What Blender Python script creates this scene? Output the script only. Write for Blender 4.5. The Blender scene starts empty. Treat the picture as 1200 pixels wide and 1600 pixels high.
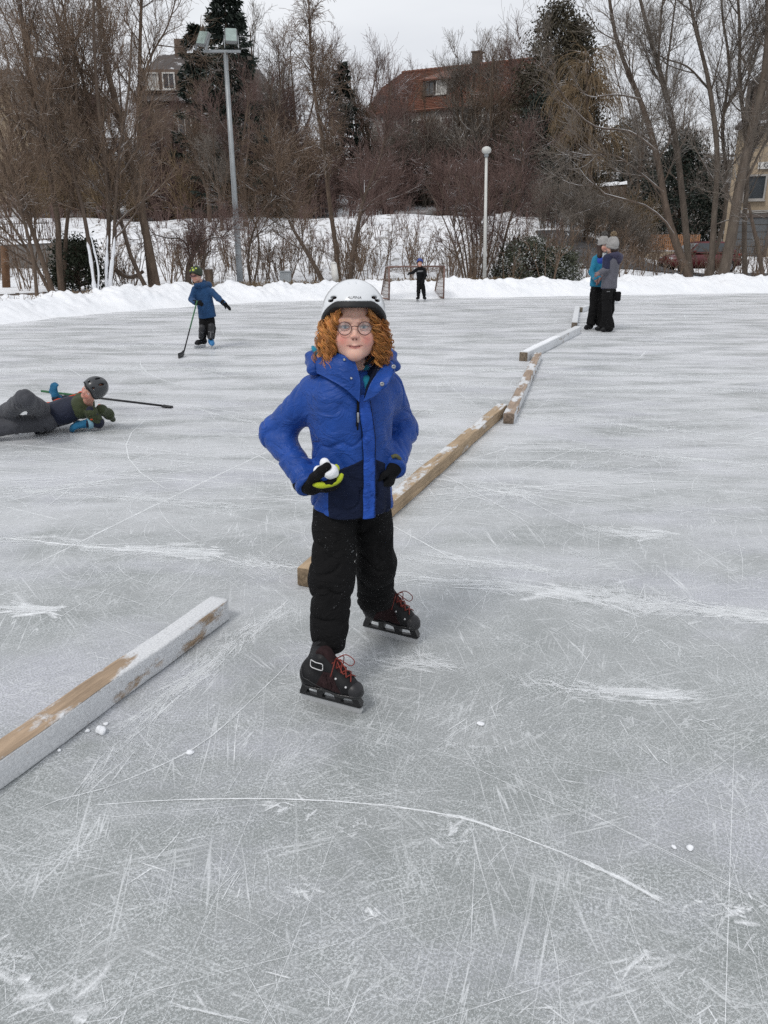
import bpy, math, random
import numpy as np
from mathutils import Vector, Matrix

scene = bpy.context.scene
R = math.radians
# ---------------------------------------------------------------- camera
FPX, PITCH, CAMH = 1202.0, R(19.3), 1.55
SP, CP = math.sin(PITCH), math.cos(PITCH)
cam_d = bpy.data.cameras.new('camera')
cam_d.sensor_fit = 'VERTICAL'
cam_d.sensor_height = 36.0
cam_d.lens = 36.0 * FPX / 1600.0
cam_d.clip_start, cam_d.clip_end = 0.05, 2000
cam = bpy.data.objects.new('camera', cam_d)
scene.collection.objects.link(cam)
cam.location = (0, 0, CAMH)
cam.rotation_euler = (R(90) - PITCH, 0, 0)
scene.camera = cam

# ---------------------------------------------------------------- sky, sun, exposure
SUN_EL, SUN_AZ = R(52), R(215)          # azimuth clockwise from +Y
world = bpy.data.worlds.new('World')
scene.world = world
world.use_nodes = True
nt = world.node_tree
nt.nodes.clear()
w_out = nt.nodes.new('ShaderNodeOutputWorld')
w_bg = nt.nodes.new('ShaderNodeBackground')
w_sky = nt.nodes.new('ShaderNodeTexSky')
w_sky.sky_type = 'NISHITA'
w_sky.sun_disc = False
w_sky.sun_elevation, w_sky.sun_rotation = SUN_EL, SUN_AZ
w_sky.air_density, w_sky.dust_density, w_sky.ozone_density = 1.0, 3.0, 1.0
w_tc = nt.nodes.new('ShaderNodeTexCoord')
w_no = nt.nodes.new('ShaderNodeTexNoise')
w_no.inputs['Scale'].default_value = 2.2
w_no.inputs['Detail'].default_value = 5
w_no.inputs['Distortion'].default_value = 0.4
w_mp = nt.nodes.new('ShaderNodeMapping')
w_mp.inputs['Scale'].default_value = (1, 1, 3.0)
nt.links.new(w_tc.outputs['Generated'], w_mp.inputs['Vector'])
nt.links.new(w_mp.outputs[0], w_no.inputs['Vector'])
w_cl = nt.nodes.new('ShaderNodeValToRGB')          # the closed cloud deck, thinner and thicker
w_cl.color_ramp.elements[0].position = 0.34
w_cl.color_ramp.elements[0].color = (6.5, 6.75, 7.25, 1)
w_cl.color_ramp.elements[1].position = 0.68
w_cl.color_ramp.elements[1].color = (8.7, 8.9, 9.2, 1)
nt.links.new(w_no.outputs[0], w_cl.inputs[0])
w_mx = nt.nodes.new('ShaderNodeMixRGB')
w_mx.inputs[0].default_value = 0.93
nt.links.new(w_sky.outputs[0], w_mx.inputs[1])
nt.links.new(w_cl.outputs[0], w_mx.inputs[2])
nt.links.new(w_mx.outputs[0], w_bg.inputs[0])
w_bg.inputs[1].default_value = 0.101
nt.links.new(w_bg.outputs[0], w_out.inputs[0])

sun_d = bpy.data.lights.new('sun', 'SUN')
sun_d.energy, sun_d.angle, sun_d.color = 1.25, R(14), (1.0, 0.97, 0.93)
sun = bpy.data.objects.new('sun', sun_d)
scene.collection.objects.link(sun)
sd = Vector((math.sin(SUN_AZ) * math.cos(SUN_EL), math.cos(SUN_AZ) * math.cos(SUN_EL), math.sin(SUN_EL)))
sun.rotation_euler = sd.to_track_quat('Z', 'Y').to_euler()
sun.location = (0, -20, 40)

vs_ = scene.view_settings
scene.display_settings.display_device = 'sRGB'
vs_.view_transform, vs_.look, vs_.exposure, vs_.gamma = 'Standard', 'None', 0.07, 1.0
vs_.use_curve_mapping = False
cy = scene.cycles
cy.use_denoising = False
cy.max_bounces, cy.diffuse_bounces, cy.glossy_bounces = 8, 3, 3
cy.transparent_max_bounces = 96
cy.caustics_reflective = cy.caustics_refractive = False

# ---------------------------------------------------------------- helpers: pixels of the photo to places at a known distance
def at(px, py, Y):
    dx, dv = (px - 600) / FPX, (800 - py) / FPX
    t = Y / (CP + dv * SP)
    return np.array((dx * t, Y, CAMH + (dv * CP - SP) * t))

def gnd(px, py, z=0.0):
    dx, dv = (px - 600) / FPX, (800 - py) / FPX
    t = (CAMH - z) / (SP - dv * CP)
    return np.array((dx * t, (CP + dv * SP) * t, z))

def nrm(v):
    v = np.asarray(v, float)
    return v / (np.linalg.norm(v, axis=-1, keepdims=True) + 1e-12)

# ---------------------------------------------------------------- helpers: objects
def thing(name, label, cat, loc=(0, 0, 0), group=None):
    o = bpy.data.objects.new(name, None)
    scene.collection.objects.link(o)
    o.empty_display_size = 0.1
    o.location = tuple(float(c) for c in loc)
    tag(o, label, cat, group)
    return o

def tag(o, label=None, cat=None, group=None, kind=None):
    if label: o['label'] = label
    if cat: o['category'] = cat
    if group: o['group'] = group
    if kind: o['kind'] = kind
    return o

def origin_of(o):
    p = np.zeros(3)
    while o is not None:
        p += np.array(o.location); o = o.parent
    return p

def mesh_data(name, V, faces, mat, smooth=True, cols=None):
    """faces: an (n,k) array or a list of such arrays / lists of tuples"""
    me = bpy.data.meshes.new(name)
    V = np.asarray(V, np.float32).reshape(-1, 3)
    if isinstance(faces, np.ndarray):
        faces = [faces]
    if len(faces) and not isinstance(faces[0], np.ndarray):
        by = {}
        for f in faces: by.setdefault(len(f), []).append(f)
        faces = [np.array(v, np.int64) for v in by.values()]
    faces = [f for f in faces if len(f)]
    nl = sum(f.size for f in faces); nf = sum(len(f) for f in faces)
    me.vertices.add(len(V)); me.vertices.foreach_set('co', V.ravel())
    me.loops.add(nl); me.polygons.add(nf)
    me.loops.foreach_set('vertex_index', np.concatenate([f.ravel() for f in faces]).astype(np.int32))
    tot = np.concatenate([np.full(len(f), f.shape[1], np.int32) for f in faces])
    st = np.concatenate([[0], np.cumsum(tot)[:-1]]).astype(np.int32)
    me.polygons.foreach_set('loop_start', st); me.polygons.foreach_set('loop_total', tot)
    me.polygons.foreach_set('use_smooth', np.full(nf, smooth, bool))
    if cols is not None:
        a = me.color_attributes.new('Col', 'FLOAT_COLOR', 'POINT')
        c = np.ones((len(V), 4), np.float32); c[:, :3] = cols
        a.data.foreach_set('color', c.ravel())
    if mat is not None:
        for m in (mat if isinstance(mat, (list, tuple)) else [mat]): me.materials.append(m)
    me.update(calc_edges=True); me.validate()
    return me

def part(name, V, F, mat, parent=None, smooth=True, cols=None):
    """one mesh object from world coordinates; a child keeps its coordinates relative to its parents"""
    V = np.asarray(V, float).reshape(-1, 3)
    if parent is not None: V = V - origin_of(parent)
    o = bpy.data.objects.new(name, mesh_data(name, V, F, mat, smooth, cols))
    scene.collection.objects.link(o)
    if parent is not None: o.parent = parent
    return o

def solo(name, V, F, mat, label, cat, loc, group=None, smooth=True):
    """a thing that is one mesh, its origin at loc"""
    loc = np.asarray(loc, float)
    o = bpy.data.objects.new(name, mesh_data(name, np.asarray(V, float) - loc, F, mat, smooth))
    scene.collection.objects.link(o)
    o.location = tuple(loc)
    return tag(o, label, cat, group)

def copy_tree(o, parent=None):
    c = o.copy(); scene.collection.objects.link(c); c.parent = parent
    for ch in list(o.children): copy_tree(ch, c)
    return c

class MB:
    """collects shapes into one mesh"""
    def __init__(s): s.V, s.F, s.n = [], {}, 0
    def add(s, V, F):
        V = np.asarray(V, float).reshape(-1, 3)
        if isinstance(F, np.ndarray): s.F.setdefault(F.shape[1], []).append(F + s.n)
        else:
            for f in F: s.F.setdefault(len(f), []).append(np.array([f]) + s.n)
        s.V.append(V); s.n += len(V); return s
    def get(s): return np.concatenate(s.V), [np.concatenate(v) for v in s.F.values()]
    def box(s, c, size, X=(1, 0, 0), Y=(0, 1, 0), Z=(0, 0, 1), bev=0.0):
        V, F = box_vf(c, size, X, Y, Z, bev); return s.add(V, F)
    def tube(s, pts, r, sides=8, cap=True):
        V, F = tube_vf(pts, r, sides, cap)
        return s.add_raw(V, F)
    def add_raw(s, V, Fs):
        for f in Fs: s.F.setdefault(f.shape[1], []).append(f + s.n)
        s.V.append(V); s.n += len(V); return s

def box_vf(c, size, X=(1, 0, 0), Y=(0, 1, 0), Z=(0, 0, 1), bev=0.0):
    c = np.asarray(c, float); X, Y, Z = nrm(X), nrm(Y), nrm(Z)
    hx, hy, hz = (v / 2 for v in size)
    if bev <= 0:
        V = [c + X * sx * hx + Y * sy * hy + Z * sz * hz for sz in (-1, 1) for sy in (-1, 1) for sx in (-1, 1)]
        F = np.array([(0, 2, 3, 1), (4, 5, 7, 6), (0, 1, 5, 4), (2, 6, 7, 3), (0, 4, 6, 2), (1, 3, 7, 5)])
        return np.array(V), F
    V = []; idx = {}
    for sz in (-1, 1):
        for sy in (-1, 1):
            for sx in (-1, 1):
                for k in range(3):
                    h = [hx - bev, hy - bev, hz - bev]; h[k] += bev
                    idx[(sx, sy, sz, k)] = len(V)
                    V.append(c + X * sx * h[0] + Y * sy * h[1] + Z * sz * h[2])
    F = []
    S = (-1, 1)
    def q(*k): F.append(tuple(idx[i] for i in k))
    for s in S:
        q((s, -1, -1, 0), (s, 1, -1, 0), (s, 1, 1, 0), (s, -1, 1, 0))
        q((-1, s, -1, 1), (1, s, -1, 1), (1, s, 1, 1), (-1, s, 1, 1))
        q((-1, -1, s, 2), (1, -1, s, 2), (1, 1, s, 2), (-1, 1, s, 2))
    for a in S:
        for b in S:
            q((a, b, -1, 0), (a, b, 1, 0), (a, b, 1, 1), (a, b, -1, 1))
            q((a, -1, b, 0), (a, 1, b, 0), (a, 1, b, 2), (a, -1, b, 2))
            q((-1, a, b, 1), (1, a, b, 1), (1, a, b, 2), (-1, a, b, 2))
            for d in S:
                q((a, b, d, 0), (a, b, d, 1), (a, b, d, 2))
    V = np.array(V); out = {}
    for f in F:
        p = V[list(f)]; n = np.cross(p[1] - p[0], p[2] - p[0])
        if np.dot(n, p.mean(0) - c) < 0: f = f[::-1]
        out.setdefault(len(f), []).append(f)
    fs = out[4] + [(t[0], t[1], t[2]) for t in out[3]]
    return V, fs

def tubes_np(P, Rr, sides=4, ref=None):
    """P (N,K,3), Rr (N,K): N open tubes as one set of vertices and quads"""
    N, K, _ = P.shape
    T = np.empty_like(P)
    T[:, 1:-1] = P[:, 2:] - P[:, :-2]; T[:, 0] = P[:, 1] - P[:, 0]; T[:, -1] = P[:, -1] - P[:, -2]
    T = nrm(T)
    if ref is None:
        m = nrm(P[:, -1] - P[:, 0])
        ref = np.where(np.abs(m[:, 2:3]) < 0.8, np.array([[0, 0, 1.0]]), np.array([[1.0, 0.2, 0]]))
    u = nrm(np.cross(T, ref[:, None, :])); w = np.cross(T, u)
    a = np.arange(sides) * 2 * math.pi / sides
    ring = u[:, :, None, :] * np.cos(a)[None, None, :, None] + w[:, :, None, :] * np.sin(a)[None, None, :, None]
    V = (P[:, :, None, :] + ring * Rr[:, :, None, None]).reshape(-1, 3)
    n, k, s = np.meshgrid(np.arange(N), np.arange(K - 1), np.arange(sides), indexing='ij')
    s2 = (s + 1) % sides
    b = n * K * sides
    F = np.stack([b + k * sides + s, b + k * sides + s2, b + (k + 1) * sides + s2, b + (k + 1) * sides + s], -1).reshape(-1, 4)
    return V, F

def tube_vf(pts, r, sides=8, cap=True):
    pts = np.asarray(pts, float); K = len(pts)
    r = np.full(K, r, float) if np.isscalar(r) else np.asarray(r, float)
    T = np.gradient(pts, axis=0); T = nrm(T)
    u = np.cross(T[0], (0, 0, 1.0) if abs(T[0][2]) < 0.9 else (1.0, 0, 0)); u = nrm(u)
    a = np.arange(sides) * 2 * math.pi / sides
    V = []
    for i in range(K):
        u = nrm(u - T[i] * np.dot(u, T[i])); w = np.cross(T[i], u)
        V.append(pts[i] + (np.outer(np.cos(a), u) + np.outer(np.sin(a), w)) * r[i])
    V = np.concatenate(V)
    k, s = np.meshgrid(np.arange(K - 1), np.arange(sides), indexing='ij'); s2 = (s + 1) % sides
    F = [np.stack([k * sides + s, k * sides + s2, (k + 1) * sides + s2, (k + 1) * sides + s], -1).reshape(-1, 4)]
    if cap:
        F.append(np.array([list(range(sides))[::-1], [(K - 1) * sides + i for i in range(sides)]]))
    return V, F

def smooth_path(pts, n):
    """Catmull-Rom through the points (any number of columns), n samples"""
    p = np.asarray(pts, float); m = len(p)
    if m == 2:
        t = np.linspace(0, 1, n)[:, None]; return p[0] * (1 - t) + p[1] * t
    q = np.vstack([2 * p[0] - p[1], p, 2 * p[-1] - p[-2]])
    d = np.r_[0, np.cumsum(np.linalg.norm(np.diff(p[:, :3], axis=0), axis=1))]
    u = np.interp(np.linspace(0, d[-1], n), d, np.arange(m))
    i = np.clip(u.astype(int), 0, m - 2); t = (u - i)[:, None]
    a, b, c, e = q[i], q[i + 1], q[i + 2], q[i + 3]
    return 0.5 * (2 * b + (c - a) * t + (2 * a - 5 * b + 4 * c - e) * t ** 2 + (3 * b - a - 3 * c + e) * t ** 3)

# ---------------------------------------------------------------- helpers: solid modelling with distance fields
def cap(P, a, b, r1, r2=None):
    a = np.asarray(a, np.float32); b = np.asarray(b, np.float32); r2 = r1 if r2 is None else r2
    ba = b - a; pa = P - a
    h = np.clip(pa @ ba / (ba @ ba + 1e-12), 0, 1)
    return np.linalg.norm(pa - h[:, None] * ba, axis=1) - (r1 + (r2 - r1) * h)

def ell(P, c, r, M=None):
    q = P - np.asarray(c, np.float32)
    if M is not None: q = q @ np.asarray(M, np.float32).T
    r = np.asarray(r, np.float32)
    k0 = np.linalg.norm(q / r, axis=1); k1 = np.linalg.norm(q / (r * r), axis=1)
    return k0 * (k0 - 1) / (k1 + 1e-9)

def rbox(P, c, half, rad, M=None):
    q = P - np.asarray(c, np.float32)
    if M is not None: q = q @ np.asarray(M, np.float32).T
    q = np.abs(q) - (np.asarray(half, np.float32) - rad)
    return np.linalg.norm(np.maximum(q, 0), axis=1) + np.minimum(q.max(1), 0) - rad

def smin(a, b, k):
    h = np.clip(0.5 + 0.5 * (b - a) / k, 0, 1)
    return b + (a - b) * h - k * h * (1 - h)

def smax(a, b, k): return -smin(-a, -b, k)

def chain(P, pts, rad, k=0.01):
    d = None
    for i in range(len(pts) - 1):
        e = cap(P, pts[i], pts[i + 1], rad[i], rad[i + 1])
        d = e if d is None else smin(d, e, k)
    return d

class Noise:
    """smooth pseudo-random field made of waves"""
    def __init__(s, freq, seed, n=7, stretch=(1, 1, 1)):
        g = np.random.default_rng(seed)
        k = g.normal(size=(n, 3)); k = k / np.linalg.norm(k, axis=1, keepdims=True)
        s.k = (k * (freq * 2 * math.pi * g.uniform(0.6, 1.5, (n, 1))) * np.array(stretch)).astype(np.float32)
        s.p = g.uniform(0, 6.283, n).astype(np.float32)
    def __call__(s, P): return np.sin(P.astype(np.float32) @ s.k.T + s.p).mean(1) * 1.6

_C8 = np.array([(i >> 2 & 1, i >> 1 & 1, i & 1) for i in range(8)])
_E12 = [(i, j) for i in range(8) for j in range(i + 1, 8) if bin(i ^ j).count('1') == 1]

def nets(D, lo, v):
    """naive surface nets on a dense grid"""
    S = D < 0
    n = np.array(D.shape)
    cnt = np.zeros(n - 1, np.int8)
    for c in _C8: cnt += S[c[0]:n[0] - 1 + c[0], c[1]:n[1] - 1 + c[1], c[2]:n[2] - 1 + c[2]]
    act = np.argwhere((cnt > 0) & (cnt < 8))
    idx = np.full(n - 1, -1, np.int64); idx[tuple(act.T)] = np.arange(len(act))
    val = np.stack([D[tuple((act + c).T)] for c in _C8], 1)
    acc = np.zeros((len(act), 3)); num = np.zeros(len(act))
    for i, j in _E12:
        a, b = val[:, i], val[:, j]; m = (a < 0) != (b < 0)
        t = np.where(m, a / np.where(m, a - b, 1), 0)
        p = _C8[i] + (_C8[j] - _C8[i]) * t[:, None]
        acc[m] += p[m]; num[m] += 1
    V = (act + acc / num[:, None]) * v + lo
    F = []
    for ax in range(3):
        o1, o2 = (ax + 1) % 3, (ax + 2) % 3
        sl0 = [slice(1, -1)] * 3; sl1 = [slice(1, -1)] * 3
        sl0[ax] = slice(0, -1); sl1[ax] = slice(1, None)
        A, B = S[tuple(sl0)], S[tuple(sl1)]
        e = np.argwhere(A != B)
        if not len(e): continue
        inside = A[tuple(e.T)]
        off = np.ones(3, int); off[ax] = 0
        e = e + off
        d1 = np.zeros(3, int); d1[o1] = 1; d2 = np.zeros(3, int); d2[o2] = 1
        q = np.stack([idx[tuple((e - d1 - d2).T)], idx[tuple((e - d2).T)], idx[tuple(e.T)], idx[tuple((e - d1).T)]], 1)
        q[~inside] = q[~inside][:, ::-1]
        F.append(q)
    F = np.concatenate(F)
    return V, F[(F >= 0).all(1)]

def solid(f, lo, hi, v, margin=2.4):
    """mesh of the zero level of f inside the box lo..hi at voxel size v; f is only evaluated near the surface"""
    lo, hi = np.asarray(lo, float), np.asarray(hi, float)
    B = 4
    n = (np.ceil((hi - lo) / (v * B)).astype(int)) * B
    nc = n // B
    g = np.stack(np.meshgrid(*[(np.arange(k) + 0.5) * v * B + l for k, l in zip(nc, lo)], indexing='ij'), -1).reshape(-1, 3).astype(np.float32)
    Dc = f(g).reshape(nc)
    Df = np.repeat(np.repeat(np.repeat(Dc, B, 0), B, 1), B, 2).astype(np.float32)
    m = np.abs(Df) < v * B * margin
    ii = np.argwhere(m)
    P = (ii * v + lo).astype(np.float32)
    Df[m] = f(P)
    Df[[0, -1]] = 1; Df[:, [0, -1]] = 1; Df[:, :, [0, -1]] = 1
    return nets(Df, lo, v)

def trace(f, O, D, n=40, far=0.6):
    """first hits of rays O + tD with f, by stepping"""
    O = np.asarray(O, np.float32); D = nrm(D).astype(np.float32)
    t = np.zeros(len(O), np.float32)
    for _ in range(n):
        d = f(O + D * t[:, None]); t = np.minimum(t + d * 0.85, far)
    return O + D * t[:, None]

def grad(f, P, e=0.002):
    g = np.stack([f(P + np.eye(3, dtype=np.float32)[i] * e) - f(P - np.eye(3, dtype=np.float32)[i] * e) for i in range(3)], 1)
    return nrm(g)

# ---------------------------------------------------------------- materials
def new_mat(name):
    m = bpy.data.materials.new(name); m.use_nodes = True
    t = m.node_tree; t.nodes.clear()
    out = t.nodes.new('ShaderNodeOutputMaterial'); b = t.nodes.new('ShaderNodeBsdfPrincipled')
    t.links.new(b.outputs[0], out.inputs[0])
    return m, t, b

class NT:
    """small node-graph builder"""
    def __init__(s, t): s.t = t
    def n(s, kind, **kw):
        nd = s.t.nodes.new(kind)
        for k, v in kw.items(): setattr(nd, k, v)
        return nd
    def put(s, nd, **ins):
        for k, v in ins.items():
            k = k.replace('_', ' ')
            sock = nd.inputs[k] if not k.isdigit() else nd.inputs[int(k)]
            if hasattr(v, 'is_linked') or hasattr(v, 'links'): s.t.links.new(v, sock)
            else: sock.default_value = v
        return nd
    def coord(s, which='Object'):
        return s.n('ShaderNodeTexCoord').outputs[which]
    def mapping(s, v, scale=(1, 1, 1), rot=(0, 0, 0), loc=(0, 0, 0)):
        m = s.n('ShaderNodeMapping'); s.t.links.new(v, m.inputs[0])
        m.inputs['Scale'].default_value = scale; m.inputs['Rotation'].default_value = rot; m.inputs['Location'].default_value = loc
        return m.outputs[0]
    def noise(s, v, scale, detail=3, rough=0.55, dist=0.0):
        m = s.n('ShaderNodeTexNoise'); s.t.links.new(v, m.inputs['Vector'])
        m.inputs['Scale'].default_value = scale; m.inputs['Detail'].default_value = detail
        m.inputs['Roughness'].default_value = rough; m.inputs['Distortion'].default_value = dist
        return m.outputs[0]
    def ramp(s, v, stops):
        r = s.n('ShaderNodeValToRGB'); s.t.links.new(v, r.inputs[0])
        e = r.color_ramp.elements
        while len(e) < len(stops): e.new(0.5)
        for i, (p, c) in enumerate(stops):
            e[i].position = p
            e[i].color = (c, c, c, 1) if np.isscalar(c) else (*c, 1)
        return r.outputs[0]
    def mix(s, f, a, b, mode='MIX'):
        m = s.n('ShaderNodeMixRGB', blend_type=mode)
        for sock, v in zip(m.inputs, (f, a, b)):
            if hasattr(v, 'links') or hasattr(v, 'is_linked'): s.t.links.new(v, sock)
            elif np.isscalar(v): sock.default_value = v if sock.type == 'VALUE' else (v, v, v, 1)
            else: sock.default_value = (*v, 1)
        return m.outputs[0]
    def math(s, op, a, b=0.0, clamp=False):
        m = s.n('ShaderNodeMath', operation=op, use_clamp=clamp)
        for sock, v in zip(m.inputs, (a, b)):
            if hasattr(v, 'links'): s.t.links.new(v, sock)
            else: sock.default_value = v
        return m.outputs[0]
    def bump(s, h, strength=0.3, dist=0.01):
        b = s.n('ShaderNodeBump'); s.t.links.new(h, b.inputs['Height'])
        b.inputs['Strength'].default_value = strength; b.inputs['Distance'].default_value = dist
        return b.outputs[0]
    def normal_z(s):
        g = s.n('ShaderNodeNewGeometry'); x = s.n('ShaderNodeSeparateXYZ')
        s.t.links.new(g.outputs['Normal'], x.inputs[0]); return x.outputs[2]

def plain(name, col, rough=0.6, var=0.15, scale=8, metal=0.0, bump=0.0, bscale=60, spec=0.4, coat=0.0, bdist=0.003):
    """a colour with faint uneven tone and relief"""
    m, t, b = new_mat(name); g = NT(t)
    v = g.coord()
    n = g.noise(v, scale, 4)
    c0 = tuple(max(0, c * (1 - var)) for c in col); c1 = tuple(min(1, c * (1 + var)) for c in col)
    t.links.new(g.ramp(n, [(0.3, c0), (0.7, c1)]), b.inputs['Base Color'])
    b.inputs['Metallic'].default_value = metal
    b.inputs['Specular IOR Level'].default_value = spec
    b.inputs['Coat Weight'].default_value = coat
    rn = g.noise(v, scale * 3, 3)
    t.links.new(g.ramp(rn, [(0.3, max(0.03, rough - 0.08)), (0.7, min(1, rough + 0.08))]), b.inputs['Roughness'])
    if bump:
        t.links.new(g.bump(g.noise(v, bscale, 4), bump, bdist), b.inputs['Normal'])
    return m

def fabric(name, col, rough=0.75, crease=0.35, scale=22, weave=900, dust=0.0, sheen=0.1, spec=0.3):
    """woven shell fabric: tone, crease relief, weave and specks of snow"""
    m, t, b = new_mat(name); g = NT(t)
    v = g.coord()
    n = g.noise(v, 14, 5)
    c0 = tuple(c * 0.84 for c in col); c1 = tuple(min(1, c * 1.14) for c in col)
    col_s = g.ramp(n, [(0.3, c0), (0.7, c1)])
    if dust:
        d = g.ramp(g.noise(v, 160, 3), [(0.70 - dust * 0.1, 0.0), (0.78, 1.0)])
        d2 = g.ramp(g.noise(v, 9, 3), [(0.5, 0.0), (0.65, 1.0)])
        col_s = g.mix(g.math('MULTIPLY', g.math('MULTIPLY', d, d2), 0.8), col_s, (0.75, 0.78, 0.8))
    t.links.new(col_s, b.inputs['Base Color'])
    b.inputs['Roughness'].default_value = rough
    b.inputs['Specular IOR Level'].default_value = spec
    b.inputs['Sheen Weight'].default_value = sheen
    b.inputs['Sheen Roughness'].default_value = 0.5
    ha = g.noise(g.mapping(v, (1, 1, 1.6)), scale, 4, 0.55, 1.0)
    h1 = g.math('ADD', g.math('MULTIPLY', g.math('ABSOLUTE', g.math('SUBTRACT', ha, 0.5)), 1.6), g.math('MULTIPLY', ha, 0.5))
    h2 = g.noise(v, weave, 1)
    n1 = g.bump(h1, crease, 0.02)
    bb = g.n('ShaderNodeBump'); t.links.new(h2, bb.inputs['Height']); t.links.new(n1, bb.inputs['Normal'])
    bb.inputs['Strength'].default_value = 0.12; bb.inputs['Distance'].default_value = 0.0008
    t.links.new(bb.outputs[0], b.inputs['Normal'])
    return m

def bark(name, col, snow=0.5, lichen=0.15):
    """bark with snow lying along the upper side of limbs"""
    m, t, b = new_mat(name); g = NT(t)
    v = g.coord()
    n = g.noise(g.mapping(v, (1, 1, 0.25)), 9, 5, 0.6)
    c = g.ramp(n, [(0.25, tuple(x * 0.55 for x in col)), (0.6, col), (0.85, tuple(x * 1.6 for x in col))])
    if lichen:
        l = g.ramp(g.noise(v, 2.5, 4), [(0.56, 0.0), (0.7, lichen)])
        c = g.mix(l, c, (0.12, 0.13, 0.085))
    if snow > 0:
        up = g.ramp(g.normal_z(), [(0.45, 0.0), (0.7, 1.0)])
        pat = g.ramp(g.noise(v, 1.3, 4), [(0.62 - 0.28 * snow, 0.0), (0.70 - 0.2 * snow, 1.0)])
        c = g.mix(g.math('MULTIPLY', up, pat), c, (0.82, 0.84, 0.87))
    t.links.new(c, b.inputs['Base Color'])
    b.inputs['Roughness'].default_value = 0.9
    b.inputs['Specular IOR Level'].default_value = 0.2
    t.links.new(g.bump(n, 0.5, 0.02), b.inputs['Normal'])
    return m

def vcol_mat(name, rough=0.5, sss=0.0, spec=0.4, bump=0.06, bscale=350):
    m, t, b = new_mat(name); g = NT(t)
    a = g.n('ShaderNodeVertexColor', layer_name='Col')
    n = g.noise(g.coord(), 60, 4)
    c = g.mix(0.25, a.outputs[0], g.mix(1.0, a.outputs[0], g.ramp(n, [(0.3, 0.8), (0.7, 1.15)]), 'MULTIPLY'))
    t.links.new(c, b.inputs['Base Color'])
    b.inputs['Roughness'].default_value = rough
    b.inputs['Specular IOR Level'].default_value = spec
    if sss:
        b.inputs['Subsurface Weight'].default_value = sss
        b.inputs['Subsurface Radius'].default_value = (0.012, 0.004, 0.002)
        b.inputs['Subsurface Scale'].default_value = 0.4
    t.links.new(g.bump(g.noise(g.coord(), bscale, 3), bump, 0.001), b.inputs['Normal'])
    return m
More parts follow.
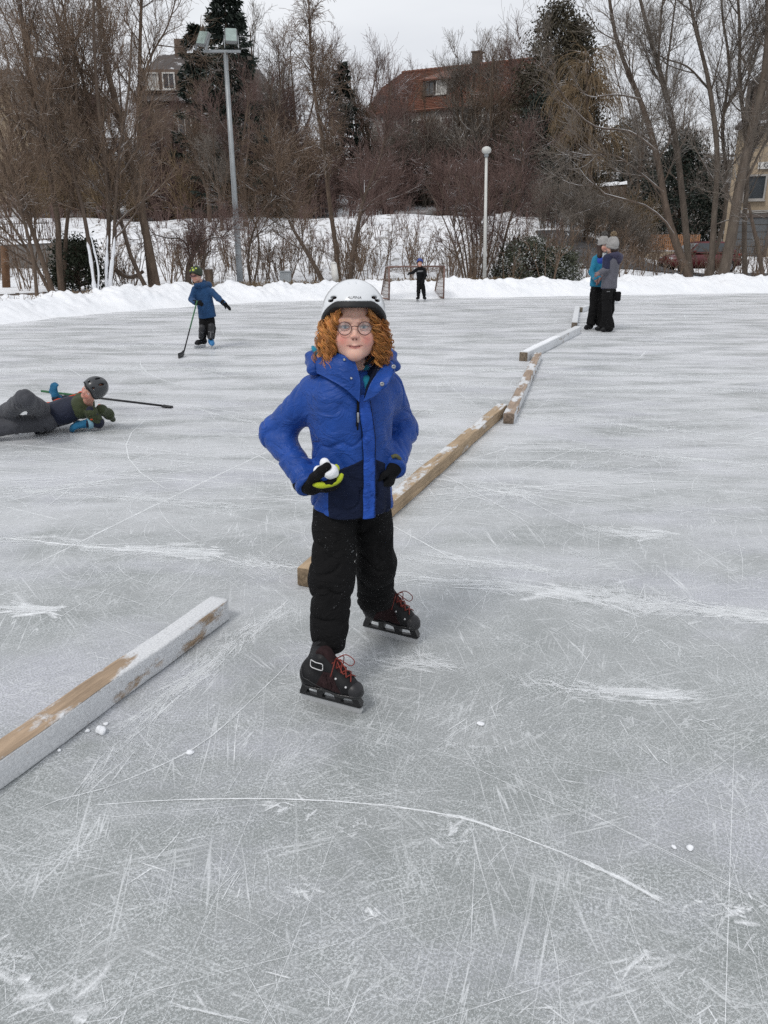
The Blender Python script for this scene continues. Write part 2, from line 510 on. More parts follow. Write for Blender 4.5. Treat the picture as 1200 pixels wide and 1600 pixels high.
# ================================================================ THE SETTING
# ---- materials of the ground
def make_ice():
    m, t, b = new_mat('ice'); g = NT(t)
    v = g.coord()
    big = g.noise(v, 0.55, 4, 0.55, 0.6)
    mid = g.noise(v, 2.6, 5, 0.6, 0.5)
    c = g.ramp(big, [(0.32, (0.222, 0.238, 0.233)), (0.5, (0.257, 0.271, 0.265)), (0.68, (0.300, 0.308, 0.318))])
    c = g.mix(0.5, c, g.ramp(mid, [(0.3, (0.210, 0.228, 0.222)), (0.7, (0.360, 0.370, 0.372))]))
    # rubbed grain
    f1 = g.noise(v, 130, 4, 0.75)
    f2 = g.noise(v, 300, 2, 0.7)
    grain = g.math('MULTIPLY', g.ramp(f1, [(0.50, 0.0), (0.56, 1.0)]), g.ramp(g.noise(v, 5, 5, 0.65), [(0.35, 0.25), (0.62, 1.0)]))
    c = g.mix(g.math('MULTIPLY', grain, 0.62), c, (0.66, 0.69, 0.70))
    c = g.mix(g.math('MULTIPLY', g.ramp(f2, [(0.60, 0.0), (0.66, 1.0)]), 0.75), c, (0.82, 0.84, 0.84))
    c = g.mix(g.math('MULTIPLY', g.ramp(g.noise(v, 150, 2, 0.6), [(0.32, 1.0), (0.46, 0.0)]), 0.45), c, (0.19, 0.22, 0.215))
    fr = g.math('MULTIPLY', g.ramp(g.noise(g.mapping(v, (0.8, 1.3, 1), (0, 0, 0), (9, 4, 0)), 0.9, 5, 0.6), [(0.50, 0.0), (0.66, 1.0)]), g.ramp(f1, [(0.38, 0.2), (0.60, 1.0)]))
    c = g.mix(g.math('MULTIPLY', fr, 0.6), c, (0.60, 0.60, 0.68))      # hoar-frosted, faintly violet patches
    # hair-fine blade lines: thin level lines of drawn-out noise, in several directions
    lines = None
    for i, (ang, sx, sy, w, amt) in enumerate(((18, 26, 1.3, 0.010, 0.8), (-38, 22, 1.0, 0.009, 0.7), (72, 24, 1.5, 0.010, 0.7),
                                               (-8, 16, 0.6, 0.008, 0.9), (50, 40, 3.0, 0.014, 0.6), (112, 34, 2.2, 0.012, 0.6))):
        mv = g.mapping(g.mapping(v, (1, 1, 1), (0, 0, R(ang))), (sx, sy, 1), (0, 0, 0), (i * 3.1, i * 1.7, 0))
        n = g.noise(mv, 1.0, 2, 0.5, 0.3)
        d = g.math('ABSOLUTE', g.math('SUBTRACT', n, 0.5))
        l = g.ramp(d, [(0.0, 1.0), (w, 0.0)])
        k = g.ramp(g.noise(g.mapping(v, (1, 1, 1), (0, 0, 0), (i * 7.0, 3.3, 0)), 1.7, 3), [(0.42, 0.0), (0.62, amt)])
        l = g.math('MULTIPLY', l, k)
        lines = l if lines is None else g.math('MAXIMUM', lines, l)
    c = g.mix(g.math('MULTIPLY', lines, 0.75), c, (0.80, 0.82, 0.83))
    # shaved snow left in drifts
    pw = g.math('MULTIPLY', g.ramp(g.noise(g.mapping(v, (0.45, 1.5, 1)), 0.8, 6, 0.62, 0.8), [(0.56, 0.0), (0.74, 1.0)]),
                g.ramp(f1, [(0.35, 0.15), (0.6, 1.0)]))
    c = g.mix(g.math('MULTIPLY', pw, 0.55), c, (0.80, 0.82, 0.84))
    # whiter towards the far end: skated powder, plus grazing sky reflection put into the colour
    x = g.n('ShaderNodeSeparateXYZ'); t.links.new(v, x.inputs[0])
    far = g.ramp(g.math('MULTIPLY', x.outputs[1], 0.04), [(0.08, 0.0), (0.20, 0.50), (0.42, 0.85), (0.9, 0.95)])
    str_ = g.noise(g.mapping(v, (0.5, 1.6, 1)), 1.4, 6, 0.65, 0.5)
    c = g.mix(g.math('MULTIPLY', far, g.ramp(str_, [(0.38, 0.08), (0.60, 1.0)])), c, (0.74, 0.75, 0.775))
    t.links.new(c, b.inputs['Base Color'])
    t.links.new(g.ramp(grain, [(0.0, 0.34), (1.0, 0.62)]), b.inputs['Roughness'])
    b.inputs['IOR'].default_value = 1.31
    b.inputs['Specular IOR Level'].default_value = 0.42
    h = g.math('ADD', g.math('MULTIPLY', f1, 0.6), g.math('MULTIPLY', lines, -0.5))
    t.links.new(g.bump(h, 0.25, 0.003), b.inputs['Normal'])
    return m

def make_snow(name='snow', litter=False):
    m, t, b = new_mat(name); g = NT(t)
    v = g.coord()
    n = g.noise(v, 1.1, 6, 0.6)
    c = g.ramp(n, [(0.3, (0.80, 0.82, 0.85)), (0.7, (0.89, 0.90, 0.92))])
    if litter:
        # leaf litter under the wood on the hillside, with snow lying in patches; tufts on the open slope
        x = g.n('ShaderNodeSeparateXYZ'); t.links.new(v, x.inputs[0])
        up = g.ramp(g.math('MULTIPLY', g.math('ADD', x.outputs[1], g.math('MULTIPLY', g.noise(v, 0.16, 3), 7.0)), 0.01), [(0.505, 0.0), (0.535, 1.0)])
        patch = g.ramp(g.noise(v, 0.22, 5, 0.6), [(0.45, 1.0), (0.60, 0.12)])
        lit = g.ramp(g.noise(v, 2.0, 5), [(0.3, (0.030, 0.023, 0.018)), (0.7, (0.075, 0.056, 0.042))])
        c = g.mix(g.math('MULTIPLY', up, patch), c, lit)
        near = g.ramp(g.math('MULTIPLY', x.outputs[1], 0.01), [(0.27, 0.0), (0.29, 1.0)])
        tuft = g.ramp(g.noise(g.mapping(v, (1, 0.5, 1)), 3.2, 6, 0.7), [(0.53, 0.0), (0.64, 0.85)])
        c = g.mix(g.math('MULTIPLY', near, tuft), c, (0.13, 0.105, 0.075))
    t.links.new(c, b.inputs['Base Color'])
    b.inputs['Roughness'].default_value = 0.85
    b.inputs['Specular IOR Level'].default_value = 0.15
    n2 = g.noise(v, 7, 6, 0.65)
    t.links.new(g.bump(n2, 0.5, 0.04), b.inputs['Normal'])
    return m

M_ICE, M_SNOW, M_GROUND = make_ice(), make_snow(), make_snow('snowy_ground', True)

# ---- the rink
EX = np.array([-60, -10.2, -9.9, -9.2, -8.6, -7.8, -6.2, -3.5, 0, 12.7, 30, 90])
EY = np.array([-15, -15, 4, 9.5, 12.5, 16.1, 19.2, 22, 23.2, 26.3, 29, 36])
def edge_y(x): return np.interp(x, EX, EY)

def sstep(a, b, x):
    t = np.clip((x - a) / (b - a), 0, 1); return t * t * (3 - 2 * t)

_hn = [Noise(0.035, 5), Noise(0.09, 6), Noise(0.25, 7)]
def ground_z(x, y):
    x, y = np.asarray(x, float), np.asarray(y, float)
    s = y - edge_y(x)
    z = -0.05 + 0.17 * sstep(0.9, 2.6, s)
    left = 1 - sstep(9, 15, x)
    z = z + left * (2.75 * sstep(30.0, 47.0, y) + 5.6 * sstep(48, 78, y) + 3.0 * sstep(78, 120, y))
    z = z + (1 - left) * (0.75 * sstep(41.5, 45.5, y) + 6.0 * sstep(55, 100, y))
    z = z + 26 * sstep(130, 330, y)
    P = np.stack([x, y, x * 0], -1).reshape(-1, 3)
    n = _hn[0](P).reshape(x.shape) * 0.9 * sstep(45, 70, y) + _hn[1](P).reshape(x.shape) * 0.25 * sstep(33, 45, y) + _hn[2](P).reshape(x.shape) * 0.10 * sstep(29, 36, y)
    return z + n

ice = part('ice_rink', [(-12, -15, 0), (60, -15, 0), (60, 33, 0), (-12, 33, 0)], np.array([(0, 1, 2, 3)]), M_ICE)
tag(ice, kind='structure')

gx = np.r_[np.linspace(-240, -45, 28), np.linspace(-43, 43, 130), np.linspace(45, 240, 28)]
gy = np.r_[np.linspace(-60, 6, 18), np.linspace(7, 60, 120), np.linspace(61, 130, 60), np.linspace(135, 420, 40)]
X, Y = np.meshgrid(gx, gy, indexing='ij')
Z = ground_z(X, Y)
def grid_faces(n, m):
    i, j = np.meshgrid(np.arange(n - 1), np.arange(m - 1), indexing='ij')
    return np.stack([i * m + j, (i + 1) * m + j, (i + 1) * m + j + 1, i * m + j + 1], -1).reshape(-1, 4)
tag(part('ground', np.stack([X, Y, Z], -1), grid_faces(len(gx), len(gy)), M_GROUND), kind='structure')

# ---- the ploughed bank of snow round the rink
path = smooth_path(np.c_[EX[1:-1], EY[1:-1], EX[1:-1] * 0], 1300)
tn = nrm(np.gradient(path, axis=0)); no = np.c_[-tn[:, 1], tn[:, 0], tn[:, 0] * 0]
us = np.linspace(-0.35, 3.0, 46)
prof = np.interp(us, [-0.35, -0.1, 0.25, 0.7, 1.1, 1.6, 2.3, 3.0], [-0.03, 0.02, 0.16, 0.34, 0.42, 0.38, 0.22, 0.02])
_b1, _b2, _b3 = Noise(0.9, 21), Noise(2.6, 22), Noise(0.22, 23)
B = path[:, None, :] + no[:, None, :] * us[None, :, None]
fl = B.reshape(-1, 3)
amp = np.repeat((prof + 0.03)[None, :] / 0.45, len(path), 0)
hgt = (0.80 + 0.16 * sstep(-6, 9, path[:, 0]))[:, None] * prof[None, :]
_b4, _b5 = Noise(5.5, 24), Noise(11, 25)
wob = _b1(fl).reshape(amp.shape) * 0.09 + np.abs(_b2(fl).reshape(amp.shape)) * 0.10 + np.abs(_b4(fl).reshape(amp.shape)) * 0.055 + _b5(fl).reshape(amp.shape) * 0.016 + _b3(fl).reshape(amp.shape) * 0.07
B[:, :, 2] = hgt + amp * wob
B[:, :, :2] += (no[:, None, :2] * (_b1(fl + 7.7).reshape(amp.shape) * 0.12)[:, :, None])
tag(part('snow_bank', B, grid_faces(1300, 46)[:, ::-1], M_SNOW), kind='structure')

# ---- blade marks and shaved snow on the ice: thin strips lying on it
def make_marks():
    m, t, b = new_mat('shaved_ice'); g = NT(t)
    v = g.coord()
    b.inputs['Base Color'].default_value = (0.86, 0.88, 0.89, 1)
    b.inputs['Roughness'].default_value = 0.9
    b.inputs['Specular IOR Level'].default_value = 0.1
    a = g.n('ShaderNodeVertexColor', layer_name='Col')
    x = g.n('ShaderNodeSeparateColor'); t.links.new(a.outputs[0], x.inputs[0])
    n1 = g.math('MULTIPLY', g.math('SUBTRACT', g.noise(v, 150, 3, 0.7), 0.5), 2.6)
    n2 = g.math('MULTIPLY', g.math('SUBTRACT', g.noise(v, 14, 5, 0.7), 0.5), 2.6)
    al = g.math('ADD', g.math('MULTIPLY', x.outputs[0], 1.55), -0.34)
    al = g.math('ADD', al, g.math('MULTIPLY', g.math('ADD', n1, n2), 0.5), clamp=True)
    al = g.math('MULTIPLY', al, g.math('MULTIPLY', x.outputs[0], 3.0, clamp=True), clamp=True)
    tr = g.n('ShaderNodeBsdfTransparent'); mx = g.n('ShaderNodeMixShader')
    t.links.new(al, mx.inputs[0]); t.links.new(tr.outputs[0], mx.inputs[1]); t.links.new(b.outputs[0], mx.inputs[2])
    out = [n for n in t.nodes if n.type == 'OUTPUT_MATERIAL'][0]
    t.links.new(mx.outputs[0], out.inputs[0])
    return m

class Strips:
    def __init__(s): s.V, s.F, s.C, s.n = [], [], [], 0
    def add(s, pts, width, alpha, taper=True, z=None):
        pts = np.asarray(pts, float); K = len(pts)
        T = nrm(np.gradient(pts[:, :2], axis=0)); N = np.c_[-T[:, 1], T[:, 0]]
        w = np.full(K, width) if np.isscalar(width) else width
        if taper: w = w * np.sqrt(np.clip(np.sin(np.linspace(0.04, math.pi - 0.04, K)), 0, 1))
        z = rs.uniform(0.0008, 0.0028) if z is None else z
        prof = ((-1, 0.0), (0, 1.0), (1, 0.0)) if np.max(w) < 0.012 else ((-1, 0.0), (-0.55, 0.45), (0, 1.0), (0.55, 0.45), (1, 0.0))
        m = len(prof)
        V = np.zeros((K, m, 3)); V[:, :, 2] = z; C = np.zeros((K, m))
        fade = np.clip(np.sin(np.linspace(0, math.pi, K)) * 3, 0, 1) ** 0.5
        for j, (o, q) in enumerate(prof):
            V[:, j, :2] = pts[:, :2] + N * (w * o / 2)[:, None]; C[:, j] = alpha * q * fade
        s.V.append(V.reshape(-1, 3)); s.C.append(C.reshape(-1)); s.F.append(grid_faces(K, m) + s.n); s.n += K * m
rs = random.Random(11)
rg = np.random.default_rng(11)
ST = Strips()
def stroke(x, y, ang, L, w, a, curv=0.0, K=7):
    s = np.linspace(-L / 2, L / 2, K); th = ang + curv * s
    st = np.diff(s, prepend=s[0])
    px_, py_ = np.cumsum(np.cos(th) * st), np.cumsum(np.sin(th) * st)
    ST.add(np.c_[x + px_ - px_[K // 2], y + py_ - py_[K // 2]], w, a)
# fine lines near the camera, longer ones further out
for i in range(5200):
    y = 1.0 + 6.0 * rs.random() ** 1.5; x = rs.uniform(-0.62, 0.62) * (y + 0.5)
    L = 0.04 + 0.5 * rs.random() ** 2.6; 
    a0 = rs.choice([0.3, -0.45, 0.75, 2.5, rs.uniform(0, 3.14), rs.uniform(0, 3.14)])
    stroke(x, y, a0 + rs.gauss(0, 0.3), L, rs.uniform(0.0010, 0.0030) * (0.7 + 0.22 * y), rs.uniform(0.30, 0.72), rs.gauss(0, 0.7))
for i in range(260):
    y = 1.0 + 8.0 * rs.random() ** 1.3; x = rs.uniform(-0.62, 0.62) * (y + 0.5)
    stroke(x, y, rs.uniform(0, 3.14), rs.uniform(0.4, 2.2), rs.uniform(0.002, 0.004) * (0.8 + 0.2 * y), rs.uniform(0.45, 0.85), rs.gauss(0, 0.35), 12)
for i in range(2300):
    y = 4.5 + 18 * rs.random() ** 1.2; x = rs.uniform(-0.60, 0.60) * (y + 1)
    a0 = rs.gauss(0.05, 0.35) if rs.random() < 0.75 else rs.uniform(0, 3.14)
    stroke(x, y, a0, rs.uniform(0.3, 3.6), rs.uniform(0.008, 0.04) * (0.5 + y / 16), rs.uniform(0.30, 0.80), rs.gauss(0, 0.12), 9)
for i in range(2600):
    y = 3.2 + 8 * rs.random() ** 1.2; x = rs.uniform(-0.60, 0.60) * (y + 0.6)
    stroke(x, y, rs.uniform(0, 3.14), rs.uniform(0.12, 0.9), rs.uniform(0.0022, 0.0055) * (0.5 + y / 7), rs.uniform(0.45, 0.9), rs.gauss(0, 1.4), 9)
# small stop marks and scuffs
for i in range(150):
    y = 1.05 + 7 * rs.random() ** 1.4; x = rs.uniform(-0.6, 0.6) * (y + 0.5); a0 = rs.uniform(0, 3.14)
    for k in range(rs.randint(3, 9)):
        stroke(x + rs.gauss(0, 0.03), y + rs.gauss(0, 0.03), a0 + rs.gauss(0, 0.5), rs.uniform(0.04, 0.16), rs.uniform(0.003, 0.010), rs.uniform(0.4, 0.8), 0, 5)
def line_px(pts, w, a, n=30, k=1, jit=0.0):
    """a mark of the photograph laid on the ice: its course, width, strength"""
    P = smooth_path([gnd(*p) for p in pts], n)
    for i in range(k):
        o = np.c_[rg.normal(0, jit, n), rg.normal(0, jit, n)]
        o = np.stack([np.convolve(np.pad(o[:, c], 3, mode='edge'), np.ones(7) / 7, 'valid') for c in range(2)], 1) * 2
        ST.add(P[:, :2] + o, w * rg.uniform(0.6, 1.3, n), a * rs.uniform(0.75, 1.1))
def band_px(pts, w, a, n=40, k=1, jit=0.0):
    """a drift of shavings: many short overlapping scrapes along a course"""
    P = smooth_path([gnd(*p) for p in pts], 60); L = np.linalg.norm(np.diff(P, axis=0), axis=1).sum(); dist = P[:, 1].mean()
    m = int(22 + 50 * L / (0.5 + 0.16 * dist) * (0.6 + 0.2 * k)); cl = Noise(0.9 / (0.3 + 0.1 * dist), int(L * 97) % 50)
    T = nrm(np.gradient(P[:, :2], axis=0))
    for i in range(m):
        j = rs.randrange(60); p = P[j]; th = math.atan2(T[j][1], T[j][0])
        d = float(cl(p[None])[0]) * 0.35
        s = rs.gauss(0, 0.42 * w)
        x, y = p[0] - T[j][1] * s, p[1] + T[j][0] * s
        stroke(x, y, th + rs.gauss(0, 0.22), rs.uniform(0.05, 0.32) * (0.6 + 0.12 * dist), w * rs.uniform(0.08, 0.42), max(0.1, min(0.8, a * rs.uniform(0.6, 1.05) + d)), rs.gauss(0, 0.5), 8)
        if i % 3 == 0: stroke(x, y, th + rs.gauss(0, 0.3), rs.uniform(0.10, 0.4) * (0.6 + 0.12 * dist), w * rs.uniform(0.7, 1.5), max(0.1, a * rs.uniform(0.45, 0.75) + d), rs.gauss(0, 0.4), 8)
# the long arc in the foreground and its companions
line_px([(100, 1262), (260, 1252), (470, 1250), (650, 1266), (780, 1296), (920, 1352), (1050, 1416)], 0.009, 0.95, 60, 2, 0.002)
line_px([(680, 1272), (720, 1278), (790, 1300)], 0.020, 0.9, 16, 2, 0.004)
line_px([(900, 1340), (980, 1380), (1040, 1410)], 0.022, 0.85, 16, 3, 0.006)
line_px([(0, 1300), (80, 1255), (180, 1225), (330, 1150), (480, 1010)], 0.007, 0.8, 40, 2, 0.004)
band_px([(150, 1215), (260, 1090), (350, 1020), (440, 950)], 0.05, 0.60, 40, 4, 0.02)
band_px([(190, 1200), (300, 1060), (400, 975)], 0.08, 0.45, 40, 2, 0.03)
line_px([(365, 1205), (368, 1150), (375, 1105)], 0.006, 0.8, 12)
line_px([(118, 1310), (122, 1260), (126, 1230)], 0.006, 0.7, 12)
line_px([(735, 1500), (738, 1420), (743, 1320)], 0.004, 0.8, 14)
line_px([(840, 1480), (850, 1400), (858, 1370)], 0.004, 0.55, 14)
line_px([(770, 1240), (870, 1238), (960, 1243)], 0.004, 0.6, 14)
line_px([(300, 1545), (330, 1590)], 0.02, 0.5, 8)
line_px([(255, 1570), (320, 1582), (400, 1602)], 0.008, 0.85, 14, 2, 0.003)
line_px([(965, 1530), (1008, 1487)], 0.018, 0.8, 10, 2, 0.004)
line_px([(135, 1478), (178, 1440)], 0.006, 0.8, 10)
# drifts of shaved snow across the rink
for pts, w, a, k, j in (
    ([(-40, 838), (60, 846), (180, 858), (280, 862), (400, 885)], 0.075, 0.66, 4, 0.05),
    ([(240, 862), (330, 866)], 0.11, 0.70, 2, 0.03),
    ([(610, 870), (700, 880), (800, 886), (920, 900)], 0.055, 0.66, 3, 0.03),
    ([(600, 900), (760, 912), (900, 930), (1050, 948), (1230, 965)], 0.10, 0.70, 5, 0.05),
    ([(940, 925), (1000, 950), (1060, 940)], 0.16, 0.55, 3, 0.06),
    ([(820, 1060), (900, 1078), (1070, 1090)], 0.06, 0.62, 4, 0.03),
    ([(980, 1080), (1075, 1088)], 0.045, 0.85, 2, 0.01),
    ([(630, 1035), (705, 1042)], 0.05, 0.72, 2, 0.012),
    ([(380, 875), (470, 890)], 0.12, 0.55, 3, 0.05),
    ([(680, 870), (860, 890)], 0.04, 0.75, 2, 0.02),
    ([(740, 766), (830, 772)], 0.09, 0.7, 2, 0.03),
    ([(940, 830), (1040, 838)], 0.10, 0.6, 3, 0.06),
    ([(10, 950), (90, 955)], 0.06, 0.8, 2, 0.012),
    ([(0, 762), (150, 775), (380, 790)], 0.07, 0.5, 3, 0.05),
    ([(310, 640), (370, 655), (430, 668)], 0.03, 0.8, 2, 0.01),
    ([(640, 575), (900, 582), (1230, 590)], 0.12, 0.62, 3, 0.12),
    ([(650, 600), (900, 606), (1240, 612)], 0.12, 0.55, 3, 0.12),
    ([(640, 640), (820, 650), (1230, 690)], 0.08, 0.55, 3, 0.10),
    ([(0, 580), (200, 576), (440, 582)], 0.16, 0.55, 4, 0.15),
    ([(0, 545), (200, 540), (460, 548)], 0.2, 0.55, 4, 0.2),
    ([(860, 700), (1000, 712), (1220, 728)], 0.07, 0.5, 3, 0.06)):
    band_px(pts, w, a, 40, k, j)
    line_px(pts, w * 0.40, a * 1.25, 40, 2, j * 0.5)
# scraped patches of shavings
for px_, py_, r_, a in ((448, 1266, 0.055, 0.85), (90, 1558, 0.11, 0.8), (700, 1300, 0.06, 0.75), (590, 1430, 0.035, 0.85), (1165, 1422, 0.06, 0.8), (1110, 1420, 0.05, 0.7),
                        (555, 1290, 0.04, 0.7), (470, 1395, 0.05, 0.7), (1020, 1500, 0.05, 0.65), (1090, 1500, 0.05, 0.65), (15, 1490, 0.07, 0.6), (860, 1080, 0.09, 0.5), (1000, 935, 0.16, 0.6),
                        (230, 870, 0.2, 0.5), (720, 1170, 0.10, 0.45), (940, 870, 0.15, 0.5), (640, 1560, 0.05, 0.5), (990, 1380, 0.06, 0.6)):
    c = gnd(px_, py_)
    a0 = rs.uniform(-0.6, 0.6)
    for k in range(18):
        stroke(c[0] + rs.gauss(0, r_ * 0.6), c[1] + rs.gauss(0, r_ * 0.4), a0 + rs.gauss(0, 0.7), r_ * rs.uniform(0.3, 1.2), r_ * rs.uniform(0.12, 0.6), a * rs.uniform(0.5, 0.95), rs.gauss(0, 2), 10)
VV = np.concatenate(ST.V); CC = np.concatenate(ST.C)
mk = part('ice_scratches', VV, np.concatenate(ST.F), make_marks(), cols=np.repeat(CC[:, None], 3, 1))
tag(mk, kind='stuff')

# ---- timber beams
def wood(name, col, top, side, end, seed, grad=None):
    """weathered square timber; top/side: how much of the upper face and the flanks is under frost"""
    m, t, b = new_mat(name); g = NT(t)
    v = g.mapping(g.coord(), (1, 1, 1), (0, 0, 0), (seed * 3.7, seed, seed * 0.3))
    gr = g.noise(g.mapping(v, (1.5, 26, 26)), 2.2, 5, 0.65, 0.4)
    c = g.ramp(gr, [(0.25, tuple(x * 0.55 for x in col)), (0.55, col), (0.8, tuple(min(1, x * 1.35) for x in col))])
    blot = g.noise(v, 5, 5, 0.6)
    c = g.mix(g.ramp(blot, [(0.5, 0.0), (0.75, 0.6)]), c, tuple(x * 0.45 for x in col))
    gn = g.n('ShaderNodeTexCoord').outputs['Normal']
    s = g.n('ShaderNodeSeparateXYZ'); t.links.new(gn, s.inputs[0])
    isend = g.ramp(g.math('ABSOLUTE', s.outputs[0]), [(0.6, 0.0), (0.8, 1.0)])
    istop = g.ramp(s.outputs[2], [(0.5, 0.0), (0.75, 1.0)])
    c = g.mix(isend, c, g.ramp(g.noise(v, 40, 4), [(0.35, tuple(x * 0.30 for x in col)), (0.75, tuple(x * 0.75 for x in col))]))
    nz = g.math('ADD', g.math('MULTIPLY', g.noise(g.mapping(v, (0.8, 2.4, 2.4)), 3.4, 6, 0.6), 0.85), g.math('MULTIPLY', g.noise(v, 45, 3, 0.6), 0.15))
    nt_ = nz
    if grad:        # frost thicker towards one end
        sx = g.n('ShaderNodeSeparateXYZ'); t.links.new(g.coord(), sx.inputs[0])
        nt_ = g.math('ADD', nz, g.ramp(g.math('DIVIDE', sx.outputs[0], 3.2), grad))
        nt_ = g.math('SUBTRACT', nt_, 0.3)
    def amt(a, nz=nz): return g.ramp(nz, [(max(0.0, 0.68 - 0.42 * a), 0.0), (max(0.05, 0.75 - 0.42 * a), 1.0)])
    fr = g.mix(istop, amt(side), amt(top, nt_))
    fr = g.mix(isend, fr, amt(end))
    f2 = g.ramp(g.noise(v, 130, 3), [(0.3, (0.56, 0.58, 0.60)), (0.7, (0.80, 0.82, 0.84))])
    c = g.mix(g.math('MULTIPLY', fr, 0.92), c, f2)
    t.links.new(c, b.inputs['Base Color'])
    b.inputs['Roughness'].default_value = 0.85; b.inputs['Specular IOR Level'].default_value = 0.2
    h = g.math('ADD', g.math('MULTIPLY', gr, 0.5), g.math('MULTIPLY', fr, 0.8))
    t.links.new(g.bump(h, 0.7, 0.008), b.inputs['Normal'])
    return m

def beam(p0, p1, w, h, mat, label, seed, snow=None):
    """p0, p1: the ends of the centre line on the ice"""
    p0, p1 = np.asarray(p0, float), np.asarray(p1, float)
    L = np.linalg.norm(p1 - p0); ang = math.atan2(p1[1] - p0[1], p1[0] - p0[0])
    K = max(10, int(L * 12)); xs = np.r_[0.0, 0.006, np.linspace(0.03, L - 0.03, K), L - 0.006, L]; K = len(xs)
    r = 0.010
    cs = []
    for cx, cz, a0 in ((w / 2 - r, h - r, 0), (-w / 2 + r, h - r, 90), (-w / 2 + r, r, 180), (w / 2 - r, r, 270)):
        for a in (0, 30, 60, 90): cs.append((cx + r * math.cos(R(a0 + a)), cz + r * math.sin(R(a0 + a))))
    cs = np.array(cs); S = len(cs)
    V = np.zeros((K, S, 3)); V[:, :, 0] = xs[:, None]; V[:, :, 1] = cs[None, :, 0]; V[:, :, 2] = cs[None, :, 1]
    ins = np.ones(K); ins[0] = ins[-1] = 0.90
    V[:, :, 1] *= ins[:, None]; V[:, :, 2] = (V[:, :, 2] - h / 2) * ins[:, None] + h / 2
    n1, n2 = Noise(1.6, seed), Noise(9, seed + 1)
    q = V.reshape(-1, 3)
    V[:, :, 1] += (n1(q * (1, .2, .2)).reshape(K, S) * 0.004 + n2(q).reshape(K, S) * 0.0018)
    dz = (n1(q * (1, .2, .2) + 5).reshape(K, S) * 0.003 + n2(q + 3).reshape(K, S) * 0.0018); dz[V[:, :, 2] < h * 0.4] = 0
    V[:, :, 2] += dz
    F = []
    for i in range(K - 1):
        for j in range(S): F.append((i * S + j, i * S + (j + 1) % S, (i + 1) * S + (j + 1) % S, (i + 1) * S + j))
    F += [tuple(range(S))[::-1], tuple((K - 1) * S + j for j in range(S))]
    F = [f[::-1] for f in F]
    o = bpy.data.objects.new('timber_beam', mesh_data('timber_beam', V.reshape(-1, 3), F, mat, True))
    scene.collection.objects.link(o)
    o.location = tuple(p0); o.rotation_euler = (0, 0, ang)
    tag(o, label, 'beam', 'timber beams laid across the ice')
    # snow lying along the top: lumps with their own depth
    if snow:
        rr = random.Random(seed); mb = MB()
        for (x0, x1, y0, y1, th) in snow:
            nx, ny = max(6, int((x1 - x0) * 40)), 7
            gxx, gyy = np.meshgrid(np.linspace(x0, x1, nx), np.linspace(y0, y1, ny), indexing='ij')
            e = np.minimum(np.sin(np.linspace(0, math.pi, nx))[:, None] * 2.2, 1) * np.minimum(np.sin(np.linspace(0, math.pi, ny))[None] * 2.0, 1)
            qq = np.stack([gxx, gyy, gxx * 0], -1)
            zz = h - 0.004 + e * th * (1 + 0.8 * Noise(16, seed + 3)(qq.reshape(-1, 3)).reshape(nx, ny))
            gyy = gyy + 0.006 * Noise(10, seed + 4)(qq.reshape(-1, 3)).reshape(nx, ny)
            mb.add(np.stack([gxx, gyy, zz], -1), grid_faces(nx, ny))
        Vs, Fs = mb.get()
        c = bpy.data.objects.new('snow_cover', mesh_data('snow_cover', Vs, Fs, M_SNOW, True))
        scene.collection.objects.link(c); c.parent = o
    return o

def off(p, d, s):
    """p shifted s metres to the right of direction d"""
    d = nrm(d[:2]); return np.array((p[0] + d[1] * s, p[1] - d[0] * s, 0))
a, c = gnd(0, 1237), gnd(361, 968); d = c - a; a = c - d / np.linalg.norm(d) * 3.0
beam(off(a, d, -0.046), off(c, d, -0.046), 0.092, 0.10, wood('frosted_beam', (0.42, 0.31, 0.215), 0.44, 0.60, 0.36, 1, [(0.50, 0.26), (0.70, 0.27), (0.80, 0.38), (0.86, 0.60)]),
     'thick frosted beam lying alone in the left foreground', 31)
a, c = gnd(492, 920), gnd(792, 647); d = c - a
beam(off(a, d, -0.046), off(c, d, -0.046), 0.092, 0.098, wood('tan_beam', (0.43, 0.32, 0.21), 0.42, 0.20, 0.28, 2), 'tan beam with frosted top passing behind the boy in blue', 32)
a, c = gnd(803, 663), gnd(846, 562); d = c - a
beam(off(a, d, -0.05), off(c, d, -0.05), 0.10, 0.10, wood('brown_beam', (0.37, 0.285, 0.22), 0.45, 0.62, 0.05, 3), 'brownish beam with dark end, touching the far end of the tan beam', 33)
a, c = gnd(824, 565), gnd(908, 521); d = c - a
beam(off(a, d, -0.06), off(c, d, -0.06), 0.12, 0.13, wood('white_beam', (0.34, 0.27, 0.20), 0.98, 0.80, 0.02, 4), 'white frosted beam ending at the feet of the two women', 34, [(0.05, 2.2, -0.05, 0.05, 0.012)])
a, c = gnd(901, 514), gnd(905, 486); d = c - a
beam(off(a, d, -0.05), off(c, d, -0.05), 0.11, 0.12, wood('snowy_beam', (0.30, 0.25, 0.20), 1.2, 1.1, 0.3, 5), 'short snow covered beam pointing away, beside the black trousered legs', 35)
a, c = gnd(910, 488), gnd(965, 474); d = c - a
beam(off(a, d, -0.05), off(c, d, -0.05), 0.11, 0.12, wood('far_beam', (0.30, 0.26, 0.20), 1.1, 0.9, 0.0, 6), 'farthest beam with a grey end, passing behind the women', 36)

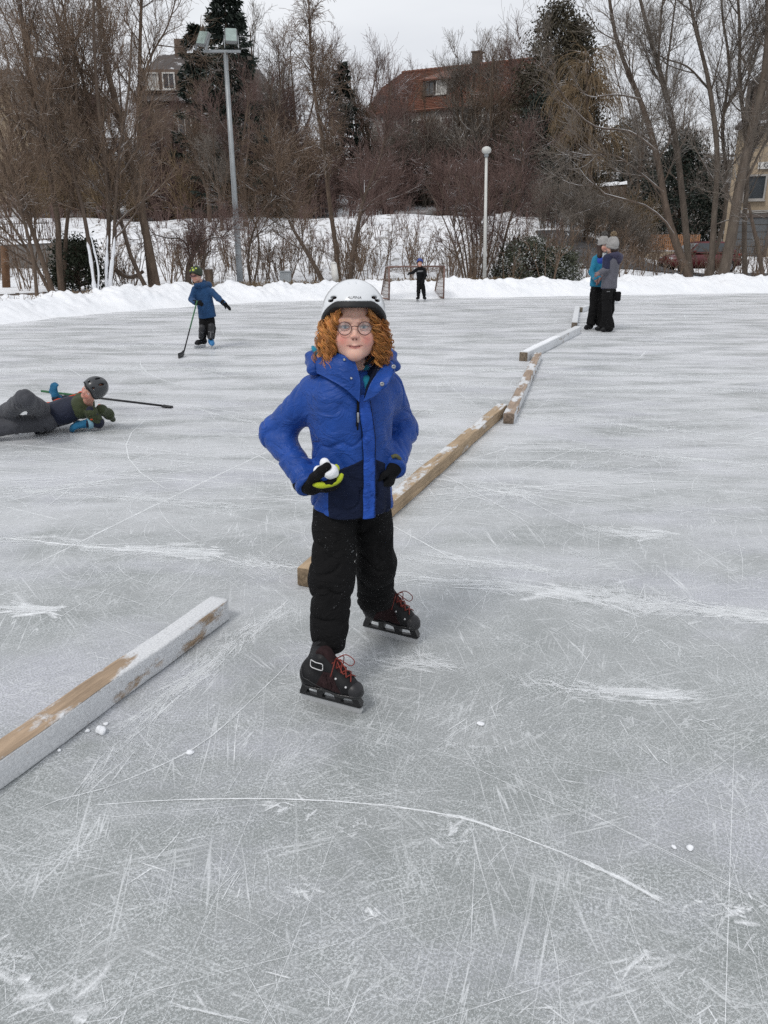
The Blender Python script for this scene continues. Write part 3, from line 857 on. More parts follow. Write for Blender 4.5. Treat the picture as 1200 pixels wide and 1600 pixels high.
# ---- loose lumps of snow on the ice
def lump(px_, py_, r_, label, seed, sq=0.75):
    c = gnd(px_, py_)
    n = Noise(0.55 / r_, seed)
    f = lambda P: ell(P, (c[0], c[1], r_ * sq * 0.9), (r_, r_ * 0.9, r_ * sq)) + n(P) * r_ * 0.22
    V, F = solid(f, c - r_ * 1.6 + (0, 0, r_ * 0.9), c + r_ * 1.6 + (0, 0, r_ * 0.9), r_ / 6)
    V[:, 2] = np.maximum(V[:, 2], 0.0015)
    solo('snow_lump', V, F, M_SNOW, label, 'snow lump', c, 'lumps of snow scattered on the ice')
lump(159, 1146, 0.017, 'biggest round snow lump beside the frosted foreground beam', 1, 0.9)
lump(137, 1144, 0.008, 'small snow lump against the foreground beam, left of the biggest lump', 2)
lump(166, 1132, 0.009, 'flat snow lump just behind the biggest round one', 3, 0.5)
lump(297, 1177, 0.012, 'lone flat snow chip on bare ice right of the foreground beam', 4, 0.5)
lump(751, 1132, 0.013, 'snow chip on the ice in front and right of the skates', 5, 0.35)
lump(1078, 1328, 0.009, 'right one of two white pellets low on the right', 6, 0.8)
lump(1053, 1326, 0.007, 'left one of two white pellets low on the right', 7, 0.8)
lump(93, 1174, 0.006, 'tiny snow crumb nearest to the camera beside the foreground beam', 8)
# ================================================================ TREES
M_BARK = bark('alder_bark', (0.135, 0.099, 0.074), 0.6)
M_BARKS = bark('snowy_bark', (0.120, 0.090, 0.070), 0.9)
M_BARKW = bark('willow_bark', (0.130, 0.105, 0.085), 0.6)
M_TWIG = bark('twigs_brown', (0.205, 0.146, 0.105), 0.35, 0)
M_TWIGG = bark('twigs_grey', (0.205, 0.175, 0.148), 0.3, 0)
M_TWIGP = bark('twigs_purple', (0.180, 0.120, 0.105), 0.2, 0)
M_TWIGO = bark('twigs_ochre', (0.225, 0.162, 0.098), 0.2, 0)
M_PLAST = bark('plastered_snow', (0.5, 0.5, 0.5), 1.0, 0)

def resample(pts, rad, K):
    q = smooth_path(np.c_[pts, rad], K); return q[:, :3], np.maximum(q[:, 3], 0.004)

def spawn(P, Rr, n, lo, hi, ang, K, up, wander, rk, rmin, rg, t0=0.25, tpow=1.0, short=0.5, droop=0.0):
    """n branches off the set of branches P (N,K,3) with radii Rr"""
    N, KP, _ = P.shape
    Lp = np.linalg.norm(np.diff(P, axis=1), axis=2).sum(1)
    pi = rg.choice(N, n, p=Lp / Lp.sum())
    t = t0 + (1 - t0) * rg.random(n) ** tpow
    f = np.clip(t * (KP - 1), 0, KP - 1.001); i = f.astype(int); fr = (f - i)[:, None]
    p0 = P[pi, i] * (1 - fr) + P[pi, i + 1] * fr
    tg = nrm(P[pi, i + 1] - P[pi, i])
    r0 = Rr[pi, i]
    rnd = rg.normal(size=(n, 3)); rnd -= tg * (rnd * tg).sum(1, keepdims=True); rnd = nrm(rnd)
    a = np.radians(ang * rg.uniform(0.6, 1.4, n))[:, None]
    d = tg * np.cos(a) + rnd * np.sin(a)
    L = rg.uniform(lo, hi, n) * (1 - short * t)
    Q = np.zeros((n, K, 3)); Q[:, 0] = p0
    st = (L / (K - 1))[:, None]
    for k in range(1, K):
        d = nrm(d + rg.normal(size=(n, 3)) * wander + np.array((0, 0, up - droop * k / K)))
        Q[:, k] = Q[:, k - 1] + d * st
    rb = np.minimum(r0 * 0.72, L * rk + rmin)
    return Q, np.maximum(rb[:, None] * np.linspace(1, 0.28, K)[None, :], rmin)

def grow(stems, seed, cfg, K0=14):
    """stems: list of (points, radii) -> branch sets by level"""
    rg = np.random.default_rng(seed)
    P0, R0 = zip(*[resample(p, r, K0) for p, r in stems])
    sets = [(np.stack(P0), np.stack(R0))]
    src = sets[0]
    for i, c in enumerate(cfg):
        c = dict(c); n = c.pop('n')
        if i >= 1 and c.pop('both', False):
            pass
        s = spawn(src[0], src[1], n, rg=rg, **c)
        sets.append(s); src = s
    return sets

def tree(name, stems, seed, cfg, label, cat='tree', group=None, mats=None, parts_at=2, base=None, sides=(9, 5, 3, 3, 3), names=('trunk', 'crown')):
    mats = mats or (M_BARK, M_TWIG)
    sets = grow(stems, seed, cfg)
    base = np.array(stems[0][0][0]) if base is None else base
    th = thing(name, label, cat, base, group)
    for nm, m, sl in ((names[0], mats[0], range(0, parts_at)), (names[1], mats[1], range(parts_at, len(sets)))):
        mb = MB()
        for i in sl:
            if i < len(sets): mb.add(*tubes_np(sets[i][0], sets[i][1], sides[min(i, 4)]))
        if mb.n: part(nm, *mb.get(), m, th)
    return th

def px_stem(pts, Y, r0, r1, dy=0.0, seed=0):
    """a stem through these pixels of the photo at distance Y, swaying dy in depth"""
    g = random.Random(seed); n = len(pts); ph = g.uniform(0, 6)
    q = [at(x, y, Y + dy * math.sin(ph + 2.2 * i / n)) for i, (x, y) in enumerate(pts)]
    q[0][2] = min(q[0][2], float(ground_z(q[0][0], q[0][1])) - 0.05) if q[0][2] < 1.2 else q[0][2]
    return np.array(q), np.linspace(r0, r1, n) * 0.78

def fan_cfg(n1=16, n2=160, n3=1500, L1=(1.6, 3.6), L2=(0.8, 1.8), L3=(0.3, 0.8), up=0.10, rm=0.0038, droop=0):
    return [dict(n=n1, lo=L1[0], hi=L1[1], ang=42, K=8, up=up, wander=0.12, rk=0.0095, rmin=0.008, t0=0.22, short=0.45),
            dict(n=n2, lo=L2[0], hi=L2[1], ang=40, K=6, up=up, wander=0.16, rk=0.006, rmin=rm * 1.25, t0=0.15, short=0.4, droop=droop),
            dict(n=n3, lo=L3[0], hi=L3[1], ang=38, K=4, up=up * 0.6, wander=0.18, rk=0.003, rmin=rm, t0=0.1, short=0.3, droop=droop)]

GL = 'bare trees behind the left snow bank'
for i, (pts, Y, r0, r1, label, snow, n) in enumerate((
    ([(246, 452), (223, 340), (200, 240), (184, 175), (166, 100), (158, 40), (150, -60)], 25.5, 0.17, 0.07, 'tall bare tree leaning left, thickest trunk of the left group', 0, 2300),
    ([(237, 453), (226, 350), (219, 250), (218, 150), (219, 60), (223, -60)], 26.0, 0.13, 0.05, 'straight upright bare tree directly beside the thickest left trunk', 0, 1900),
    ([(233, 455), (205, 402), (188, 340), (168, 275), (140, 205), (110, 120), (84, 10)], 24.6, 0.09, 0.03, 'slim bare tree slanting left from the foot of the thickest left trunk', 1, 1500),
    ([(167, 461), (168, 400), (170, 330), (163, 240), (152, 150), (147, 60), (146, -50)], 23.6, 0.10, 0.04, 'bare tree whose forked foot is plastered white with snow', 1, 1800),
    ([(150, 464), (140, 390), (128, 320), (102, 235), (72, 150), (42, 60), (20, -40)], 23.2, 0.085, 0.035, 'bare tree leaning far left from the snow plastered clump', 1, 1800),
    ([(96, 456), (92, 402), (89, 335), (70, 240), (50, 150), (35, 40), (28, -60)], 24.2, 0.13, 0.04, 'bare tree forking low into a V, left of the dark evergreen bush', 0, 1800),
    ([(84, 456), (62, 395), (42, 335), (15, 255), (-20, 150), (-60, 60)], 23.6, 0.10, 0.04, 'bare tree with two stems leaning left out of the picture', 0, 1500),
    ([(58, 467), (52, 405), (34, 335), (2, 255), (-40, 170)], 22.2, 0.07, 0.03, 'thin crooked bare tree standing nearest to the bank at far left', 0, 1100))):
    st = [px_stem(pts, Y, r0, r1, 0.5, i)]
    if i == 5: st.append(px_stem([(93, 405), (104, 352), (113, 300), (120, 220), (118, 120), (112, 20)], Y + 0.2, 0.08, 0.03, 0.4, 50))
    if i == 3: st.append(px_stem([(170, 462), (177, 395), (180, 330), (186, 240), (200, 150), (206, 50)], Y, 0.08, 0.03, 0.4, 51))
    if i == 6: st.append(px_stem([(80, 457), (48, 400), (18, 350), (-15, 290)], Y + 0.2, 0.07, 0.03, 0.4, 52))
    if i == 0:
        st.append(px_stem([(182, 270), (150, 190), (125, 110), (100, 20), (90, -40)], Y, 0.06, 0.02, 0.4, 53))
        st.append(px_stem([(186, 178), (140, 120), (98, 75), (60, 10)], Y, 0.05, 0.02, 0.4, 54))
    if i == 1: st.append(px_stem([(219, 130), (240, 80), (262, 40), (280, -20)], Y, 0.045, 0.02, 0.3, 55))
    t = tree('alder_tree', st, 100 + i, fan_cfg(12 + 4 * len(st), 150, n, (1.2, 3.2), up=0.09), label, 'tree', GL, (M_BARKS if snow else M_BARK, M_TWIG))
    if i in (3, 4):
        # snow blown onto one side of the stems
        crust = {3: (([(167, 461), (166, 430), (167, 395), (168, 368)], 23.6, 0.06), ([(170, 462), (174, 420), (178, 385), (179, 370)], 23.6, 0.055)),
                 4: (([(149, 464), (145, 430), (140, 395), (136, 378)], 23.2, 0.055), ([(152, 463), (154, 425), (147, 390), (140, 362)], 23.3, 0.035))}[i]
        for k, (p_, y_, r_) in enumerate(crust):
            q = np.array([at(a, b, y_ - 0.07) for a, b in p_])
            P_, R_ = resample(q, np.linspace(r_, r_ * 0.5, len(q)), 14)
            R_ = R_ * (1 + 0.5 * Noise(3, 60 + k)(P_)); R_[0] *= 0.6; R_[-1] *= 0.25
            part('snow_crust', *tube_vf(P_, R_, 9), M_SNOW, t)

GM = 'bare trees on the slope behind the goal'
tree('birch_tree', [px_stem([(530, 431), (524, 380), (514, 310), (506, 230), (492, 150), (486, 90), (483, 20), (481, -70)], 31, 0.13, 0.03, 0.3, 1)], 120,
     [dict(n=46, lo=1.0, hi=2.6, ang=38, K=7, up=0.12, wander=0.09, rk=0.009, rmin=0.009, t0=0.32, short=0.55),
      dict(n=300, lo=0.5, hi=1.2, ang=42, K=6, up=0.0, wander=0.14, rk=0.006, rmin=0.007, t0=0.15, short=0.4, droop=0.12),
      dict(n=2200, lo=0.25, hi=0.6, ang=40, K=4, up=-0.06, wander=0.16, rk=0.004, rmin=0.006, t0=0.1, short=0.3, droop=0.2)],
     'tall slender birch like tree rising highest left of the red roof', 'tree', GM)
tree('bare_tree', [px_stem([(546, 432), (552, 395), (562, 340), (572, 300), (592, 255), (606, 190), (612, 130)], 30, 0.12, 0.03, 0.4, 2), px_stem([(564, 335), (585, 312), (615, 296)], 30, 0.045, 0.015, 0.2, 3)], 121,
     fan_cfg(16, 150, 1500, (1.0, 2.6)), 'bare tree with a sinuous trunk between the white post and the goal', 'tree', GM, (M_BARKS, M_TWIGP))
tree('bare_tree', [px_stem([(508, 444), (492, 416), (472, 381), (456, 354), (436, 300), (420, 230)], 28.5, 0.12, 0.03, 0.3, 4)], 122,
     fan_cfg(14, 130, 1300, (1.0, 2.4)), 'bare tree slanting left behind the white helmet', 'tree', GM, (M_BARKS, M_TWIG))
tree('bare_tree', [px_stem([(392, 446), (388, 400), (400, 350), (424, 310), (440, 270)], 28.5, 0.06, 0.02, 0.3, 5), px_stem([(396, 446), (404, 400), (402, 360), (385, 320), (375, 280)], 28.5, 0.05, 0.02, 0.3, 6)], 123,
     fan_cfg(14, 130, 1300, (0.8, 2.2)), 'low bare tree with arching boughs right of the floodlight mast', 'tree', GM, (M_BARKS, M_TWIG))
tree('apple_tree', [px_stem([(295, 452), (294, 428), (298, 405), (308, 385), (314, 372)], 26, 0.15, 0.06, 0.1, 7), px_stem([(302, 398), (290, 380), (262, 372), (240, 366)], 26, 0.05, 0.02, 0.3, 8), px_stem([(308, 384), (330, 372), (352, 372)], 26, 0.05, 0.02, 0.2, 9),
     px_stem([(300, 408), (322, 400), (330, 392)], 26, 0.06, 0.02, 0.1, 10)], 124,
     fan_cfg(22, 180, 1700, (0.7, 1.7), (0.4, 1.0), (0.2, 0.5), 0.05), 'low gnarled apple tree directly behind the skater in dark blue', 'tree', None, (M_BARKS, M_TWIGP))
tree('bare_tree', [px_stem([(771, 434), (782, 400), (795, 350), (812, 290), (820, 220)], 30.5, 0.09, 0.02, 0.3, 11)], 125, fan_cfg(16, 150, 1500, (0.9, 2.2)),
     'slanting bare tree just right of the white lamp post', 'tree', GM, (M_BARK, M_TWIGP))
st = [px_stem([(727 + i * 3.2, 434), (727 + i * 3.2 + dx * 0.25, 390), (727 + i * 2 + dx * 0.6, 335), (727 + dx, 270 + abs(dx) * 0.3)], 29.5 + (i % 3) * 0.35, 0.05, 0.012, 0.2, 20 + i) for i, dx in enumerate((-62, -44, -28, -14, -3, 8, 20, 34, 50, 66))]
tree('hazel_bush', st, 126, fan_cfg(50, 260, 2300, (0.7, 1.9), (0.4, 1.1), (0.2, 0.6)), 'big multi stemmed bare bush spreading like a fan between goal and white lamp', 'bush', None, (M_BARKS, M_TWIGP))

GR = 'old willows behind the right snow bank'
for i, (stems, label, n, m) in enumerate((
    ([([(1082, 430), (1056, 380), (1041, 330), (1030, 262), (1012, 190), (987, 125), (963, 62), (948, -30)], 29.5, 0.20, 0.06),
      ([(1052, 366), (1040, 347), (1012, 323), (975, 311), (940, 300), (915, 262), (893, 205), (872, 160)], 29.0, 0.06, 0.02),
      ([(1036, 300), (1000, 270), (960, 243), (920, 243), (885, 236)], 29.2, 0.05, 0.02),
      ([(1026, 236), (985, 206), (930, 198), (898, 172), (872, 135), (862, 90)], 29.3, 0.06, 0.02),
      ([(1000, 155), (965, 148), (925, 152)], 29.4, 0.05, 0.02)], 'old willow leaning left with long snow lit boughs reaching over the two women', 2600, M_BARKS),
    ([([(1080, 431), (1070, 345), (1056, 222), (1041, 150), (1023, 82), (1000, 0), (990, -60)], 30.2, 0.17, 0.05), ([(1044, 170), (1030, 110), (1032, 40), (1040, -40)], 30.2, 0.07, 0.03), ([(1056, 225), (1040, 150), (1048, 60), (1060, -30)], 30.4, 0.07, 0.03)], 'upright willow close behind the left leaning one, trunk forking high', 2200, M_BARKW),
    ([([(1112, 430), (1115, 350), (1121, 250), (1111, 152), (1100, 95), (1085, 40), (1072, -40)], 30, 0.15, 0.05), ([(1108, 140), (1075, 105), (1040, 92), (1020, 80)], 30, 0.05, 0.02)], 'slim grey willow between the leaning willow and the thick right one', 2000, M_BARKW),
    ([([(1128, 432), (1143, 370), (1152, 310), (1166, 240), (1186, 160), (1199, 80), (1202, -60)], 29.3, 0.26, 0.13), ([(1153, 300), (1172, 270), (1195, 225), (1230, 190)], 29.2, 0.07, 0.03), ([(1120, 350), (1150, 340), (1190, 330), (1230, 345)], 29.0, 0.03, 0.012)], 'thickest dark willow trunk leaning right at the picture edge', 1800, M_BARKW),
    ([([(1166, 432), (1163, 350), (1168, 250), (1156, 130), (1156, 50), (1150, -50)], 30.6, 0.13, 0.05), ([(1160, 150), (1180, 90), (1200, 30)], 30.6, 0.06, 0.03)], 'straight willow with a pale foot in front of the garage', 1700, M_BARKW),
    ([([(1196, 430), (1186, 395), (1176, 350), (1170, 318)], 28.8, 0.12, 0.05)], 'short snow flecked birch trunk in front of the garage door', 60, M_BARKS),
    ([([(1100, 431), (1128, 360), (1136, 280), (1128, 200), (1140, 110), (1128, 20), (1126, -50)], 30.8, 0.11, 0.04)], 'thin crooked willow crossing behind the thick right trunk', 1500, M_BARKW))):
    st = [px_stem(p, Y, r0, r1, 0.35, 200 + 10 * i + k) for k, (p, Y, r0, r1) in enumerate(stems)]
    c = fan_cfg(10 + 5 * len(st), 170, n, (1.4, 3.4), (0.8, 2.0), (0.35, 0.9), 0.12) if n > 100 else fan_cfg(3, 10, 40, (0.6, 1.2))
    tree('willow_tree', st, 140 + i, c, label, 'tree', GR, (m, M_TWIGG))

# ---- template trees on the hill, shared meshes
def upright(seed, H, spread, mats, name):
    g = np.random.default_rng(seed)
    st = [(np.array([(0, 0, -0.3), (0.05, 0, H * 0.25), (0.15 * g.normal(), 0.1 * g.normal(), H * 0.55), (0.3 * g.normal(), 0.2 * g.normal(), H * 0.97)]), np.array([0.19, 0.15, 0.09, 0.02]))]
    for k in range(4):
        a = g.uniform(0, 6.28); h0 = H * g.uniform(0.18, 0.4)
        st.append((np.array([(0.03, 0, h0), (math.cos(a) * spread * 0.35, math.sin(a) * spread * 0.35, h0 + H * 0.2), (math.cos(a) * spread * 0.6, math.sin(a) * spread * 0.6, h0 + H * g.uniform(0.4, 0.52))]), np.array([0.09, 0.06, 0.018])))
    return tree(name, st, seed, [dict(n=36, lo=spread * 0.6, hi=spread * 1.15, ang=40, K=7, up=0.14, wander=0.1, rk=0.010, rmin=0.013, t0=0.25, short=0.5),
                                 dict(n=260, lo=0.8, hi=1.9, ang=36, K=5, up=0.10, wander=0.14, rk=0.006, rmin=0.008, t0=0.15, short=0.35),
                                 dict(n=1900, lo=0.35, hi=0.95, ang=36, K=4, up=0.06, wander=0.16, rk=0.003, rmin=0.0062, t0=0.1, short=0.3)],
                'x', 'tree', None, mats, base=np.zeros(3))
protos = [upright(301, 9.5, 2.6, (M_BARK, M_TWIGG), 'hillside_tree'), upright(302, 8.5, 3.0, (M_BARK, M_TWIGP), 'hillside_tree'), upright(303, 10.5, 2.2, (M_BARK, M_TWIG), 'hillside_tree')]
GH = 'bare trees on the hilltop'
spots = [  # px of trunk, distance, py of the top, proto, label
    (398, 52, 22, 0, 'tall bare tree right of the dark spruce behind the floodlight'),
    (432, 58, 38, 2, 'bare hilltop tree next right of the one by the spruce'),
    (455, 55, 70, 1, 'bare hilltop tree close left of the slender birch'),
    (520, 57, 84, 0, 'bare hilltop tree just right of the slender birch'),
    (556, 60, 96, 2, 'bare hilltop tree between slim dark conifer and red roofed house'),
    (576, 64, 84, 1, 'small open bare tree touching the left end of the red roof'),
    (640, 62, 120, 1, 'bare tree standing in front of the left part of the red roof'),
    (742, 60, 62, 0, 'bare tree hiding the right part of the red roof'),
    (775, 56, 55, 2, 'tall bare tree beyond the red roof, next to the brown evergreen'),
    (808, 58, 70, 1, 'bare tree against the left side of the brown evergreen'),
    (690, 57, 185, 1, 'bare tree below the dormer of the red roofed house'),
    (620, 54, 190, 0, 'bare tree below the left end of the red roofed house'),
    (725, 61, 66, 0, 'bare tree with fine crown crossing the chimney of the red roof'),
    (668, 60, 128, 2, 'slim bare tree crossing the dormer side of the red roof'),
    (800, 62, 78, 0, 'dense bare tree veiling the right end of the red roof'),
    (312, 43, 118, 2, 'thin bare tree in front of the left flank of the big spruce'),
    (372, 42.5, 128, 1, 'thin bare tree close right of the floodlight mast, before the big spruce'),
    (336, 41, 190, 0, 'low bare tree directly below the floodlights before the spruce'),
    (130, 52, 60, 1, 'bare tree between the two houses on the left hill'),
    (60, 50, 50, 0, 'bare tree before the beige house at far left'),
    (10, 54, 40, 2, 'bare tree at the far left edge of the hill'),
    (180, 56, 70, 2, 'bare tree just left of the dark gabled house'),
    (260, 50, 150, 1, 'bushy bare tree in front of the dark gabled house'),
    (425, 50, 150, 1, 'purple brown bare tree below the right end of the dark house'),
    (480, 50, 170, 1, 'purple brown bare tree low on the hill below the slender birch'),
    (1010, 70, 140, 0, 'distant bare tree seen between the willow trunks'),
    (1075, 75, 130, 2, 'distant bare tree seen right of the upright willow')]
rs = random.Random(77)
used = [False] * 3
for (px_, Yd, top, k, label) in spots:
    o = protos[k] if not used[k] else copy_tree(protos[k])
    used[k] = True
    q = at(px_, top, Yd); z0 = float(ground_z(q[0], Yd)); H = (9.5, 8.5, 10.5)[k] * 1.02
    s = max(0.45, (q[2] - z0) / H)
    o.location = (q[0], Yd, z0); o.rotation_euler = (0, 0, rs.uniform(0, 6.28)); o.scale = (min(s, 1.25), min(s, 1.25), s)
    tag(o, label, 'tree', GH)

# ---- the brushwood on the hillside: one mass of stems and twigs
def shrub(seed, n, H, cfg=None, lean=0.45):
    g = np.random.default_rng(seed); st = []
    for k in range(n):
        a = g.uniform(0, 6.28); r = 0.25 * g.random(); l = H * g.uniform(0.6, 1.0); ln = lean * g.random()
        p0 = np.array((r * math.cos(a), r * math.sin(a), -0.1)); d = np.array((math.cos(a) * ln, math.sin(a) * ln, 1))
        st.append((np.array([p0, p0 + d * l * 0.5 + g.normal(size=3) * 0.06, p0 + d * l + g.normal(size=3) * 0.12]), np.array([0.024, 0.018, 0.010]) * (H / 2.5) ** 0.6))
    s = grow(st, seed, cfg or [dict(n=n * 6, lo=0.35 * H, hi=0.6 * H, ang=32, K=4, up=0.08, wander=0.13, rk=0.006, rmin=0.009, t0=0.15, short=0.45),
                               dict(n=n * 26, lo=0.14 * H, hi=0.36 * H, ang=34, K=3, up=0.05, wander=0.15, rk=0.004, rmin=0.0085, t0=0.1, short=0.3)], 5)
    mb = MB()
    for i, (P_, R_) in enumerate(s): mb.add(*tubes_np(P_, R_, 3))
    V, F = mb.get(); return V, F[0]

def mass(name, mat, variants, spots, kind='stuff'):
    Vs, Fs, n = [], [], 0
    for (x, y, s, sz, a, k) in spots:
        V, F = variants[k]; c, si = math.cos(a), math.sin(a)
        W = np.stack([(V[:, 0] * c - V[:, 1] * si) * s + x, (V[:, 0] * si + V[:, 1] * c) * s + y, V[:, 2] * sz + float(ground_z(x, y))], -1)
        Vs.append(W.astype(np.float32)); Fs.append(F + n); n += len(V)
    o = part(name, np.concatenate(Vs), np.concatenate(Fs), mat)
    return tag(o, kind=kind)

rs = random.Random(5)
var_b = [shrub(400 + k, 9, 2.6) for k in range(4)]
def scatter(n, px0, px1, Y0, Y1, s0, s1, ok=lambda px, Y: True):
    out = []
    while len(out) < n:
        px_, Yd = rs.uniform(px0, px1), rs.uniform(Y0, Y1)
        if not ok(px_, Yd): continue
        x = (px_ - 600) / FPX * Yd * 0.95
        s = rs.uniform(s0, s1); out.append((x, Yd, s, s * rs.uniform(0.85, 1.2), rs.uniform(0, 6.28), rs.randrange(4)))
    return out
hole = lambda px, Y: not (570 < px < 860 and Y > 62)
mass('brushwood_brown', M_TWIG, var_b, scatter(105, -60, 620, 47, 66, 0.8, 1.5))
mass('brushwood_purple', M_TWIGP, var_b, scatter(130, 230, 850, 47, 62, 0.8, 1.4, hole))
mass('brushwood_ochre', M_TWIGO, var_b, scatter(34, 60, 420, 46, 56, 0.8, 1.4) + scatter(26, 860, 1000, 44, 52, 0.7, 1.2))
mass('brushwood_grey', M_TWIGG, var_b, scatter(60, 860, 1240, 55, 95, 0.9, 1.8) + scatter(34, 590, 850, 55, 61, 1.4, 2.1) + scatter(22, 780, 960, 47, 52, 0.4, 0.7) + scatter(36, 840, 1010, 38, 46, 0.5, 0.9))
# thin saplings and dry stalks on the open slope and behind the bank
var_s = [shrub(420 + k, 5, 1.5, [dict(n=22, lo=0.25, hi=0.7, ang=34, K=4, up=0.1, wander=0.14, rk=0.004, rmin=0.006, t0=0.2, short=0.4), dict(n=60, lo=0.12, hi=0.35, ang=36, K=3, up=0.04, wander=0.15, rk=0.003, rmin=0.005, t0=0.1, short=0.3)], 0.5) for k in range(4)]
mass('saplings', M_TWIG, var_s, scatter(110, 250, 870, 28.5, 36, 0.6, 1.35) + scatter(26, -20, 260, 25, 33, 0.6, 1.2) + scatter(60, 860, 1240, 29, 40, 0.5, 1.2))
mass('slope_scrub', M_TWIGP, var_s, scatter(105, 250, 870, 36, 46, 0.4, 0.95) + scatter(24, -20, 260, 36, 46, 0.5, 1.0))
# dry grass along the foot of the slope
g = np.random.default_rng(9); n = 5200
xx = g.uniform(-8.6, 4.6, n); yy = edge_y(xx) + 3.0 + g.normal(0, 0.22, n) + 0.5 * np.sin(xx * 0.7)
p0 = np.stack([xx, yy, ground_z(xx, yy) - 0.02], -1); hh = g.uniform(0.10, 0.42, n)[:, None]
dd = g.normal(0, 0.35, (n, 3)); dd[:, 2] = 1
P_ = np.stack([p0, p0 + dd * hh * 0.6, p0 + dd * hh + np.array((0, 0, -0.05))], 1)
tag(part('dry_grass', *tubes_np(P_, np.full((n, 3), 0.006), 3), M_TWIGO), kind='stuff')

# ---- evergreens
def leaf_mat(name, c0, c1, snow=0.4):
    m, t, b = new_mat(name); q = NT(t); v = q.coord()
    c = q.ramp(q.noise(v, 2.4, 5, 0.7), [(0.3, c0), (0.7, c1)])
    if snow:
        up = q.ramp(q.normal_z(), [(0.35, 0.0), (0.7, 1.0)])
        c = q.mix(q.math('MULTIPLY', up, q.ramp(q.noise(v, 1.8, 4), [(0.62 - 0.3 * snow, 0.0), (0.72 - 0.2 * snow, 0.9)])), c, (0.82, 0.84, 0.87))
    t.links.new(c, b.inputs['Base Color']); b.inputs['Roughness'].default_value = 0.6; b.inputs['Specular IOR Level'].default_value = 0.25
    return m

def leaves(C, size, g, up=0.0):
    """a small bent leaf (two triangles) at every point of C"""
    n = len(C); d = nrm(g.normal(size=(n, 3)) + np.array((0, 0, up))); w = nrm(np.cross(d, g.normal(size=(n, 3))))
    s = size * g.uniform(0.6, 1.3, (n, 1)); nn = np.cross(d, w)
    V = np.stack([C - d * s, C + w * s * 0.5 + nn * s * 0.15, C + d * s, C - w * s * 0.5 + nn * s * 0.15], 1).reshape(-1, 3)
    return V, np.arange(n * 4).reshape(-1, 4)

def clump_tree(name, base, H, prof, nclump, per, cr, size, mat, seed, label, cat='tree', group=None, trunk_r=0.14, names=('trunk', 'crown')):
    """evergreen whose crown is clumps of leaves inside a profile of radii"""
    g = np.random.default_rng(seed); base = np.asarray(base, float)
    th = thing(name, label, cat, base, group)
    hs, rr = zip(*prof)
    t = g.random(nclump) ** 0.9; R_ = np.interp(t, hs, rr) * (0.45 + 0.6 * np.sqrt(g.random(nclump))); a = g.uniform(0, 6.28, nclump)
    C = np.stack([R_ * np.cos(a), R_ * np.sin(a), t * H], -1) + base
    tips = C.copy()
    L = (C[:, None, :] + g.normal(size=(nclump, per, 3)) * np.array((cr, cr, cr * 0.75))).reshape(-1, 3)
    V, F = leaves(L, size, g, 0.3)
    part(names[1], V, F, mat, th, smooth=False)
    mb = MB().tube(np.array([base + (0, 0, -0.2), base + (0.05, 0, H * 0.5), base + (0, 0, H * 0.93)]), [trunk_r, trunk_r * 0.6, 0.02], 8)
    k = g.choice(nclump, min(90, nclump), replace=False)
    o = base + np.c_[np.zeros(len(k)), np.zeros(len(k)), t[k] * H * 0.8]
    P_ = np.stack([o, (o + tips[k]) / 2 + (0, 0, 0.08), tips[k]], 1)
    mb.add(*tubes_np(P_, np.tile(np.array([[0.03, 0.02, 0.008]]), (len(k), 1)), 4))
    part(names[0], *mb.get(), M_BARK, th)
    return th

M_SPRUCE = leaf_mat('spruce_needles', (0.012, 0.018, 0.014), (0.035, 0.046, 0.036), 0.10)
M_EVER = leaf_mat('brown_evergreen', (0.030, 0.027, 0.018), (0.080, 0.066, 0.040), 0.08)
M_BOX = leaf_mat('dark_evergreen', (0.016, 0.022, 0.012), (0.040, 0.048, 0.028), 0.0)
M_RHODO = leaf_mat('snow_dusted_leaves', (0.035, 0.042, 0.026), (0.085, 0.090, 0.055), 0.62)

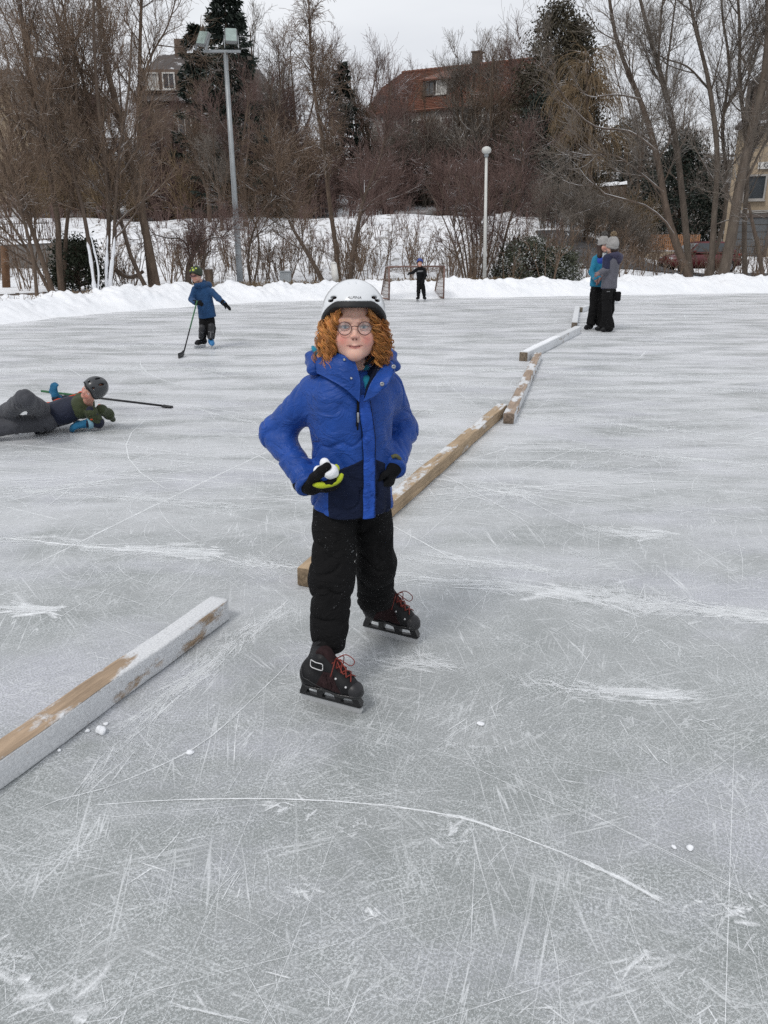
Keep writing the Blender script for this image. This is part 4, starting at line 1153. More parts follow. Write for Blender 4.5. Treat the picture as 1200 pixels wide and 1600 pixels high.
def spruce(px_, top, Yd, H, w, seed, label, nb=150):
    g = np.random.default_rng(seed); q = at(px_, top, Yd); base = np.array((q[0], Yd, q[2] - H))
    th = thing('spruce_tree', label, 'tree', base)
    part('trunk', *tube_vf(np.array([base, base + (0, 0, H * 0.5), base + (0, 0, H)]), [0.2, 0.12, 0.02], 8), M_BARK, th)
    t = g.random(nb) ** 0.85; a = g.uniform(0, 6.28, nb); L = w * (1 - t) ** 0.8 * g.uniform(0.7, 1.1, nb) + 0.25
    p = base + np.c_[t * 0, t * 0, 0.06 * H + t * H * 0.93]; K = 9
    s = np.linspace(0, 1, K)
    B_ = np.zeros((nb, K, 3))
    B_[:, :, 0] = p[:, :1] + np.cos(a)[:, None] * L[:, None] * s; B_[:, :, 1] = p[:, 1:2] + np.sin(a)[:, None] * L[:, None] * s
    B_[:, :, 2] = p[:, 2:] + L[:, None] * (-0.55 * s + 0.40 * s ** 2.2)
    mb = MB().add(*tubes_np(B_, np.tile(np.linspace(0.03, 0.008, K), (nb, 1)), 3))
    # hanging side twigs covered in needles
    m = nb * 46; i = g.integers(0, nb, m); f = 0.15 + 0.85 * g.random(m) ** 0.8; k = np.clip(f * (K - 1), 0, K - 1.01); k0 = k.astype(int); fr = (k - k0)[:, None]
    o = B_[i, k0] * (1 - fr) + B_[i, k0 + 1] * fr
    d = nrm(np.c_[np.cos(a[i]), np.sin(a[i]), -0.7 * np.ones(m)] + g.normal(size=(m, 3)) * 0.75); l = (0.22 + 0.22 * g.random(m))[:, None]
    w_ = nrm(np.cross(d, g.normal(size=(m, 3)))) * 0.055
    V = np.stack([o - w_ * 0.6, o + d * l * 0.5 - w_, o + d * l, o + d * l * 0.5 + w_], 1).reshape(-1, 3)
    mb.add(V, np.arange(m * 4).reshape(-1, 4))
    part('crown', *mb.get(), M_SPRUCE, th, smooth=False)
    return th
spruce(347, -62, 46, 12.5, 2.45, 1, 'big dark spruce rising behind the floodlights', 230)
spruce(303, 34, 49, 8.0, 1.9, 4, 'smaller dark conifer at the left side of the big spruce', 130)
spruce(532, 92, 58, 6.5, 1.2, 2, 'slim dark conifer among bare trees left of the red roof', 90)
q = at(878, 8, 48)
clump_tree('brown_evergreen', (q[0], 48, 2.4), q[2] - 2.4, [(0, 0.9), (0.15, 1.5), (0.45, 2.1), (0.7, 1.9), (0.85, 1.3), (0.95, 0.7), (1, 0.2)], 330, 80, 0.34, 0.085, M_EVER, 3, 'massive brown green evergreen right of the red roof, top cut by sky')
q = at(905, 40, 47)
clump_tree('brown_evergreen', (q[0], 47, 2.2), q[2] - 2.2, [(0, 0.7), (0.2, 1.2), (0.5, 1.6), (0.8, 1.0), (1, 0.2)], 230, 70, 0.32, 0.085, M_EVER, 5, 'shorter brown evergreen joined to the right of the massive one')
q = at(855, 150, 45)
clump_tree('yew_tree', (q[0], 46, 2.6), q[2] - 2.6, [(0, 0.8), (0.3, 1.5), (0.7, 1.1), (1, 0.15)], 150, 70, 0.30, 0.08, M_SPRUCE, 6, 'dark yew low in front of the massive brown evergreen')
q = at(1055, 225, 52)
clump_tree('yew_tree', (q[0], 50, 0.8), q[2] - 0.8, [(0, 1.6), (0.3, 2.4), (0.7, 1.9), (1, 0.3)], 190, 70, 0.40, 0.10, M_SPRUCE, 8, 'broad dark yew above the orange fence behind the willows')
q = at(985, 190, 74)
clump_tree('yew_tree', (q[0], 74, 4), q[2] - 4, [(0, 1.6), (0.4, 2.2), (0.8, 1.4), (1, 0.3)], 110, 60, 0.45, 0.13, M_SPRUCE, 9, 'distant dark evergreen on the right hillside')
q = gnd(125, 457, 0.3)
clump_tree('evergreen_bush', (at(124, 455, 25)[0], 25, 0.1), 1.55, [(0, 0.5), (0.4, 0.75), (0.8, 0.6), (1, 0.3)], 90, 70, 0.14, 0.05, M_BOX, 10, 'dark green bush behind the bank beside the snow plastered stems', 'bush', None, 0.04, ('stem', 'foliage'))
for (px_, w, H, lab, sd) in ((822, 1.15, 1.5, 'snow dusted evergreen bush, the larger, behind the bank right of the white lamp', 11), (868, 0.8, 1.1, 'snow dusted evergreen bush, the smaller, left of the two women', 12)):
    q = at(px_, 430, 30)
    clump_tree('evergreen_bush', (q[0], 30, 0.1), H, [(0, w * 0.9), (0.4, w), (0.8, w * 0.7), (1, w * 0.25)], 120, 70, 0.17, 0.045, M_RHODO, sd, lab, 'bush', None, 0.04, ('stem', 'foliage'))
# weeping brown boughs before the evergreens
st = [px_stem([(925, 330), (922, 260), (918, 170), (915, 80)], 44, 0.16, 0.04, 0.2, 70)]
tree('weeping_tree', st, 171, [dict(n=46, lo=1.4, hi=2.4, ang=55, K=8, up=0.16, wander=0.08, rk=0.010, rmin=0.012, t0=0.25, short=0.4, droop=0.5),
                               dict(n=420, lo=1.0, hi=2.2, ang=30, K=6, up=-0.1, wander=0.10, rk=0.004, rmin=0.009, t0=0.2, short=0.2, droop=0.6),
                               dict(n=2200, lo=0.5, hi=1.2, ang=22, K=4, up=-0.2, wander=0.10, rk=0.003, rmin=0.008, t0=0.1, short=0.2, droop=0.6)],
     'ochre brown weeping tree hanging in front of the brown evergreens', 'tree', None, (M_BARK, M_TWIGO))
# ================================================================ BUILDINGS, WALLS, LAMPS
def tiles(name, c0, c1, rows=9.0, cols=14.0, axis=(0, 0, 0), snow=0.0):
    m, t, b = new_mat(name); q = NT(t); v = q.coord()
    c = q.ramp(q.noise(v, 1.2, 5, 0.7), [(0.3, c0), (0.7, c1)])
    c = q.mix(0.5, c, q.ramp(q.noise(v, 14, 3), [(0.35, tuple(x * 0.55 for x in c0)), (0.65, c1)]))
    if snow: c = q.mix(q.ramp(q.noise(v, 0.9, 5), [(0.62 - 0.3 * snow, 0.0), (0.70 - 0.3 * snow, 0.9)]), c, (0.8, 0.82, 0.85))
    t.links.new(c, b.inputs['Base Color']); b.inputs['Roughness'].default_value = 0.8
    return m
M_RED = tiles('red_tiles', (0.130, 0.055, 0.036), (0.235, 0.092, 0.054))
M_DARKROOF = tiles('dark_roof', (0.055, 0.045, 0.042), (0.10, 0.085, 0.078), snow=0.10)
M_GREYROOF = tiles('grey_roof', (0.085, 0.080, 0.078), (0.15, 0.14, 0.135), snow=0.3)
M_PLW = plain('white_plaster', (0.32, 0.305, 0.285), 0.9, 0.3, 1.5, bump=0.3, bscale=20, bdist=0.01)
M_PLB = plain('beige_plaster', (0.34, 0.27, 0.19), 0.9, 0.20, 1.2, bump=0.3, bscale=20, bdist=0.01)
M_PLT = plain('brown_cladding', (0.13, 0.095, 0.075), 0.9, 0.25, 1.5, bump=0.3, bscale=20, bdist=0.01)
M_STONE = plain('grey_stone', (0.17, 0.16, 0.15), 0.9, 0.35, 3, bump=0.5, bscale=14, bdist=0.02)
M_WFRAME = plain('white_frame', (0.62, 0.61, 0.58), 0.5)
M_DFRAME = plain('dark_frame', (0.10, 0.08, 0.07), 0.6)
M_GLASS = plain('window_glass', (0.035, 0.042, 0.048), 0.08, 0.1, spec=0.8)
M_CURTAIN = plain('curtained_glass', (0.42, 0.41, 0.39), 0.25, 0.2, 3)
M_GARAGE = plain('grey_steel_door', (0.10, 0.105, 0.11), 0.55, 0.1)
M_ROOFWOOD = plain('eaves_wood', (0.09, 0.06, 0.045), 0.8)
M_STEEL = plain('galvanised_steel', (0.33, 0.35, 0.36), 0.45, 0.15, 3, metal=0.35)
M_LAMPW = plain('white_lamp_paint', (0.58, 0.58, 0.55), 0.45, 0.12, 3)
M_RUST = plain('rusty_red_paint', (0.19, 0.115, 0.095), 0.7, 0.35, 8)
M_NET = plain('brown_net', (0.17, 0.12, 0.09), 0.9)

class Frame:
    """a house's own axes: u along its length (to the right), w into depth, z up"""
    def __init__(s, o, u):
        s.o = np.asarray(o, float); s.u = nrm(np.array((u[0], u[1], 0.0))); s.w = np.array((-s.u[1], s.u[0], 0)); s.z = np.array((0, 0, 1.0))
    def __call__(s, a, b, c): return s.o + s.u * a + s.w * b + s.z * c
    def box(s, mb, c, size, bev=0): return mb.box(s(*c), size, s.u, s.w, s.z, bev)

def slab(mb, quad, th):
    """a roof plane with thickness"""
    q = np.asarray(quad, float); n = nrm(np.cross(q[1] - q[0], q[2] - q[0])); n = n if n[2] > 0 else -n
    k = len(q); V = np.r_[q, q - n * th]
    F = [tuple(range(k)), tuple(range(k, 2 * k))[::-1]] + [(i, k + i, k + (i + 1) % k, (i + 1) % k) for i in range(k)]
    if np.dot(np.cross(q[1] - q[0], q[2] - q[0]), n) < 0: F = [f[::-1] for f in F]
    mb.add(V, F)

def window(fr, a, b, c, w, h, parent, glass=None, mat=None, bars=1, depth=0.12):
    """a window standing in the face b: frame, sill, bars and a recessed pane"""
    mb = MB(); t = 0.09
    for da in (-w / 2, w / 2): fr.box(mb, (a + da, b - 0.04, c), (t, depth, h + t))
    for dc in (-h / 2, h / 2): fr.box(mb, (a, b - 0.043, c + dc), (w - t, depth, t))
    for i in range(bars):
        fr.box(mb, (a - w / 2 + w * (i + 1) / (bars + 1), b - 0.03, c), (0.05, 0.06, h - t))
    f = part('window', *mb.get(), mat or M_WFRAME, parent, False)
    mb = MB(); fr.box(mb, (a, b + 0.0, c), (w - t, 0.02, h - t)); part('pane', *mb.get(), glass or M_GLASS, f, False)
    mb = MB(); fr.box(mb, (a, b - 0.09, c - h / 2 - 0.075), (w + 0.2, 0.22, 0.05)); part('sill', *mb.get(), mat or M_WFRAME, f, False)
    return f

# ---- house with the red tiled roof on the hilltop
pl, pr = at(628, 110, 76), at(856, 95, 70)
fr = Frame((pl[0], pl[1], 0), (pr - pl)[:2]); Lr = np.linalg.norm((pr - pl)[:2]); zr = (pl[2] + pr[2]) / 2
ze = at(680, 168, 69)[2]; zg = 6.0; dp = 4.6
h = thing('red_roofed_house', 'big pale house with red tiled roof and dormer on the hilltop', 'house', (pl[0], pl[1], zg))
mb = MB(); fr.box(mb, (Lr / 2, 0, (ze + zg) / 2), (Lr + 1.7, dp * 2 - 0.8, ze - zg)); part('wall', *mb.get(), M_PLW, h, False)
mb = MB(); o = 1.2; rise = zr - ze
hz = zr - rise * 0.36
slab(mb, [fr(-o, -dp, ze), fr(Lr + 1, -dp, ze), fr(Lr + 1, 0, zr), fr(0, 0, zr), fr(-o, -dp * 0.36, hz)], 0.18)
slab(mb, [fr(-o, dp, ze), fr(Lr + 1, dp, ze), fr(Lr + 1, 0, zr), fr(0, 0, zr), fr(-o, dp * 0.36, hz)], 0.18)
slab(mb, [fr(-o, -dp * 0.36, hz + .01), fr(-o, dp * 0.36, hz + .01), fr(0, 0, zr + .01)], 0.18)
rf = part('roof', *mb.get(), M_RED, h, False)
mb = MB(); mb.add([fr(-o + .5, -dp * 0.9, ze), fr(-o + .5, dp * 0.9, ze), fr(-o + .5, dp * .34, hz - .2), fr(-o + .5, -dp * .34, hz - .2)], np.array([(0, 1, 2, 3)]))
part('gable', *mb.get(), M_PLT, h, False)
# tile courses: raised rows across the slope, and the ribs of the tiles (too small to tell apart one by one)
mb = MB(); nv = 26
for i in range(1, nv):
    f_ = i / nv; zc = ze + rise * f_; b_ = -dp * (1 - f_); xa = -o if zc < hz else -o * (zr - zc) / (zr - hz)
    p0, p1 = fr(xa, b_, zc + 0.03), fr(Lr + 1, b_, zc + 0.03); mb.box((p0 + p1) / 2, (np.linalg.norm(p1 - p0), 0.10, 0.05), p1 - p0, fr.w, fr.z)
tag(part('tile_courses', *mb.get(), M_RED, rf, False), kind='stuff')
mb = MB(); fr.box(mb, (Lr * 0.53, 0.2, zr + 0.2), (0.7, 0.7, 1.5)); fr.box(mb, (Lr * 0.53, 0.2, zr + 0.98), (0.85, 0.85, 0.10)); part('chimney', *mb.get(), M_PLT, rf, False)
mb = MB()
for i in range(34): mb.tube([fr(i * (Lr + 1) / 34, 0, zr + 0.03), fr((i + 0.93) * (Lr + 1) / 34, 0, zr + 0.05)], [0.13, 0.15], 6)
tag(part('ridge_tiles', *mb.get(), M_RED, rf), kind='stuff')
# dormer
da = Lr * 0.36; dz = ze + rise * 0.30; db = -dp * 0.70
mb = MB(); fr.box(mb, (da, db + 1.2, dz + 0.65), (2.3, 2.4, 1.3)); dm = part('dormer', *mb.get(), M_DFRAME, h, False)
mb = MB(); slab(mb, [fr(da - 1.5, db - 0.35, dz + 1.25), fr(da + 1.5, db - 0.35, dz + 1.25), fr(da + 1.2, -0.6, zr - 0.25), fr(da - 0.2, -0.6, zr - 0.25)], 0.12); part('dormer_roof', *mb.get(), M_RED, dm, False)
window(fr, da + 0.55, db - 0.03, dz + 0.62, 0.85, 0.95, h, M_CURTAIN); window(fr, da - 0.55, db - 0.03, dz + 0.62, 0.85, 0.95, h, M_GLASS, M_DFRAME)
mb = MB(); fr.box(mb, (da - 5.0, -dp * 0.75 - 0.05, ze + rise * 0.28), (0.9, 0.5, 0.9), 0.05); sk = part('skylight', *mb.get(), M_GREYROOF, rf, False)
for i, a in enumerate((1.2, 3.6, 6.2, 8.8, 11.2)):
    window(fr, a, -dp + 0.36, ze - 1.35, 1.0, 1.3, h, M_GLASS if i != 2 else M_CURTAIN)
    window(fr, a, -dp + 0.36, ze - 4.2, 1.0, 1.3, h)
# ---- dark mansard house, left
zt, zm, zb = at(262, 79, 64)[2], at(220, 112, 62)[2], at(210, 158, 61)[2]
xa, xb = at(246, 80, 64)[0], at(388, 92, 64)[0]
h = thing('dark_house', 'dark brown house with mansard roof half hidden by the spruce', 'house', ((xa + xb) / 2, 65, 4))
fr = Frame((0, 65, 0), (1, 0)); A0, A1 = at(207, 158, 61)[0], at(419, 158, 61)[0]; M0, M1 = at(221, 110, 62.5)[0], at(408, 122, 62.5)[0]
mb = MB()
slab(mb, [fr(M0, -2.6, zm), fr(M1, -2.6, zm), fr(xb, 0, zt), fr(xa, 0, zt)], 0.15); slab(mb, [fr(M0, 2.6, zm), fr(M1, 2.6, zm), fr(xb, 0, zt), fr(xa, 0, zt)], 0.15)
slab(mb, [fr(M0, -2.6, zm), fr(M0, 2.6, zm), fr(xa, 0, zt + .01)], 0.15); slab(mb, [fr(M1, -2.6, zm), fr(M1, 2.6, zm), fr(xb, 0, zt + .01)], 0.15)
for s in (-1, 1): slab(mb, [fr(A0, s * 4.2, zb), fr(A1, s * 4.2, zb), fr(M1, s * 2.6, zm - .02), fr(M0, s * 2.6, zm - .02)], 0.15)
slab(mb, [fr(A0, -4.2, zb), fr(A0, 4.2, zb), fr(M0, 2.6, zm - .02), fr(M0, -2.6, zm - .02)], 0.15); slab(mb, [fr(A1, -4.2, zb), fr(A1, 4.2, zb), fr(M1, 2.6, zm - .02), fr(M1, -2.6, zm - .02)], 0.15)
rf = part('roof', *mb.get(), M_DARKROOF, h, False)
mb = MB(); fr.box(mb, ((A0 + A1) / 2, 0, (zb + 4) / 2), (A1 - A0 - 0.6, 7.8, zb - 4)); part('wall', *mb.get(), M_PLT, h, False)
xc = at(277, 72, 64)[0]; mb = MB(); fr.box(mb, (xc, 0, zt + 0.25), (0.75, 0.7, 1.3)); part('chimney', *mb.get(), M_PLT, rf, False)
xw = at(256, 128, 62)[0]; zw = at(256, 128, 61.3)[2]
mb = MB(); fr.box(mb, (xw, -3.1, zw), (2.6, 1.6, 1.5)); part('dormer', *mb.get(), M_PLT, h, False)
window(fr, xw - 0.55, -3.94, zw, 0.8, 1.0, h, M_CURTAIN); window(fr, xw + 0.6, -3.94, zw, 0.8, 1.0, h, M_GLASS)
for a in (-2.5, 2.0, 5.0): window(fr, xw + 4 + a, -3.93, zb - 1.6, 0.9, 1.2, h)
# ---- beige house, far left
zt, ze = at(50, 108, 60)[2], at(50, 126, 56)[2]
h = thing('beige_house', 'beige house with low grey roof behind the leftmost bare trees', 'house', (at(40, 150, 60)[0], 60, 3))
fr = Frame((0, 60, 0), (1, 0.0)); A0, A1 = at(-40, 130, 57)[0], at(112, 131, 57)[0]; R0, R1 = at(10, 105, 60)[0], at(74, 110, 60)[0]
mb = MB()
for s in (-1, 1): slab(mb, [fr(A0, s * 4, ze), fr(A1, s * 4, ze), fr(R1, 0, zt), fr(R0, 0, zt)], 0.15)
slab(mb, [fr(A0, -4, ze), fr(A0, 4, ze), fr(R0, 0, zt + .01)], 0.15); slab(mb, [fr(A1, -4, ze), fr(A1, 4, ze), fr(R1, 0, zt + .01)], 0.15)
rf = part('roof', *mb.get(), M_GREYROOF, h, False)
mb = MB(); fr.box(mb, (R1 - 0.2, 0, zt + 0.1), (0.9, 0.8, 1.1)); part('chimney', *mb.get(), M_PLT, rf, False)
mb = MB(); fr.box(mb, ((A0 + A1) / 2, 0, (ze + 2) / 2), (A1 - A0 - 0.7, 7.4, ze - 2)); part('wall', *mb.get(), M_PLB, h, False)
for px_ in (30, 62, 96): window(fr, at(px_, 140, 56.3)[0], -3.73, ze - 1.25, 1.0, 1.2, h, M_CURTAIN if px_ == 30 else M_GLASS)
# ---- garage house, right edge
YG = 45.5
o_ = at(1136, 330, YG); fr = Frame((o_[0], YG, 0), (0.90, -0.436)); zg = 0.6
def fa(px, py, b=0.0):
    """a pixel seen on the facade (b metres behind it): distance along it and height"""
    dx, dv = (px - 600) / FPX, (800 - py) / FPX
    r_ = np.array((dx, CP + dv * SP, dv * CP - SP)); t = np.dot(fr.o + fr.w * b - (0, 0, CAMH), fr.w) / np.dot(r_, fr.w)
    p = np.array((0, 0, CAMH)) + r_ * t; return float(np.dot(p - fr.o, fr.u)), float(p[2])
A0, A1 = 0.0, 9.0
h = thing('garage_house', 'beige house with grey garage door, partly behind the right willows', 'house', fr(0, 0, zg))
zE = fa(1168, 197)[1]; (a1, z1), (a2, z2) = fa(1176, 128), fa(1203, 100)
ae = fa(1167, 197)[0]
mb = MB(); fr.box(mb, ((A0 + A1) / 2, 4, (zE + zg) / 2), (A1 - A0, 8, zE - zg)); part('wall', *mb.get(), M_PLB, h, False)
mb = MB()
slab(mb, [fr(ae, -0.5, zE), fr(a1, -0.5, z1), fr(a1, 8.3, z1), fr(ae, 8.3, zE)], 0.2)
slab(mb, [fr(a1, -0.5, z1 - .01), fr(a2, -0.5, z2), fr(a2, 8.3, z2), fr(a1, 8.3, z1 - .01)], 0.2)
slab(mb, [fr(a2, -0.5, z2 - .01), fr(A1 + .3, -0.5, z2 - 3.6), fr(A1 + .3, 8.3, z2 - 3.6), fr(a2, 8.3, z2 - .01)], 0.2)
slab(mb, [fr(-0.15, -0.4, zE - 0.05), fr(ae, -0.4, zE + 0.01), fr(ae, 4, zE + 1.3), fr(0.3, 4, zE + 1.3)], 0.18)
part('roof', *mb.get(), M_DARKROOF, h, False)
mb = MB(); mb.add([fr(ae + .1, -0.2, zE - .01), fr(A1, -0.2, zE - .01), fr(A1, -0.2, z2 - 3.4), fr(a2, -0.2, z2 - .25), fr(a1 + .1, -0.2, z1 - .25)], [(0, 1, 2, 3, 4)]); part('gable', *mb.get(), M_ROOFWOOD, h, False)
mb = MB(); fr.box(mb, (fa(1186, 184)[0] + 2.2, -0.35, zE + 0.12), (4.4, 0.3, 0.12)); part('eave_snow', *mb.get(), M_SNOW, h, False)
ga, gb = fa(1139, 397)[0], fa(1193, 397)[0]; gt = fa(1165, 340)[1]
mb = MB()
for a in (ga - 0.07, gb + 0.07): fr.box(mb, (a, -0.05, (gt + zg) / 2), (0.14, 0.14, gt - zg))
fr.box(mb, ((ga + gb) / 2, -0.053, gt + 0.09), (gb - ga + 0.34, 0.14, 0.18)); gd = part('garage_door', *mb.get(), M_DFRAME, h, False)
np_ = 6
for i in range(np_): mb = MB(); fr.box(mb, ((ga + gb) / 2, -0.02, zg + (i + 0.5) * (gt - zg) / np_), (gb - ga, 0.06, (gt - zg) / np_ - 0.03), 0.01); part('panel', *mb.get(), M_GARAGE, gd, False)
aw_, zw_ = fa(1180, 293); window(fr, aw_, -0.02, zw_, 1.0, 1.2, h, M_GLASS, M_PLW, 0)
a_, z_ = fa(1170, 331); mb = MB(); fr.box(mb, (a_ + 2.4, -0.06, z_), (6.5, 0.12, 0.16)); part('string_course', *mb.get(), M_PLW, h, False)
# sign with dark letters, running out of the picture
as_, zs_ = fa(1185, 259)
sg = thing('house_sign', 'white sign board with dark letters GU on the garage house', 'sign', fr(as_, -0.1, zs_))
mb = MB(); fr.box(mb, (as_ + 0.62, -0.1, zs_), (1.26, 0.05, 0.34)); part('board', *mb.get(), M_WFRAME, sg, False)
def lettering(txt, size, mat, parent, place, name='lettering', ext=0.0, shear=0.0):
    """flat letters; place maps (n,3) letter points (x right, y up, z out) to the world"""
    cu = bpy.data.curves.new('letters', 'FONT'); cu.body = txt; cu.size = size; cu.align_x, cu.align_y = 'CENTER', 'CENTER'; cu.extrude = ext; cu.shear = shear
    cu.resolution_u = 4
    ob = bpy.data.objects.new('letters', cu); scene.collection.objects.link(ob)
    bpy.context.view_layer.update()
    me = bpy.data.meshes.new_from_object(ob.evaluated_get(bpy.context.evaluated_depsgraph_get()))
    V = np.array([v.co[:] for v in me.vertices]); F = [tuple(p.vertices) for p in me.polygons]
    bpy.data.objects.remove(ob); bpy.data.curves.remove(cu); bpy.data.meshes.remove(me)
    return part(name, place(V), F, mat, parent, False)
M_INK = plain('sign_ink', (0.03, 0.03, 0.035), 0.6)
lettering('GU', 0.34, M_INK, sg, lambda V: np.array([fr(as_ + 0.50 + v[0], -0.131 - v[2], zs_ + v[1]) for v in V]), ext=0.004)
# ---- shed with a snow covered roof beyond the women
q = at(915, 391, 40); fr = Frame((q[0], 40, 0), (1, 0.1)); zt = q[2]
h = thing('garden_shed', 'low shed with a thick snow covered roof behind the two women', 'shed', (q[0], 40, 0))
mb = MB(); fr.box(mb, (0.2, 1, zt / 2), (2.6, 2.0, zt)); part('wall', *mb.get(), M_PLT, h, False)
gxx, gyy = np.meshgrid(np.linspace(-1.4, 1.8, 26), np.linspace(-0.25, 2.2, 14), indexing='ij')
zz = zt + 0.58 * np.clip(np.minimum(np.minimum((gxx + 1.4) / 1.2, (1.8 - gxx) / 0.5), np.minimum((gyy + 0.25) / 1.0, (2.2 - gyy) / 0.6)), 0, 1) ** 0.7 + 0.03 * np.sin(gxx * 4 + gyy * 3) - 0.02
part('snow_cover', np.stack([fr(a, b, c) for a, b, c in zip(gxx.ravel(), gyy.ravel(), zz.ravel())]), grid_faces(26, 14), M_SNOW, h)
mb = MB(); fr.box(mb, (0.2, 0.98, zt - 0.03), (3.1, 2.4, 0.10)); part('roof', *mb.get(), M_DARKROOF, h, False)

# ---- low walls with snow lying on top
def snow_wall(p0, p1, h, th, mat, label, cap_h=0.14, post=False):
    p0, p1 = np.asarray(p0, float), np.asarray(p1, float); d = p1 - p0; L = np.linalg.norm(d); u = d / L; wv = nrm(np.array((-u[1], u[0], 0)))
    o = thing('garden_wall', label, 'wall', (p0 + p1) / 2 - (0, 0, h), 'low walls on the slopes')
    mb = MB(); mb.box((p0 + p1) / 2 - (0, 0, h / 2 + 0.15), (L, th, h + 0.3), u, wv, (0, 0, 1), 0.02); part('wall', *mb.get(), mat, o, False)
    n = max(12, int(L * 6)); s = np.linspace(0, 1, n); v = np.linspace(-1, 1, 7)
    c = p0 + d * s[:, None]; nz = Noise(1.2, int(abs(p0[0] * 7)) + 3)(c)
    G = c[:, None, :] + wv * (v[None, :, None] * (th / 2 + 0.05)); G[:, :, 2] += (cap_h * (1 + 0.5 * nz))[:, None] * np.sqrt(np.clip(1 - v ** 2, 0, 1))[None] - 0.01
    part('snow_cap', G, grid_faces(n, 7), M_SNOW, o)
    return o
snow_wall(at(-30, 384, 34), at(133, 377, 34.5), 1.0, 0.4, M_STONE, 'grey stone retaining wall with snow on top, at far left', 0.12)
snow_wall(at(770, 341, 47), at(862, 336, 48), 0.9, 0.7, M_PLT, 'brown wall with a broad snow top right of the white lamp', 0.35)
snow_wall(at(846, 314, 53), at(912, 312, 53), 1.1, 0.4, M_PLB, 'beige wall higher up the slope above the broad snowy wall', 0.16)
snow_wall(at(925, 293, 56), at(978, 288, 56), 0.6, 0.5, M_PLT, 'short snow topped wall among brush above the two women', 0.22)
snow_wall(at(912, 230, 70), at(952, 224, 70), 0.7, 0.6, M_PLT, 'highest snow topped wall, near the weeping tree', 0.3)
snow_wall(at(1000, 392, 44), at(1098, 392, 44), 0.75, 0.3, M_PLB, 'low beige wall carrying the orange wooden fence', 0.02)
# railing on the left wall
a, c = at(-30, 381, 34.2), at(80, 378, 34.4)
o = thing('iron_railing', 'thin dark railing on top of the grey stone wall', 'railing', (a + c) / 2)
for k, dz in enumerate((0.12, 0.75)): part('rail', *tube_vf([a + (0, 0, dz), c + (0, 0, dz)], 0.025, 6), M_DFRAME, o)
bm_ = None
for i in range(30):
    p = a + (c - a) * i / 29
    if bm_ is None:
        bm_ = part('bar', *tube_vf([p, p + (0, 0, 0.85)], 0.016, 5), M_DFRAME, o); p_first = p
    else:
        b2 = bm_.copy(); scene.collection.objects.link(b2); b2.location = tuple(p - p_first)
# orange board fence
a, c = at(1014, 391, 44), at(1092, 391, 44)
o = thing('board_fence', 'orange brown board fence on the low wall under the yew', 'fence', (a + c) / 2)
M_FENCE = plain('orange_boards', (0.30, 0.150, 0.075), 0.75, 0.25, 5)
for dz in (0.18, 0.62): mb = MB(); mb.box((a + c) / 2 + (0, 0.05, dz), (c[0] - a[0], 0.05, 0.08)); part('rail', *mb.get(), M_FENCE, o, False)
b0 = None; nb = 24
for i in range(nb):
    p = a + (c - a) * (i + 0.5) / nb
    if b0 is None:
        mb = MB(); mb.box(p + (0, 0, 0.40), (0.085, 0.028, 0.80), bev=0.006); b0 = part('board', *mb.get(), M_FENCE, o, False); p_first = p
    else:
        b2 = b0.copy(); scene.collection.objects.link(b2); b2.location = tuple(p - p_first + np.array((0, 0, rs.uniform(-0.02, 0.02))))
# ---- road with the red car
xx = np.linspace(7.5, 60, 50); yy = np.linspace(34, 40.6, 8); XX, YY = np.meshgrid(xx, yy, indexing='ij')
M_ROAD = plain('wet_asphalt', (0.075, 0.075, 0.078), 0.6, 0.3, 2)
tag(part('road', np.stack([XX, YY, ground_z(XX, YY) + 0.035], -1), grid_faces(50, 8), M_ROAD), kind='structure')

